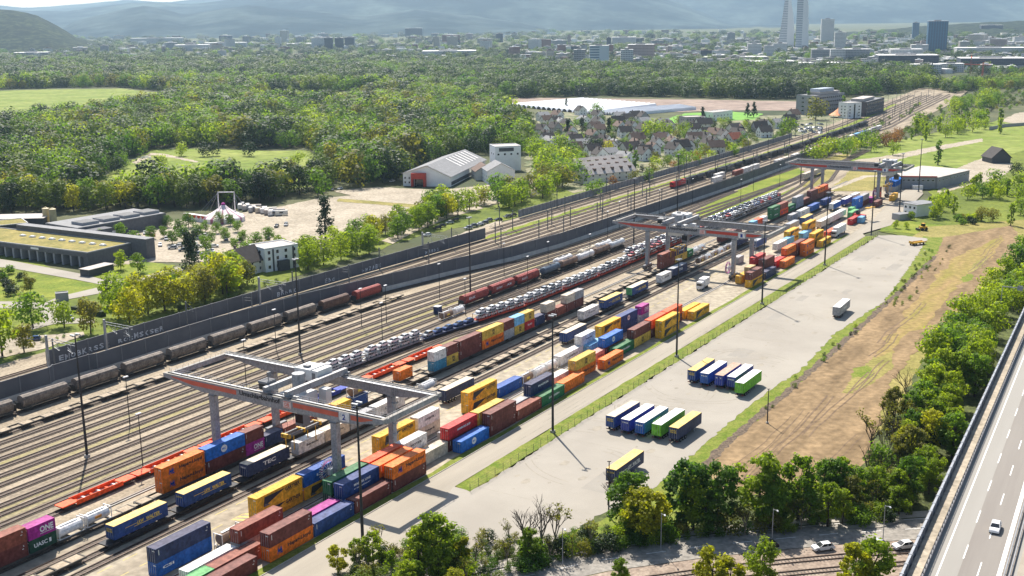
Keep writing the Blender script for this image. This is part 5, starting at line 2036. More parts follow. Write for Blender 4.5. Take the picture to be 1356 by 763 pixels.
# ------------------------------------------------------------------ road tractors and yard machines
def truck(cab, body, box_len=8.0, boxz=4.0):
    t = empty('truck')
    b = MB()
    b.prism([(-1.2, .6), (1.2, .6), (1.2, 2.9), (1.0, 3.2), (-1.0, 3.2), (-1.2, 2.9)], 0, 2.2, cab)
    b.build('cab', t)
    b = MB()
    b.box(-.02, 0, -1.05, 1.05, 1.7, 2.6, M_glass)
    b.box(.3, 1.2, -1.21, -1.2, 1.7, 2.5, M_glass)
    b.build('windows', t)
    b = MB()
    b.box(2.6, 2.6 + box_len, -1.25, 1.25, 1.1, boxz, body)
    b.build('box', t)
    b = MB()
    b.box(.4, 2.6 + box_len, -.5, .5, .6, 1.0, M_dark)
    b.build('chassis', t)
    for x in (1.0, 4.5, box_len + .6):
        for y in (-1.2, .9):
            b = MB()
            b.tube((x, y, .5), (x, y + .3, .5), .5, .5, M_tyre, 10)
            b.build('wheel', t)
    return t


tag(yplace(truck(M_tarpw, M_tarpw, 13.6, 4.4), 285, -13.8, -.1), 'big white box truck on the terminal road in the far block', 'truck')
tag(yplace(truck(M_tarpw, M_tarpw, 5.2, 3.9), 158.5, -27.2, -.13, .02), 'white lorry with a dark emblem on its door standing in the lane', 'truck')
for s, t0, bd, rf, l in [(69, -35.7, 'dblue', M_tarp, 'brown topped trailer waiting in the truck lane beside the white refrigerated pair'),
                         (3.5, -36, 'navy', M_tarp, 'dark trailer waiting in the lane behind the near crane arm'),
                         (240.5, -36, 'dblue', M_tarpg, 'grey roofed trailer in the lane beyond the middle crane'), (288, -36.6, 'grey', M_tarpg, 'grey trailer in the lane of the far block'),
                         (308, -36, 'dblue', M_tarpy, 'yellow roofed trailer in the lane of the far block'), (356, -36, 'blue', M_tarpw, 'blue trailer with a white rear in the far lane'),
                         (374, -35, 'indigo', M_tarpw, 'violet blue trailer in the far lane'), (389, -35, 'white', M_tarpw, 'white trailer farthest in the lane'),
                         (302, -26, 'cream', M_tarpw, 'cream trailer first of the white lane row'), (316, -26, 'white', M_tarpw, 'white trailer second of the white lane row'),
                         (330, -26, 'white', M_tarpw, 'white trailer third of the white lane row')]:
    t = trailer(bd, rf, None, 'white' if s == 356 else None)
    yplace(t, s, t0, -.13)
    tag(t, l, 'semitrailer', 'trailers waiting in the truck lane')
M_yel = mat('machine_yellow', (0.6, 0.33, 0.02), 0.5, var=0.1)
t = empty('yellow_trailer')
b = MB()
b.box(0, 8, -1.3, 1.3, .9, 1.15, M_yel)
b.box(0, .2, -1.3, 1.3, 1.15, 1.9, M_yel)
for y in (-1.3, 1.2):
    b.box(0, 8, y, y + .1, 1.15, 1.5, M_yel)
b.build('bed', t)
for x in (1, 2.2, 6.5):
    for y in (-1.2, .9):
        b = MB()
        b.tube((x, y, .45), (x, y + .3, .45), .45, .45, M_tyre, 10)
        b.build('wheel', t)
x, y = at(1206, 325)
place(t, x, y, -.1, .45)
tag(t, 'flat yellow trailer at the far corner of the lot', 'trailer')
t = empty('wheel_loader')
b = MB()
b.box(0, 3.4, -1, 1, .9, 2.0, M_yel)
b.prism([(-.8, 2.0), (.8, 2.0), (.7, 3.3), (-.7, 3.3)], 1.0, 2.4, M_glass)
b.build('body', t)
b = MB()
b.box(.9, 2.5, -.85, .85, 3.3, 3.45, M_yel)
b.build('roof', t)
b = MB()
b.box(-1.6, -.8, -1.2, 1.2, .3, 1.2, M_dark)
b.bar((-.8, 0, .8), (.4, 0, 1.4), .3, .3, M_yel)
b.build('bucket', t)
for xx in (.5, 2.9):
    for yy in (-1.25, .85):
        b = MB()
        b.tube((xx, yy, .7), (xx, yy + .4, .7), .7, .7, M_tyre, 12)
        b.build('wheel', t)
x, y = at(1218, 305)
place(t, x, y, -.15, .3)
tag(t, 'yellow wheel loader on the grass corner', 'loader')
t = empty('reach_stacker')
b = MB()
b.box(0, 6.5, -1.6, 1.6, .8, 2.2, paint('hsred'))
b.build('body', t)
b = MB()
b.box(3, 4.6, -.8, .8, 2.2, 3.9, M_glass)
b.build('cab', t)
b = MB()
b.bar((6, 0, 3), (-2.5, 0, 7), .7, .8, M_steel)
b.box(-4, -2, -3, 3, 6.2, 6.6, M_yel)
b.build('boom', t)
for xx in (.8, 5.6):
    for yy in (-1.9, 1.3):
        b = MB()
        b.tube((xx, yy, .8), (xx, yy + .6, .8), .8, .8, M_tyre, 12)
        b.build('wheel', t)
tag(yplace(t, 340, -14.5, -.1, 1.2), 'red reach stacker beside the light blue container', 'reach stacker')
# ------------------------------------------------------------------ gantry cranes
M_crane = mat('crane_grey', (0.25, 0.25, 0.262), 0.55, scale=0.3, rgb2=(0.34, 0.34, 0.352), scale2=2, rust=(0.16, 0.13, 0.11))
M_craned = mat('crane_dark_grey', (0.17, 0.17, 0.18), 0.6, var=0.1)  # darker grey of the running gear, cab and fittings
M_red = mat('stripe_red', (0.5, 0.06, 0.035), 0.6, var=0.1)
M_red2 = mat('stripe_faded', (0.58, 0.13, 0.08), 0.6, var=0.12)
M_pink = mat('logo_ground', (0.72, 0.6, 0.58), 0.6, var=0.05)
M_box = mat('machine_white', (0.62, 0.62, 0.61), 0.6, var=0.08)


M_rpale_ = mat('trolley_top', (0.42, 0.41, 0.4), .6, var=.1)


def crane(s, tr, label, red, word):
    t = empty('gantry_crane')
    yplace(t, s, 0, 0)
    SP = 20.0
    ZB, ZT = 16.0, 18.6
    yl, yr, y0, y1 = 60.0, 23.2, 75.8, 9.4
    for gi, x in enumerate((0, SP)):
        b = MB()
        prof = [(y0, ZT - .9), (yl + 3, ZB), (yr - 3, ZB), (y1, ZT - .9), (y1, ZT), (y0, ZT)]
        b.prism(prof, x - .65, x + .65, M_crane)
        for y in range(12, 75, 6):
            b.box(x - .68, x + .68, y, y + .12, ZB + .9, ZT - .02, M_crane)
        b.build('girder', t)
        b = MB()                                               # walkway with railing
        xs = .65 if gi == 0 else SP - 1.5
        b.box(xs, xs + .85, y1, y0, ZT - .25, ZT - .15, M_steel)
        b.box(x - .6, x + .6, y1, y0, ZT, ZT + .06, mat('walkway_pale', (0.29, 0.27, 0.24), 0.8, var=0.12))
        e = xs + (.02 if gi else .8)
        for z in (.45, .95):
            b.box(e, e + .04, y1, y0, ZT - .2 + z, ZT - .16 + z, M_steel)
        for k in range(34):
            y = y1 + (y0 - y1) * k / 33
            b.box(e, e + .05, y - .03, y + .03, ZT - .2, ZT + .78, M_steel)
        b.box(x - .1, x + .1, y1 + 1, y0 - 1, ZT + .06, ZT + .25, M_dark)
        b.build('walkway', t)
        for y in (yl, yr):
            b = MB()
            v = [(x - .8, y - .6, 2.0), (x + .8, y - .6, 2.0), (x + .8, y + .6, 2.0), (x - .8, y + .6, 2.0),
                 (x - .65, y - .85, ZB), (x + .65, y - .85, ZB), (x + .65, y + .85, ZB), (x - .65, y + .85, ZB)]
            b.mesh(v, [(0, 3, 2, 1), (4, 5, 6, 7), (0, 1, 5, 4), (1, 2, 6, 5), (2, 3, 7, 6), (3, 0, 4, 7)], M_crane)
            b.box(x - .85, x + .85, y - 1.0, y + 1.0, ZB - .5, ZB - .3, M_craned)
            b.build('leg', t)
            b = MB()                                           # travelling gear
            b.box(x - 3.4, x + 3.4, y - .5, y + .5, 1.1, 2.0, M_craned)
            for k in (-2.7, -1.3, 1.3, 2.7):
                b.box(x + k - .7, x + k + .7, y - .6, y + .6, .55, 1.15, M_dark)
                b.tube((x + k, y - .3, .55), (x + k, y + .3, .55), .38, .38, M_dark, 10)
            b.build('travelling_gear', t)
    for y in (y0 - .6, y1 + .6):
        b = MB()
        b.box(.65, SP - .65, y - .45, y + .45, ZT - 1.3, ZT - .1, M_crane, top=MATS['walkway_pale'])
        b.box(.65, SP - .65, y - .45, y - .4, ZT + .7, ZT + .75, M_steel)
        for k in range(11):
            b.box(1 + k * 1.8, 1.05 + k * 1.8, y - .45, y - .4, ZT - .1, ZT + .72, M_steel)
        b.build('end_beam', t)
    mr = M_red2 if red else M_red
    b = MB()                                                   # painted bands on the near face
    xf = -.69
    for a, c_ in ((73.0, 51.8), (34.6, 21.6), (18.2, 12.2)):
        lo = [(xf, a, max(ZB + 1.15, 0)), (xf, c_, ZB + 1.15), (xf, c_, ZT - .35), (xf, a, ZT - .35)]
        if a > 70:
            lo[0] = (xf, a, ZT - .55)
            lo.insert(1, (xf, 66, ZB + 1.15))
        if c_ < 13:
            lo[1] = (xf, c_, ZT - .55)
            lo.insert(1, (xf, 15.6, ZB + 1.15))
        b = MB()
        b.mesh(lo, [tuple(range(len(lo)))], mr)
        b.build('red_band', t)
    b = MB()
    b.text(word, (xf - .01, 50.8, ZB + .95), (0, -1, 0), (0, 0, 1), 12.4, M_lb, 1.5)
    b.build('lettering', t)
    b = MB()
    b.box(xf - .06, xf, 35.2, 37.4, ZB + .65, ZB + 2.3, M_pink)
    b.box(xf - .065, xf - .06, 35.3, 37.3, ZB + .75, ZB + .9, M_red2)
    b.box(xf - .065, xf - .06, 35.3, 37.3, ZB + 2.05, ZB + 2.2, M_red2)
    b.text("DB", (xf - .07, 37.0, ZB + 1.05), (0, -1, 0), (0, 0, 1), 1.4, M_red2, .85)
    b.build('logo_plate', t)
    b = MB()
    b.box(xf - .05, xf, 18.6, 21.4, ZB + .5, ZT - .1, M_tarpw)
    b.text("2" if red else "1", (xf - .06, 20.5, ZB + .8), (0, -1, 0), (0, 0, 1), .9, M_lblue, 1.3)
    b.build('number_plate', t)
    tr_ = -tr                                                  # trolley position across
    b = MB()
    for y in (tr_ - 3.2, tr_ + 3.2):
        b.box(-.4, SP + .4, y - .5, y + .5, ZT + .3, ZT + 1.7, M_crane, top=M_rpale_)
        for x in (0, SP):
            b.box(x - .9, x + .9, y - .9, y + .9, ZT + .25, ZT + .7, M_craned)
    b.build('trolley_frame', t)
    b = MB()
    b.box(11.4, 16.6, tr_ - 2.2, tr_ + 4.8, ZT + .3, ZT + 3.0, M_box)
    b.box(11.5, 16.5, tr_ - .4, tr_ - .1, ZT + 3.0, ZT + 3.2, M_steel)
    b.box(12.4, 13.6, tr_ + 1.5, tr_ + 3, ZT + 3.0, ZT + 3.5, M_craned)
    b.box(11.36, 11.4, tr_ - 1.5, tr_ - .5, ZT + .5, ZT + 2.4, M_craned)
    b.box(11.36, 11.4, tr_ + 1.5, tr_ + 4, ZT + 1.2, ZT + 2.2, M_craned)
    b.build('machine_house', t)
    b = MB()
    b.box(3.2, 9.4, tr_ - 3.8, tr_ + 2.6, ZT - 4.6, ZT - .6, M_box)
    b.box(9.6, 11.4, tr_ - 6.2, tr_ - 3.9, ZT - 3.6, ZT - .2, M_box)
    b.build('switch_house', t)
    b = MB()
    b.tube((7.4, tr_, ZT - 1), (7.4, tr_, ZT + 3.4), 1.5, 1.5, M_crane, 14)
    b.build('slewing_column', t)
    b = MB()
    b.box(1.2, 4.2, tr_ + 3.9, tr_ + 6.4, ZT + .3, ZT + 2.0, M_dark)
    for k in range(4):
        b.tube((1.4 + k * .8, tr_ + 3.8, ZT + 2.0), (1.4 + k * .8, tr_ + 6.5, ZT + 2.0), .4, .4, M_craned, 8)
    b.box(1.6, 1.8, tr_ + 3.7, tr_ + 3.9, ZT + 2, ZT + 4.0, M_steel)
    b.box(1.4, 2.4, tr_ + 3.6, tr_ + 4.0, ZT + 3.6, ZT + 4.6, M_craned)
    b.build('cable_winder', t)
    b = MB()
    for dx in (2.0, 6.4, 14):
        for dy in (-2.4, 2.4):
            b.tube((dx * .5 + 4, tr_ + dy, ZT), (dx * .5 + 4, tr_ + dy * .8, 9.0), .05, .05, M_dark, 4)
    b.build('hoist_ropes', t)
    b = MB()
    b.box(2, 13, tr_ - 1.0, tr_ - .6, 8.2, 8.8, M_craned)
    b.box(2, 13, tr_ + .6, tr_ + 1.0, 8.2, 8.8, M_craned)
    for x in (2, 7, 12.5):
        b.box(x, x + .5, tr_ - 1.3, tr_ + 1.3, 8.0, 8.9, M_yel)
    for x in (3.4, 10.8):
        for y in (-1.3, 1.2):
            b.bar((x, tr_ + y, 8.4), (x, tr_ + y, 5.0), .16, .16, M_yel)
    b.build('spreader', t)
    b = MB()
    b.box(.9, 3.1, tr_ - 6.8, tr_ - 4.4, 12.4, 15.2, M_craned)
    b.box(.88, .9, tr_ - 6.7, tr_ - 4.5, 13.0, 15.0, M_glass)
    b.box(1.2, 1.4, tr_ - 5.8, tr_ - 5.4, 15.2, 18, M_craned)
    b.build('cab', t)
    b = MB()                                                   # cable reel at the eastern leg
    n = 28
    R0, R1 = 2.7, 2.1
    yy = yr + 1.6
    cx_, cz = -.9, 4.3
    for k in range(n):
        a0, a1 = 2 * pi * k / n, 2 * pi * (k + .55) / n
        q = [(cx_ + r * cos(a), cz + r * sin(a)) for r, a in ((R0, a0), (R0, a1), (R1, a1), (R1, a0))]
        for side in (yy, yy + .55):
            b.mesh([(p_[0], side, p_[1]) for p_ in q], [(0, 1, 2, 3)], M_tarpw)
    for k in range(n):
        a0, a1 = 2 * pi * k / n, 2 * pi * (k + 1) / n
        b.mesh([(cx_ + r * cos(a), y, cz + r * sin(a)) for r, a, y in ((R1, a0, yy), (R1, a1, yy), (R1, a1, yy + .55), (R1, a0, yy + .55))], [(0, 1, 2, 3)], paint('purple'))
        if k % 2 == 0:
            b.bar((cx_, yy + .1, cz), (cx_ + R0 * cos(a0), yy + .1, cz + R0 * sin(a0)), .07, .07, M_tarpw)
    b.tube((cx_, yy - .2, cz), (cx_, yy + .8, cz), .5, .5, M_steel, 10)
    b.box(cx_ - .7, cx_ + .7, yr + .6, yy - .2, cz - .7, cz + .7, M_box)
    b.build('cable_reel', t)
    b = MB()                                                   # ladder tower at the far right leg
    for k in range(6):
        b.box(SP - 1.6, SP - .8, yr - 2.2, yr - 1.0, 2 + k * 2.5, 2.08 + k * 2.5, M_steel)
        b.bar((SP - 1.2, yr - 2.2, 2 + k * 2.5), (SP - 1.2, yr - 1.0, 4.5 + k * 2.5), .3, .06, M_steel)
    for x in (SP - 1.6, SP - .8):
        for y in (yr - 2.2, yr - 1.0):
            b.box(x - .04, x + .04, y - .04, y + .04, .3, ZT, M_steel)
    b.build('stair', t)
    return tag(t, label, 'gantry crane')


crane(-54.6, -40, 'nearest grey gantry crane, lettered in black between faded red bands', True, 'Umschlagbahnhof')
crane(183, -50, 'middle gantry crane with dark red bands spanning the trains', False, 'Umschlagbahnhof')
crane(399, -20, 'farthest gantry crane beside the long terminal building', False, 'Umschlagbahnhof')

# ------------------------------------------------------------------ buildings
M_wwhite = mat('white_render', (0.82, 0.81, 0.79), 0.85, var=0.05, scale=0.3)
M_wcream = mat('cream_render', (0.66, 0.62, 0.55), 0.85, var=0.08, scale=0.3)
M_wgrey = mat('grey_render', (0.3, 0.3, 0.31), 0.85, var=0.08, scale=0.3)
M_wdark = mat('dark_cladding', (0.075, 0.075, 0.08), 0.7, var=0.12, scale=0.3)
M_wdepot = mat('depot_brick', (0.1, 0.1, 0.108), 0.85, scale=0.8, rgb2=(0.135, 0.135, 0.145))
M_rdark = mat('dark_roof_tiles', (0.045, 0.038, 0.036), 0.85, var=0.2, scale=0.7)
M_rbrown = mat('brown_roof_tiles', (0.13, 0.085, 0.065), 0.85, var=0.2, scale=0.7)
M_rred = mat('red_roof_tiles', (0.3, 0.09, 0.05), 0.85, var=0.2, scale=0.7)
M_rgrey = mat('grey_roof', (0.2, 0.2, 0.205), 0.8, var=0.15, scale=0.5)
M_rpale = mat('pale_roof', (0.4, 0.36, 0.33), 0.8, var=0.12, scale=0.5)
M_rgreen = mat('planted_roof', (0.15, 0.14, 0.03), 0.95, scale=0.15, rgb2=(0.3, 0.24, 0.07), scale2=0.8)


def windows(t, L, Wd, zs, m=None, w=1.1, h=1.3, n=4, side=True, y0=None):
    """window openings with frames on the two long walls"""
    b = MB()
    b.box(0, w, -.03, .05, 0, h, M_tarpw)
    b.box(.08, w - .08, -.05, -.03, .08, h - .08, m or M_glass)
    d = b.data('window')
    for z in zs:
        for i in range(n):
            x = L * (i + .5) / n - w / 2
            o = link('window', d, t)
            o.location = (x, 0, z)
            o = link('window', d, t)
            o.location = (x + w, Wd, z)
            o.rotation_euler.z = pi
        if side:
            for k in (.3, .65):
                o = link('window', d, t)
                o.location = (0, Wd * k + w / 2, z)
                o.rotation_euler.z = -pi / 2
    return


def gable(L, Wd, H, R, wm, rm, name='house', ov=.5, wins=True, chim=True, zs=None, n=3):
    t = empty(name)
    b = MB()
    b.prism([(0, -.5), (Wd, -.5), (Wd, H), (Wd / 2, H + R), (0, H)], 0, L, wm)
    b.build('wall', t)
    b = MB()
    k = R / (Wd / 2)
    for s in (0, 1):
        ya, yb = (-ov, Wd / 2) if s == 0 else (Wd / 2, Wd + ov)
        za, zb = (H - ov * k, H + R) if s == 0 else (H + R, H - ov * k)
        b.mesh([(-ov, ya, za + .03), (L + ov, ya, za + .03), (L + ov, yb, zb + .03), (-ov, yb, zb + .03),
                (-ov, ya, za + .25), (L + ov, ya, za + .25), (L + ov, yb, zb + .25), (-ov, yb, zb + .25)],
               [(0, 3, 2, 1), (4, 5, 6, 7), (0, 1, 5, 4), (1, 2, 6, 5), (2, 3, 7, 6), (3, 0, 4, 7)], rm)
    r = b.build('roof', t)
    if chim:
        b = MB()
        b.box(L * .3, L * .3 + .7, Wd * .62, Wd * .62 + .7, H + R * .4, H + R + 1.0, M_rbrown)
        b.build('chimney', r)
    if wins:
        windows(t, L, Wd, zs or ([1.2, 3.8] if H > 4.5 else [1.2]), n=n)
        b = MB()
        b.box(L * .5, L * .5 + 1, -.06, .0, 0, 2.1, M_rbrown)
        b.build('door', t)
    return t


def flat(L, Wd, H, wm, rm, name='building', zs=None, n=5, para=.4, wins=True, eaves=0, ww=1.4, wh=1.3):
    t = empty(name)
    b = MB()
    b.box(0, L, 0, Wd, -.5, H, wm)
    b.build('wall', t)
    b = MB()
    e = eaves
    b.box(-e, L + e, -e, Wd + e, H + .003, H + .18, rm)
    if para:
        for q in ((-e, L + e, -e, -e + .3), (-e, L + e, Wd + e - .3, Wd + e), (-e, -e + .3, -e + .3, Wd + e - .3), (L + e - .3, L + e, -e + .3, Wd + e - .3)):
            b.box(*q, H + .18, H + .18 + para, wm if not e else M_tarpw)
    b.build('roof', t)
    if wins:
        windows(t, L, Wd, zs or [1.2 + 3 * i for i in range(int(H // 3))], n=n, w=ww, h=wh)
    return t


def between(a, b_):
    """angle and length of a wall standing between two photographed ground points"""
    (x0, y0), (x1, y1) = a, b_
    return atan2(y1 - y0, x1 - x0), hypot(x1 - x0, y1 - y0)


def put(t, a, rz, z=-.45):
    place(t, a[0], a[1], z, rz)
    return t


# depot with a planted roof
a, b_ = at(-70, 328.5), at(117.5, 353.5)
rz, L = between(a, b_)
dep = empty('depot')
put(dep, a, rz)
Wd, H = 24, 6.2
b = MB()
b.box(0, L, 5, Wd, -.5, H, M_wdepot)
b.box(L - 3, L, 0, 5, -.5, H, M_wdepot)
b.box(0, L - 3, 0, 5, H - 1.8, H, M_wdepot)
b.build('wall', dep)
b = MB()
b.box(.5, L - .5, .5, Wd - .5, H + .003, H + .2, M_rgreen)
for q in ((0, L, 0, .5), (0, L, Wd - .5, Wd), (0, .5, .5, Wd - .5), (L - .5, L, .5, Wd - .5)):
    b.box(*q, H + .003, H + .5, M_wgrey)
b.build('roof', dep)
b = MB()
b.box(0, 1.0, 0, 4.9, -.5, H - 1.8, M_wgrey)
pd = b.data('pillar')
b = MB()
b.box(0, 3.2, 0, .2, -.4, 3.9, mat('gate_dark', (0.03, 0.03, 0.034), 0.6))
gd = b.data('gate')
x = 3
while x < L - 5:
    o = link('pillar', pd, dep)
    o.location = (x, .2, 0)
    o = link('gate', gd, dep)
    o.location = (x + 1.4, 4.78, 0)
    x += 5.2
b = MB()
b.box(0, 2.6, 0, 1.8, 0, .5, M_tarpw)
b.box(.3, 2.3, .3, 1.5, .5, .75, M_box)
sk = b.data('skylight')
for i in range(9):
    o = link('skylight', sk, dep)
    o.location = (L - 8 - i * 6.4, 13.5, H + .2)
b = MB()
b.box(18, L + 9, Wd, Wd + 5, -.5, H + 2.6, M_wdepot, top=M_rgrey)
b.build('rear_block', dep)
b = MB()
b.box(L * .62, L * .62 + 5, -.08, -.02, H - 1.1, H - .2, M_wwhite)
b.build('sign', dep)
tag(dep, 'low dark depot with a planted roof, skylights and a row of gates', 'depot')
t = flat(20, 5, 2.8, M_wdark, M_rpale, 'shelter', wins=False, eaves=.4, para=0)
a, b_ = at(118, 365.5), at(151, 357)
rz, L2 = between(a, b_)
tag(put(t, a, rz), 'small black shelter with a pale roof beside the two lawn trees', 'shelter')
t.scale.x = L2 / 20
# long dark hall behind
a, b_ = at(104, 320), at(221, 298.5)
rz, L2 = between(a, b_)
ch = empty('clad_hall')
put(ch, a, rz)
b = MB()
b.box(0, L2, 0, 26, -.5, 6.6, M_wdepot)
b.box(0, L2 * .28, -7, 0, -.5, 5.6, M_wdepot)
b.build('wall', ch)
b = MB()
b.box(.3, L2 - .3, .3, 25.7, 6.603, 6.85, M_rgrey)
for i in range(4):
    x0 = L2 * (.1 + .23 * i)
    b.box(x0, x0 + 9, 3, 12, 6.86, 8.2, M_wgrey)
    b.box(x0 + .4, x0 + 8.6, 3.4, 11.6, 8.2, 8.25, M_wdark)
b.build('roof', ch)
b = MB()
b.box(L2 * .27, L2 * .27 + 2, -7.06, -7.0, .2, 4, M_tarpw)
b.build('door', ch)
tag(ch, 'long dark grey hall with four boxed roof openings behind the depot', 'hall')
t = flat(34, 14, 5, M_wdark, M_rpale, 'shed', wins=False, eaves=.6, para=0)
a, b_ = at(-30, 303), at(58, 301)
rz, L2 = between(a, b_)
t.scale.x = L2 / 34
tag(put(t, a, rz), 'dark shed with a wide pale roof at the left edge', 'shed')
t = flat(34, 16, 5, M_wdark, M_rgreen, 'shed', wins=False, eaves=.2, para=.3)
a, b_ = at(-60, 318), at(38, 308)
rz, L2 = between(a, b_)
t.scale.x = L2 / 34
tag(put(t, a, rz), 'low shed with a mossy roof at the left edge before the silos', 'shed')
M_silo = mat('silo_skin', (0.4, 0.33, 0.17), 0.6, scale=0.5, rgb2=(0.5, 0.42, 0.24))
for a, l in (((62.5, 297.5), 'left of two yellowish silos at the wood edge'), ((71.5, 298.5), 'right of two yellowish silos at the wood edge')):
    b = MB()
    b.lathe([(1.7, 0), (1.7, 8.4), (1.75, 8.4), (1.75, 8.8), (.4, 9.3), (.4, 9.6)], M_silo, 18)
    t = b.build('silo')
    b = MB()
    for k in range(9):
        b.box(-1.95, -1.75, -.25, .25, k + .3, k + .36, M_steel)
    b.box(-1.97, -1.93, -.27, -.23, 0, 9.6, M_steel)
    b.box(-1.97, -1.93, .23, .27, 0, 9.6, M_steel)
    b.build('ladder', t)
    tag(put(t, at(*a), 1.0), l, 'silo')
# white houses by the railway
a, b_ = at(352, 359.5), at(396, 352)
rz, L2 = between(a, b_)
t = flat(L2, 13, 9.4, M_wwhite, M_rpale, 'white_house', n=4, zs=[1.2, 4.6, 7.2], ww=1.3, wh=1.5)
b = MB()
b.box(L2 * .22, L2 * .27, -.08, -.0, 0, 9.2, M_wdark)
b.box(L2 * .82, L2 * .87, -.08, -.0, 0, 9.2, M_wdark)
b.box(L2 * .35, L2 * .65, -2.2, 0, 0, 4.2, M_wdark)
b.build('porch', t)
tag(put(t, a, rz), 'white cubic house with dark vertical strips beside the far noise wall', 'house')
a, b_ = at(320, 366), at(350, 358)
rz, L2 = between(a, b_)
t = gable(L2, 11, 5.6, 5.0, M_wcream, M_rdark, 'house', ov=.8, n=3)
tag(put(t, a, rz), 'cream house with a steep dark roof left of the white cubic one', 'house')
# circus
M_tent = None


def stripes(name, ca, cb, n):
    m = bpy.data.materials.new(name)
    m.use_nodes = True
    nt = m.node_tree
    p = nt.nodes['Principled BSDF']
    p.inputs['Roughness'].default_value = .7
    tc = _n(nt, 'ShaderNodeTexCoord')
    sx = _n(nt, 'ShaderNodeSeparateXYZ')
    nt.links.new(tc.outputs['Object'], sx.inputs[0])
    at_ = _n(nt, 'ShaderNodeMath', operation='ARCTAN2')
    nt.links.new(sx.outputs[1], at_.inputs[0])
    nt.links.new(sx.outputs[0], at_.inputs[1])
    mu = _n(nt, 'ShaderNodeMath', operation='MULTIPLY')
    mu.inputs[1].default_value = n
    nt.links.new(at_.outputs[0], mu.inputs[0])
    sn = _n(nt, 'ShaderNodeMath', operation='SINE')
    nt.links.new(mu.outputs[0], sn.inputs[0])
    gt = _n(nt, 'ShaderNodeMath', operation='GREATER_THAN')
    gt.inputs[1].default_value = .55
    nt.links.new(sn.outputs[0], gt.inputs[0])
    mx = _n(nt, 'ShaderNodeMix', data_type='RGBA')
    mx.inputs['A'].default_value = (*ca, 1)
    mx.inputs['B'].default_value = (*cb, 1)
    nt.links.new(gt.outputs[0], mx.inputs['Factor'])
    nt.links.new(mx.outputs['Result'], p.inputs['Base Color'])
    return m


M_tent = stripes('tent_stripes', (0.74, 0.7, 0.69), (0.32, 0.1, 0.17), 12)
t = empty('circus_tent')
b = MB()
b.lathe([(10.5, 0), (10.5, 2.2), (9.8, 2.8), (6, 4.6), (2.8, 6.6), (1.1, 8.3), (.8, 8.8)], M_tent, 36)
b.build('canvas', t)
b = MB()
b.lathe([(1.1, 8.4), (1.0, 9.1), (.3, 9.6)], paint('purple'), 12)
b.build('cupola', t)
b = MB()
for x in (-4.2, 4.2):
    b.box(x - .2, x + .2, 7, 7.4, 0, 14, M_tarpw)
b.box(-4.2, 4.2, 7, 7.4, 13.6, 14.1, M_tarpw)
b.build('mast_frame', t)
b = MB()
for k in range(8):
    a0 = k * pi / 4
    b.tube((4.2 * (1 if cos(a0) > 0 else -1), 7.2, 13.6), (17 * cos(a0), 17 * sin(a0), 0), .05, .05, M_steel, 4)
b.build('guy_ropes', t)
tag(put(t, at(297, 291.5), 0), 'white circus tent with purple red stripes and a square mast frame', 'circus tent')
M_fence2 = stripes('fence_swags', (0.62, 0.55, 0.55), (0.34, 0.06, 0.07), 40)
for (p0, p1, l) in [((243, 290), (272, 294), 'left painted hoarding of the circus'), ((276, 293), (302, 295.5), 'right painted hoarding of the circus')]:
    a, b_ = at(*p0), at(*p1)
    rz, L2 = between(a, b_)
    b = MB()
    b.box(0, L2, 0, 2.4, 0, 3.4, M_tarpw)
    n = 5
    for k in range(n):
        x = L2 * k / n
        w = L2 / n
        q = [(x, -.02, 3.3), (x + w * .25, -.02, 2.0), (x + w * .5, -.02, 1.6), (x + w * .75, -.02, 2.0), (x + w, -.02, 3.3)]
        b.mesh(q, [tuple(range(5))], M_red)
    tag(put(b.build('hoarding'), a, rz), l, 'hoarding')
r = random.Random(3)
for i in range(17):
    a = (318 + i * 2.9 + r.uniform(-1, 1), 276 + r.uniform(-1.5, 3) + i * .5)
    t = empty('caravan')
    b = MB()
    q = r.choice([M_tarpw, M_tarpw, M_wcream, paint('grey'), M_rpale, M_tarp])
    b.prism([(-1.1, .5), (1.1, .5), (1.15, 2.4), (.9, 2.8), (-.9, 2.8), (-1.15, 2.4)], 0, 6.5, q)
    b.box(2, 4, -1.17, -1.13, 1.4, 2.1, M_glass)
    b.build('body', t)
    b = MB()
    for y in (-1, .8):
        b.tube((3, y, .35), (3, y + .2, .35), .35, .35, M_tyre, 8)
    b.build('wheels', t)
    tag(put(t, at(*a), r.choice((.2, 1.7)) + r.uniform(-.1, .1)), 'small pale caravan parked beside the circus tent', 'caravan', 'caravans beside the circus tent')

# white hall with a red portal
FL, FR, BR = at(534, 245), at(596, 246.5), at(690, 226)
rz, L2 = between(FL, FR)
a2, dpt = between(FR, at(668, 214))
hl = empty('trade_hall')
put(hl, FL, rz)
W2 = L2
D2 = 86
b = MB()
b.mesh([(0, 0, -.5), (W2, 0, -.5), (W2, 0, 6.2), (W2 * .52, 0, 12.5), (0, 0, 8), (0, D2, -.5), (W2, D2, -.5), (W2, D2, 6.2), (W2 * .52, D2, 12.5), (0, D2, 8)],
       [(0, 1, 2, 3, 4), (1, 6, 7, 2), (6, 5, 9, 8, 7), (5, 0, 4, 9)], M_wwhite)
b.build('wall', hl)
b = MB()
b.mesh([(-1, -1, 7.6), (W2 * .52, -1, 12.9), (W2 * .52, D2 + 1, 12.9), (-1, D2 + 1, 7.6), (W2 + 1, -1, 6.1), (W2 + 1, D2 + 1, 6.1)],
       [(0, 1, 2, 3), (1, 4, 5, 2)], M_rgrey)
b.mesh([(-1, -1, 7.3), (W2 * .52, -1, 12.6), (W2 * .52, D2 + 1, 12.6), (-1, D2 + 1, 7.3), (W2 + 1, -1, 5.8), (W2 + 1, D2 + 1, 5.8)],
       [(0, 3, 2, 1), (1, 2, 5, 4)], M_tarpw)
b.build('roof', hl)
b = MB()
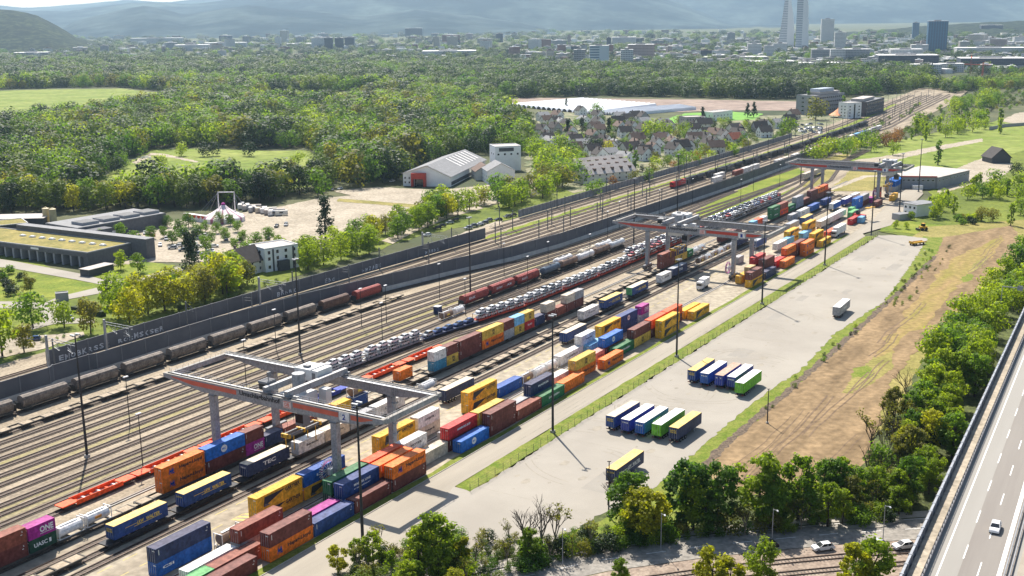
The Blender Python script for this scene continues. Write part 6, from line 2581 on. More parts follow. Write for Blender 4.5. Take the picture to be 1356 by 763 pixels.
for k in range(7):
    y = 36 + k * 7
    b.mesh([(W2 * .56, y, 12.7), (W2 * .9, y, 8.0), (W2 * .9, y + 2, 8.0), (W2 * .56, y + 2, 12.7)], [(0, 1, 2, 3)], M_tarpw)
b.build('skylight', hl)
b = MB()
b.box(W2 * .2, W2 * .5, -3, 0, 4.6, 8.2, mat('portal_red', (0.45, 0.05, 0.03), 0.6, var=0.1))
b.box(W2 * .2, W2 * .24, -3, 0, -.4, 4.6, MATS['portal_red'])
b.box(W2 * .46, W2 * .5, -3, 0, -.4, 4.6, MATS['portal_red'])
b.build('portal', hl)
b = MB()
b.box(W2 * .25, W2 * .45, -.06, 0, -.3, 4.4, M_glass)
b.build('glass_front', hl)
windows(hl, W2 * .18, 0.01, [1.5, 4.2], n=2, side=False)
b = MB()
b.box(W2 - .1, W2 + .06, 3, D2 * .6, .4, 2.6, M_wdark)
b.build('loading_bays', hl)
b = MB()
b.text("MARKT", (W2 * .58, -.05, 5.2), (1, 0, 0), (0, 0, 1), 6, M_dgrey, 1.3)
tag(hl, 'long white hall with a red portal and a grey ridged roof', 'hall')
for (p0, p1, Wd, H, R, l, wm, rm) in [((646, 243), (682, 241.5), 18, 8, 4.5, 'white gabled works building beside the long hall', M_wwhite, M_rgrey),
                                     ((630, 238), (656, 237), 16, 5.5, 4, 'lower gabled shed with a brownish roof beside the long hall', M_wcream, M_rbrown)]:
    a, b_ = at(*p0), at(*p1)
    rz, L2 = between(a, b_)
    t = gable(Wd, L2, H, R, wm, rm, 'works', wins=True, chim=False, n=3)
    tag(put(t, b_, rz + pi / 2), l, 'works building')
a, b_ = at(656, 226), at(690, 224.5)
rz, L2 = between(a, b_)
t = flat(L2, 16, 16, M_wwhite, M_rpale, 'works_tower', n=4, zs=[10.5])
b = MB()
b.box(L2 * .15, L2 * .72, -.1, 0, 13, 15.4, M_wdark)
b.build('window_band', t)
tag(put(t, a, rz), 'tall white block with a dark window band behind the gabled works', 'works building')

# terminal buildings at the right
a, b_ = at(1193, 249), at(1238, 249.5)
rz, L2 = between(a, b_)
t = flat(L2, 22, 7.5, M_wgrey, M_rpale, 'terminal_building', n=7, zs=[4.6], para=0, eaves=.7, ww=1.6, wh=1.0)
b = MB()
for q in ((-.75, L2 + .75, -.75, -.7),):
    b.box(*q, 7.0, 7.7, M_red)
b.build('fascia', t)
b = MB()
b.box(L2 * .3, L2 * .6, -5, -1, 0, 2.6, M_tarpw)
b.build('van_bay', t)
tag(put(t, a, rz), 'pale two storey terminal building with a red roof edge', 'terminal building')
a, b_ = at(1241, 249.5), at(1283, 239)
rz, L2 = between(a, b_)
t = flat(L2, 30, 6.8, M_wgrey, M_rpale, 'terminal_hall', n=9, zs=[4.4], para=0, eaves=.6, ww=1.4, wh=.8)
tag(put(t, a, rz), 'long pale wing behind the terminal building', 'terminal building')
a, b_ = at(1196, 284), at(1213, 287)
rz, L2 = between(a, b_)
t = flat(L2, 14, 6.4, M_wwhite, M_rgrey, 'office_house', n=3, zs=[1.3, 4.0], para=0, eaves=.8, ww=1.3)
tag(put(t, a, rz), 'small white office house with a flat dark roof behind the lamp mast', 'office')
a = at(1191, 292)
t = flat(8, 5, 3.2, M_wgrey, M_rgrey, 'annex', wins=False, para=0)
tag(put(t, a, .5), 'low grey annex in front of the small office house', 'annex')
for (p0, l, cc) in [((1185, 254), 'blue tarpaulin covered container store by the terminal building, front', 'blue'), ((1190, 251), 'blue tarpaulin covered container store by the terminal building, rear', 'mblue')]:
    b = MB()
    b.box(0, 8, 0, 6, 0, 3.2, M_wgrey)
    b.prism([(0, 3.2), (6, 3.2), (6, 6.2), (3, 7), (0, 6.2)], 0, 8, paint(cc))
    tag(put(b.build('container_store'), at(*p0), YROT), l, 'store')
a, b_ = at(1313, 216), at(1338, 215.5)
rz, L2 = between(a, b_)
t = gable(14, L2, 4, 6, M_wdark, M_rdark, 'barn', wins=False, chim=False, ov=.8)
tag(put(t, b_, rz + pi / 2, -.3), 'dark barn with a steep roof at the right edge', 'barn')
b = MB()
for p_, q in zip([(1310, 172), (1330, 168), (1356, 166), (1400, 164)], [(1330, 168), (1356, 166), (1400, 164)]):
    b.bar((*at(*p_), 1), (*at(*q), 1), .4, 3, M_wgrey)
tag(b.build('retaining_wall'), 'grey retaining wall at the right edge below the bare mound', 'wall')

# institutional blocks near the main line
a, b_ = at(1079, 152), at(1117, 147)
rz, L2 = between(a, b_)
big = flat(L2, 22, 19, M_wgrey, M_rgrey, 'institute', n=14, zs=[3 + 4.2 * i for i in range(4)], ww=3.2, wh=1.8)
b = MB()
b.box(L2 * .25, L2 * .95, 4, 19, 19.6, 22, M_rpale)
b.box(L2 * .3, L2 * .8, 6, 17, 22, 25, mat('glass_roof', (0.42, 0.45, 0.5), 0.3, var=0.1))
b.build('glass_storey', big)
tag(put(big, a, rz), 'large grey institute with a pale stepped glass roof', 'institute')
a, b_ = at(1147, 154), at(1170, 147)
rz, L2 = between(a, b_)
big = flat(L2, 22, 14, M_wdark, M_rgrey, 'office_block', n=10, zs=[3 + 4 * i for i in range(3)], ww=3, wh=1.6)
b = MB()
b.box(4, L2 * .7, 5, 17, 14.6, 17, M_rpale)
b.build('roof_storey', big)
tag(put(big, a, rz), 'dark brown office block beside the grey institute', 'office block')
a, b_ = at(1122, 157), at(1140, 156)
rz, L2 = between(a, b_)
t = flat(L2, 14, 15, M_wwhite, M_rpale, 'white_block', n=3, zs=[2, 5, 8, 11], ww=1.8)
b = MB()
b.box(L2 * .45, L2 * .55, -.1, 0, 0, 14, M_glass)
b.build('stair_window', t)
tag(put(t, a, rz), 'white block of flats with a glazed stair in front of the dark office block', 'house')
t = empty('market_tent')
b = MB()
for x in (0, 12):
    b.lathe([(9, 2.5), (5, 5), (1.5, 8), (.3, 10)], mat('tent_orange', (0.62, 0.25, 0.1), .7, var=.12), 14, (x, 0))
b.build('canvas', t)
tag(put(t, at(1110, 155), 0), 'orange peaked tent roofs beside the white block', 'tent')

# ------------------------------------------------------------------ village
HV = []
for i, (wm, rm, L_, Wd, H, R) in enumerate([(M_wwhite, M_rdark, 11, 9, 5.2, 4.2), (M_wcream, M_rbrown, 12, 9, 5, 4.4), (M_wwhite, M_rbrown, 10, 9, 5.4, 3.8), (M_wcream, M_rdark, 14, 10, 5.6, 4.6),
                                           (M_wwhite, M_rgrey, 11, 10, 5.5, 3), (M_wcream, M_rred, 12, 9, 5, 4.4), (M_wgrey, M_rdark, 12, 9, 5.2, 4.6)]):
    HV.append((gable(L_, Wd, H, R, wm, rm, 'village_house', n=3), ['white house with a dark gabled roof in the village', 'cream house with a brown gabled roof in the village',
              'white house with a brown gabled roof in the village', 'large cream house with a dark gabled roof in the village', 'white house with a grey gabled roof in the village',
              'cream house with a red tiled roof in the village', 'grey house with a dark gabled roof in the village'][i]))
M_vw = None
r = random.Random(21)
spots = [(806, 213, 0), (772, 214, 5), (728, 178, 0), (747, 158, 2), (752, 168, 4), (777, 152, 0), (812, 168, 6), (783, 165, 4), (830, 174, 2), (822, 182, 0), (795, 186, 2), (838, 192, 1),
         (818, 201, 2), (757, 194, 0), (765, 199, 4), (752, 205, 1), (830, 207, 3), (852, 200, 1), (868, 192, 2), (880, 198, 0), (900, 196, 2), (912, 191, 1), (905, 205, 0), (920, 200, 2),
         (930, 196, 0), (945, 190, 0), (958, 184, 1), (972, 180, 3), (986, 178, 1), (1000, 176, 6), (1022, 172, 0), (1027, 170, 4), (955, 197, 0), (970, 192, 5), (940, 203, 1), (862, 178, 6),
         (850, 168, 4), (838, 160, 0), (860, 161, 6), (842, 180, 2), (876, 170, 4), (720, 166, 2), (704, 170, 1), (733, 187, 0), (715, 160, 4), (800, 158, 0), (895, 174, 3), (887, 183, 2), (792, 205, 1),
         (842, 216, 4), (865, 212, 0), (1042, 166, 6), (1050, 158, 1), (925, 172, 3), (940, 166, 4), (785, 176, 1), (765, 181, 2), (745, 176, 6), (760, 171, 0), (855, 190, 0), (875, 205, 2), (735, 168, 0), (722, 192, 0), (741, 194, 4), (769, 190, 0), (779, 197, 0), (788, 179, 2), (801, 168, 0), (815, 160, 4), (828, 164, 0), (846, 174, 0),
         (812, 194, 0), (826, 199, 4), (846, 210, 0), (858, 205, 6), (890, 190, 0), (897, 203, 6), (915, 178, 0), (932, 184, 0), (948, 200, 0), (968, 186, 0), (990, 186, 3), (1008, 182, 0), (780, 208, 0), (800, 212, 4)]
used = set()
for a, c_, k in spots:
    t, l = HV[k]
    o = t if k not in used else copy_tree(t)
    used.add(k)
    put(o, at(a, c_), r.choice((.3, 1.9, .6, 2.2)) + r.uniform(-.15, .15))
    o.scale = (1, 1, 1) if True else 1
    tag(o, l, 'house', l.replace('house', 'houses').replace(' in the village', ''))
for i in range(3):
    a, b_ = at(772 - i * 3, 243 - i * 6), at(842 - i * 6, 236 - i * 6)
    rz, L2 = between(a, b_)
    t = gable(L2, 11, 5.5, 4.4, M_wcream, M_rpale, 'terrace', n=8, chim=True)
    b = MB()
    for k in range(6):
        x = L2 * (k + .4) / 6
        b.box(x, x + 1.6, 1.5, 4, 6.6, 8.7, M_rbrown)
    b.build('dormer', t)
    tag(put(t, a, rz), ['front', 'middle', 'rear'][i] + ' terrace with a pale roof and dormers at the noise wall', 'terrace')
for p0, p1, H, l in [((908, 170), (932, 169), 10, 'pinkish flat block of flats at the village edge'), ((944, 160), (970, 157), 8, 'pale white flat building before the crop field')]:
    a, b_ = at(*p0), at(*p1)
    rz, L2 = between(a, b_)
    t = flat(L2, 14, H, M_rpale if H == 10 else M_wwhite, M_rpale, 'flats', n=6)
    tag(put(t, a, rz), l, 'house')
# polytunnels
M_film = mat('polytunnel_film', (0.6, 0.61, 0.63), 0.5, scale=0.1, rgb2=(0.72, 0.73, 0.75))
for k, (p0, p1, p2, p3) in enumerate([((672, 140), (770, 132), (870, 140), (780, 151)), ((775, 151), (900, 141), (922, 145), (830, 153))]):
    t = empty('polytunnel_block')
    q = [at(*p_) for p_ in (p0, p1, p2, p3)]
    place(t, q[0][0], q[0][1], -.4)
    n = 16
    b = MB()
    for i in range(n):
        f0, f1 = i / n, (i + 1) / n
        m_ = 5
        for j in range(m_):
            g0, g1 = j / m_, (j + 1) / m_
            vs = []
            for ff, gg in ((f0, g0), (f0, g1), (f1, g1), (f1, g0)):
                pass
            def pt(u, v):
                x = (q[0][0] * (1 - u) + q[3][0] * u) * (1 - v) + (q[1][0] * (1 - u) + q[2][0] * u) * v
                y = (q[0][1] * (1 - u) + q[3][1] * u) * (1 - v) + (q[1][1] * (1 - u) + q[2][1] * u) * v
                return x - q[0][0], y - q[0][1]
            for h0, h1, z0, z1 in ((0, .25, 0, 2.6), (.25, .5, 2.6, 3.3), (.5, .75, 3.3, 2.6), (.75, 1, 2.6, 0)):
                ua, ub = f0 + (f1 - f0) * h0, f0 + (f1 - f0) * h1
                b.mesh([(*pt(ua, g0), z0), (*pt(ua, g1), z0), (*pt(ub, g1), z1), (*pt(ub, g0), z1)], [(0, 1, 2, 3)], M_film)
    b.build('film_roof', t)
    tag(t, ['large pale field of polytunnels before the brown field', 'narrower white polytunnels beside the crop field'][k], 'polytunnels')
t = flat(10, 8, 5, M_wgrey, M_rgrey, 'lodge', wins=False)
tag(put(t, at(74, 398), .4), 'tiny dark gatehouse at the lawn', 'hut')
t.scale = (.45, .4, .55)
b = MB()
b.box(0, 16, 0, 2, 0, 1.8, mat('hedge_leaf', (0.015, 0.025, 0.008), .9, rgb2=(0.05, 0.07, 0.02), scale=1.5, bump=1))
tag(put(b.build('clipped_hedge'), at(94, 411), between(at(94, 411), at(111, 414))[0]), 'dark clipped hedge beside the lane', 'hedge')
# ------------------------------------------------------------------ trees
LM = {'fresh': leafmat('leaves_fresh', (0.075, 0.135, 0.006), (0.22, 0.27, 0.012), .5),
      'green': leafmat('leaves_green', (0.03, 0.08, 0.006), (0.13, 0.21, 0.014), .45),
      'dark': leafmat('leaves_dark', (0.01, 0.024, 0.007), (0.028, 0.052, 0.014), .2),
      'yellow': leafmat('leaves_yellow', (0.17, 0.18, 0.006), (0.32, 0.31, 0.012), .5),
      'olive': leafmat('leaves_olive', (0.075, 0.085, 0.012), (0.17, 0.16, 0.022), .42),
      'rusty': leafmat('leaves_rusty', (0.12, 0.05, 0.015), (0.24, 0.12, 0.03), .4),
      'wood': leafmat('leaves_wood', (0.011, 0.032, 0.006), (0.14, 0.19, 0.01), .28),
      'wood2': leafmat('leaves_deep_wood', (0.008, 0.024, 0.008), (0.07, 0.11, 0.018), .28)}
M_bark = mat('bark', (0.06, 0.045, 0.033), 0.95, var=0.3, scale=2.0)
M_bark2 = mat('pale_bark', (0.2, 0.16, 0.12), 0.95, var=0.3, scale=2.0)


def leaf_quads(b, r, cpos, n, rad, size, m, flat=.8, wild=.9):
    for _ in range(n):
        while True:
            q = Vector((r.uniform(-1, 1), r.uniform(-1, 1), r.uniform(-1, 1)))
            if q.length < 1:
                break
        q = q * (0.45 + 0.55 * r.random()) if wild > .6 else q.normalized() * r.uniform(.75, 1)
        p = Vector(cpos) + Vector((q.x * rad, q.y * rad, q.z * rad * flat))
        nrm = Vector((q.x + r.uniform(-wild, wild), q.y + r.uniform(-wild, wild), q.z + .4 + r.uniform(-wild, wild))).normalized()
        a = nrm.orthogonal().normalized()
        a = (Matrix.Rotation(r.uniform(0, 6.3), 3, nrm) @ a)
        c_ = nrm.cross(a)
        s = size * r.uniform(.6, 1.35)
        b.face([p - a * s * .5 - c_ * s * .32, p + a * s * .1 - c_ * s * .5, p + a * s * .55 + c_ * s * .1, p - a * s * .1 + c_ * s * .5], m)


def crown_clumps(r, h, w, shape, n):
    """clump centres through a crown of height h and width w standing on z = 0"""
    out = []
    for i in range(n):
        f = (i + r.random()) / n
        if shape == 'cone':
            z = h * (.12 + .86 * f)
            k = w * .5 * (1 - f) * 1.05 + .2
        elif shape == 'column':
            z = h * (.1 + .86 * f)
            k = w * .5 * (1 - abs(f - .35) ** 2 * 1.3)
        else:
            z = h * (.22 + .72 * f)
            k = w * .5 * sqrt(max(.04, 1 - ((f - .42) / .6) ** 2))
        a = r.uniform(0, 2 * pi)
        d = k * sqrt(r.uniform(.12, 1))
        out.append((cos(a) * d, sin(a) * d, z))
    return out


def tree_data(seed, h, w, shape, leaf, nc, nl, size, m, trunk=True, gaps=1.0, wild=.9):
    r = random.Random(seed)
    cl = crown_clumps(r, h, w, shape, nc)
    b = MB()
    rad = (w / 2) * 2.1 / (nc ** .36) * gaps
    for c_ in cl:
        k = r.uniform(.6, 1.25)
        leaf_quads(b, r, c_, int(nl * k * k), rad * k, size, m, wild=wild)
    cr = b.data('crown')
    tr = None
    if trunk:
        b = MB()
        top = h * .72
        pts = [Vector((0, 0, -.4)), Vector((r.uniform(-.2, .2), r.uniform(-.2, .2), h * .3)), Vector((r.uniform(-.4, .4), r.uniform(-.4, .4), top))]
        b.tube(pts[0], pts[1], h * .02 + .06, h * .014 + .04, M_bark, 7)
        b.tube(pts[1], pts[2], h * .014 + .04, .05, M_bark, 6)
        for c_ in r.sample(cl, min(10, len(cl))):
            f = r.uniform(.25, .75)
            s = pts[1].lerp(pts[2], f)
            if c_[2] > s.z - 1:
                b.tube(s, c_, h * .006 + .03, .03, M_bark, 4)
        tr = b.data('trunk')
    return cr, tr


def bare_data(seed, h, leaf=None):
    r = random.Random(seed)
    b = MB()
    tips = []

    def grow(p, d, ln, rad, lvl):
        q = p + d * ln
        b.tube(p, q, rad, rad * .62, M_bark2 if lvl < 2 else M_bark, 6 if lvl < 2 else 4, caps=False)
        if lvl >= 4:
            tips.append(q)
            return
        for _ in range(3 if lvl else 4):
            v = (d + Vector((r.uniform(-.65, .65), r.uniform(-.65, .65), r.uniform(.0, .5)))).normalized()
            grow(p.lerp(q, r.uniform(.55, 1)), v, ln * r.uniform(.55, .78), rad * .55, lvl + 1)
    grow(Vector((0, 0, -.4)), Vector((r.uniform(-.1, .1), r.uniform(-.1, .1), 1)), h * .36, h * .014 + .05, 0)
    tr = b.data('trunk')
    cr = None
    if leaf:
        b = MB()
        for t in tips:
            if r.random() < .5:
                leaf_quads(b, r, t, 4, .7, .3, leaf)
        cr = b.data('crown')
    return cr, tr


PROTO = {}


def proto(kind, near):
    """tree meshes by kind: (crown, trunk, own height)"""
    key = (kind, near)
    if key in PROTO:
        return PROTO[key]
    out = []
    nv = 3
    sz = {2: .42, 1: .62, 0: 1.0}[near]
    mul = {2: 1.0, 1: .5, 0: .22}[near]
    for i in range(nv):
        sd_ = hash_(kind) + i * 17 + near
        if kind in ('fresh', 'green', 'yellow', 'olive', 'rusty', 'wood', 'wood2', 'dark'):
            out.append((*tree_data(sd_, 10, {2: 5.4 + i * .7, 1: 6.4 + i * .5, 0: 7.2 + i * .5}[near], 'round', None, {2: 40, 1: 22, 0: 14}[near], int({2: 85, 1: 55, 0: 40}[near]), {2: .4, 1: .6, 0: .8}[near], LM[kind], True, {2: .72, 1: .85, 0: 1.0}[near], {2: .7, 1: .55, 0: .3}[near]), 10))
        elif kind == 'shrub':
            out.append((*tree_data(sd_, 4, 5, 'round', None, 18, int(85 * mul), sz * .85, LM['fresh' if i != 1 else 'olive'], False), 4))
        elif kind == 'dshrub':
            out.append((*tree_data(sd_, 4, 5, 'round', None, 18, int(85 * mul), sz * .85, LM['green' if i != 1 else 'dark'], False), 4))
        elif kind == 'column':
            out.append((*tree_data(sd_, 10, 3.4, 'column', None, 26, int(70 * mul), sz * .8, LM['fresh']), 10))
        elif kind == 'poplar':
            out.append((*tree_data(sd_, 16, 4, 'column', None, 30, int(70 * mul), sz, LM['green']), 16))
        elif kind == 'fir':
            out.append((*tree_data(sd_, 14, 6, 'cone', None, 36, int(70 * mul), sz * .9, LM['dark']), 14))
        elif kind == 'bare':
            out.append((*bare_data(sd_, 10), 10))
        elif kind == 'bud':
            out.append((*bare_data(sd_, 10, LM['olive']), 10))
    PROTO[key] = out
    return out


def hash_(s):
    return sum(ord(ch) * (i + 3) for i, ch in enumerate(s)) % 1000


NTREE = [0]


def tree(kind, x, y, h, label, group, z=-.3, near=None, name=None):
    d = hypot(x, y)
    if near is None:
        near = 2 if d < 330 else (1 if d < 620 else 0)
    v = proto(kind, near)
    cr, tr, h0 = v[rnd.randrange(len(v))]
    k = h / h0
    nm = name or {'shrub': 'shrub', 'dshrub': 'shrub', 'yellow': 'blossoming_tree', 'olive': 'budding_tree', 'rusty': 'copper_tree', 'wood': 'woodland_tree', 'column': 'upright_tree', 'fir': 'fir_tree', 'poplar': 'poplar_tree', 'bare': 'bare_tree', 'bud': 'bare_tree'}.get(kind, 'leafy_tree')
    if (cr is None) or (tr is None):
        o = link(nm, cr or tr)
    else:
        o = empty(nm)
        link('crown', cr, o)
        link('trunk', tr, o)
    place(o, x, y, z, rnd.uniform(0, 6.28))
    q = rnd.uniform(.88, 1.15)
    o.scale = (k * q, k * q, k)
    NTREE[0] += 1
    return tag(o, label, 'shrub' if 'shrub' in kind else 'tree', group)


DESC = {'fresh': 'bright spring green leafy tree', 'green': 'mid green leafy tree', 'dark': 'dark green leafy tree', 'yellow': 'yellow blossoming tree', 'olive': 'olive brown budding tree',
        'rusty': 'rusty red leaved tree', 'wood': 'woodland tree', 'shrub': 'low spring green shrub', 'dshrub': 'low dark green shrub', 'column': 'slim upright bright green tree',
        'poplar': 'tall slim poplar', 'fir': 'dark conical fir', 'bare': 'bare many branched tree', 'bud': 'nearly bare tree with first buds'}


def grove(poly, n, kinds, hs, where, sep=3.0, z=-.3, pxpoly=True, near=None):
    """n separate trees inside an outline, no two too close"""
    q = px(poly) if pxpoly else poly
    xs = [p[0] for p in q]
    ys = [p[1] for p in q]
    pts = []
    tries = 0
    ks = [k for k, w in kinds for _ in range(w)]
    while len(pts) < n and tries < n * 60:
        tries += 1
        x, y = rnd.uniform(min(xs), max(xs)), rnd.uniform(min(ys), max(ys))
        if inside(x, y, q) and all((x - a) ** 2 + (y - b_) ** 2 > sep * sep for a, b_ in pts):
            pts.append((x, y))
    for x, y in pts:
        k = rnd.choice(ks)
        h = rnd.uniform(*hs) * (.45 if 'shrub' in k else 1)
        tree(k, x, y, h, '%s %s' % (DESC[k], where), '%ss %s' % (DESC[k], where), z, near)


def one(kind, p, h, label, z=-.3, near=None):
    x, y = at(*p)
    tree(kind, x, y, h, label, None, z, near)


# belt above the street
BW = 'in the belt above the street'
grove([(425, 775), (470, 728), (560, 712), (600, 735), (640, 770), (600, 800), (480, 800)], 26, [('shrub', 4), ('fresh', 3), ('bud', 1), ('yellow', 1)], (5, 8.5), BW + ' at the lower left', 2.6)
one('fresh', (578, 757), 12.5, 'tallest fresh green tree at the bottom left of the belt')
one('fresh', (556, 765), 11, 'round fresh green tree beside the tallest one at the lower left')
one('bare', (697, 738), 16, 'tall bare tree left of two on the lot edge', near=2)
one('bare', (716, 733), 15.5, 'tall bare tree right of two on the lot edge', near=2)
one('bud', (738, 730), 13, 'thin leaning bare tree right of the two tall ones', near=2)
one('bare', (805, 668), 10, 'small bare tree before the lone yellow roofed trailer', near=2)
grove([(600, 745), (680, 715), (690, 735), (650, 765), (610, 775)], 8, [('fresh', 1), ('olive', 1), ('bud', 3), ('shrub', 2)], (5.5, 8.5), BW + ' below the crane shadow', 3)
grove([(690, 742), (780, 715), (790, 730), (700, 757)], 11, [('fresh', 1), ('olive', 1), ('bud', 2), ('dshrub', 4), ('shrub', 3)], (5.5, 8), BW + ' below the open lot', 2.6)
one('green', (832, 700), 13, 'upright green tree before the lone yellow roofed trailer', near=2)
one('yellow', (848, 715), 11.5, 'bright yellow blossoming tree at the lower lot corner, left', near=2)
one('yellow', (865, 712), 10, 'bright yellow blossoming tree at the lower lot corner, right', near=2)
one('fresh', (838, 712), 8, 'small yellow green tree among the yellow ones', near=2)
grove([(790, 718), (860, 705), (905, 700), (900, 715), (800, 730)], 10, [('dshrub', 5), ('olive', 1), ('shrub', 2)], (6, 8), BW + ' around the yellow trees', 2.4)
one('green', (908, 697), 15, 'big rich green tree left of the pair at the soil field corner', near=2)
one('fresh', (918, 702), 12, 'yellow green tree under the big rich green one', near=2)
one('green', (950, 697), 14.5, 'big rich green tree right of the pair at the soil field corner', near=2)
one('green', (935, 705), 10, 'lower green tree between the big pair', near=2)
one('fresh', (1004, 692), 15.5, 'pointed fresh green tree alone on the soil field edge', near=2)
one('green', (1020, 698), 12, 'green tree right of the pointed one', near=2)
one('fresh', (1057, 688), 14, 'slim bright tree in the right part of the belt', near=2)
grove([(960, 702), (1100, 690), (1190, 675), (1195, 690), (1060, 703), (970, 712)], 18, [('dshrub', 3), ('shrub', 3), ('green', 2), ('fresh', 2), ('bud', 2)], (6, 10), BW + ' under the soil field', 3.0)
grove([(1030, 672), (1130, 655), (1190, 640), (1190, 672), (1080, 690)], 14, [('green', 3), ('olive', 1), ('fresh', 3), ('shrub', 2), ('bud', 1)], (7, 11.5), BW + ' towards the viaduct', 3.4)
# in front, below the street
one('yellow', (1128, 806), 12.5, 'yellow green tree in front of the street, right', near=2)
one('fresh', (1150, 800), 12.5, 'yellow green tree joined to the one in front of the street', near=2)
one('fresh', (1008, 772), 9, 'thin fresh green tree before the tracks at the bottom', near=2)
one('yellow', (942, 795), 10.5, 'yellow green tree cut by the bottom edge, left one', near=2)
one('yellow', (965, 800), 9, 'yellow green tree cut by the bottom edge, right one', near=2)
one('fresh', (822, 776), 6, 'small green tree tip at the bottom edge', near=2)
# along the viaduct
VW = 'beside the viaduct'
grove([(1128, 640), (1165, 560), (1200, 530), (1220, 600), (1195, 660)], 22, [('bud', 5), ('olive', 2), ('bare', 4), ('dshrub', 1)], (9, 14), VW + ' in the bare thicket', 3.2)
grove([(1200, 570), (1240, 540), (1275, 570), (1245, 650), (1215, 700), (1195, 660)], 20, [('yellow', 1), ('fresh', 5), ('green', 2)], (8, 12), VW + ' in its lower part', 3.6)
grove([(1225, 500), (1250, 470), (1305, 480), (1290, 545), (1240, 570)], 18, [('green', 3), ('fresh', 3), ('bud', 1)], (8, 13), VW + ' near the green wood corner', 3.8)
grove([(1240, 470), (1275, 425), (1310, 395), (1350, 400), (1330, 450), (1300, 500)], 20, [('green', 3), ('fresh', 4)], (8, 13), VW + ' in the middle', 4.4)
grove([(1300, 405), (1338, 355), (1375, 340), (1395, 355), (1360, 400), (1325, 420)], 16, [('green', 3), ('fresh', 3)], (8, 13), VW + ' in its upper part', 4.0)

# right hand meadows
grove([(1232, 290), (1262, 288), (1268, 270), (1250, 262), (1228, 272)], 9, [('column', 3), ('fresh', 2)], (7, 10), 'behind the small office house', 4)
grove([(1275, 265), (1310, 268), (1335, 262), (1330, 245), (1290, 248)], 13, [('column', 2), ('fresh', 2), ('green', 1)], (8, 11), 'below the pale unpaved yard', 4.5)
grove([(1330, 300), (1345, 300), (1380, 240), (1356, 250), (1340, 268)], 9, [('fresh', 3), ('column', 1)], (8, 12), 'at the right edge of the meadow', 5)
grove([(1262, 297), (1320, 300), (1330, 292), (1265, 289)], 9, [('dshrub', 2), ('olive', 1), ('shrub', 1)], (6, 8), 'in the line above the soil field', 3)
for p, h in [((1186, 302), 4), ((1200, 303), 3.6), ((1207, 291), 4.5)]:
    one('fresh', p, h, 'small young tree on the mown corner, %s' % {4: 'first', 3.6: 'second', 4.5: 'by the annex'}[h])
one('poplar', (1242, 218), 17, 'dark poplar behind the terminal wing')
one('dark', (1345, 232), 8, 'round dark bush at the right edge yard')
one('fresh', (1182, 205), 10, 'single upright tree behind the far crane trolley')
grove([(1075, 215), (1095, 213), (1102, 205), (1080, 203)], 4, [('fresh', 3)], (10, 13), 'left of the far crane girder', 6)
grove([(1105, 212), (1170, 198), (1160, 185), (1110, 198)], 12, [('fresh', 2), ('green', 2)], (9, 13), 'between the far crane and the main line', 6)
grove([(1165, 195), (1190, 193), (1192, 180), (1168, 182)], 6, [('rusty', 3), ('olive', 1)], (8, 10), 'in the rusty clump behind the far crane', 5)
grove([(1195, 190), (1280, 180), (1330, 178), (1332, 160), (1250, 160), (1200, 172)], 30, [('column', 3), ('fresh', 3)], (9, 14), 'in the bright copse at the far right', 7)
grove([(1250, 158), (1330, 142), (1310, 128), (1262, 140)], 16, [('green', 2), ('fresh', 2)], (10, 15), 'behind the bright copse', 9)

# between the fairground and the railway
RW = 'between the fairground and the far noise wall'
grove([(396, 348), (450, 325), (520, 302), (560, 285), (585, 270), (600, 285), (560, 305), (500, 330), (440, 352), (405, 360)], 34, [('fresh', 6), ('yellow', 2), ('green', 3), ('olive', 1)],
      (9, 13), RW, 6)
one('fir', (431, 315), 20, 'dark lone fir at the edge of the fairground')
one('fir', (252, 368), 19, 'dark fir in front of the fairground car park, right')
one('fir', (258, 352), 15, 'dark fir in front of the fairground car park, left')
grove([(140, 405), (190, 392), (250, 385), (300, 372), (330, 372), (320, 388), (260, 405), (200, 420), (150, 432)], 20, [('yellow', 3), ('fresh', 3), ('olive', 2)], (9, 14),
      'beside the railway below the depot', 6)
one('yellow', (295, 388), 15, 'broad yellow green tree beside the cream house')
for i, (p, h, k) in enumerate([((3, 470), 15, 'fresh'), ((44, 433), 12, 'green'), ((85, 432), 9, 'fresh'), ((120, 440), 12, 'olive'), ((143, 404), 9, 'fresh'), ((32, 465), 9, 'olive')]):
    one(k, p, h, ['tall tree at the left edge by the gravel track', 'round green tree beside the blue car', 'thin fresh tree by the clipped hedge', 'olive tree at the railway fence',
                  'slender tree on the lower lawn', 'low olive tree beside the gravel track'][i])
one('fresh', (160, 356), 8, 'left of two young trees on the depot lawn')
one('fresh', (183, 360), 8, 'right of two young trees on the depot lawn')
grove([(-30, 388), (30, 372), (60, 376), (55, 395), (0, 400)], 9, [('bud', 2), ('olive', 2), ('dshrub', 2)], (5, 9), 'on the left lawn', 4)
grove([(-30, 372), (10, 360), (36, 362), (20, 376), (-20, 382)], 8, [('dshrub', 3), ('rusty', 1)], (6, 8), 'before the depot gates', 3)
for p in [(132, 318), (168, 306), (160, 314), (178, 324), (200, 315), (208, 296), (228, 322), (252, 330), (272, 332), (244, 318), (280, 322), (298, 318), (272, 306), (290, 296), (216, 314),
          (196, 328), (315, 306), (250, 300), (305, 298), (322, 320), (340, 326), (356, 318), (262, 314), (286, 308), (222, 300), (236, 308), (310, 330)]:
    x, y = at(*p)
    tree('green', x, y, rnd.uniform(5.5, 7.5), 'young round tree in the fairground car park', 'young trees in the fairground car park', -.4)
for p in [(340, 340), (355, 338), (372, 338), (395, 345), (412, 345)]:
    one('bud' if p[0] in (355, 340) else 'fresh', p, 9, 'tree behind the white cubic house number %s from the left' % {340: 'one', 355: 'two', 372: 'three', 395: 'four', 412: 'five'}[p[0]])
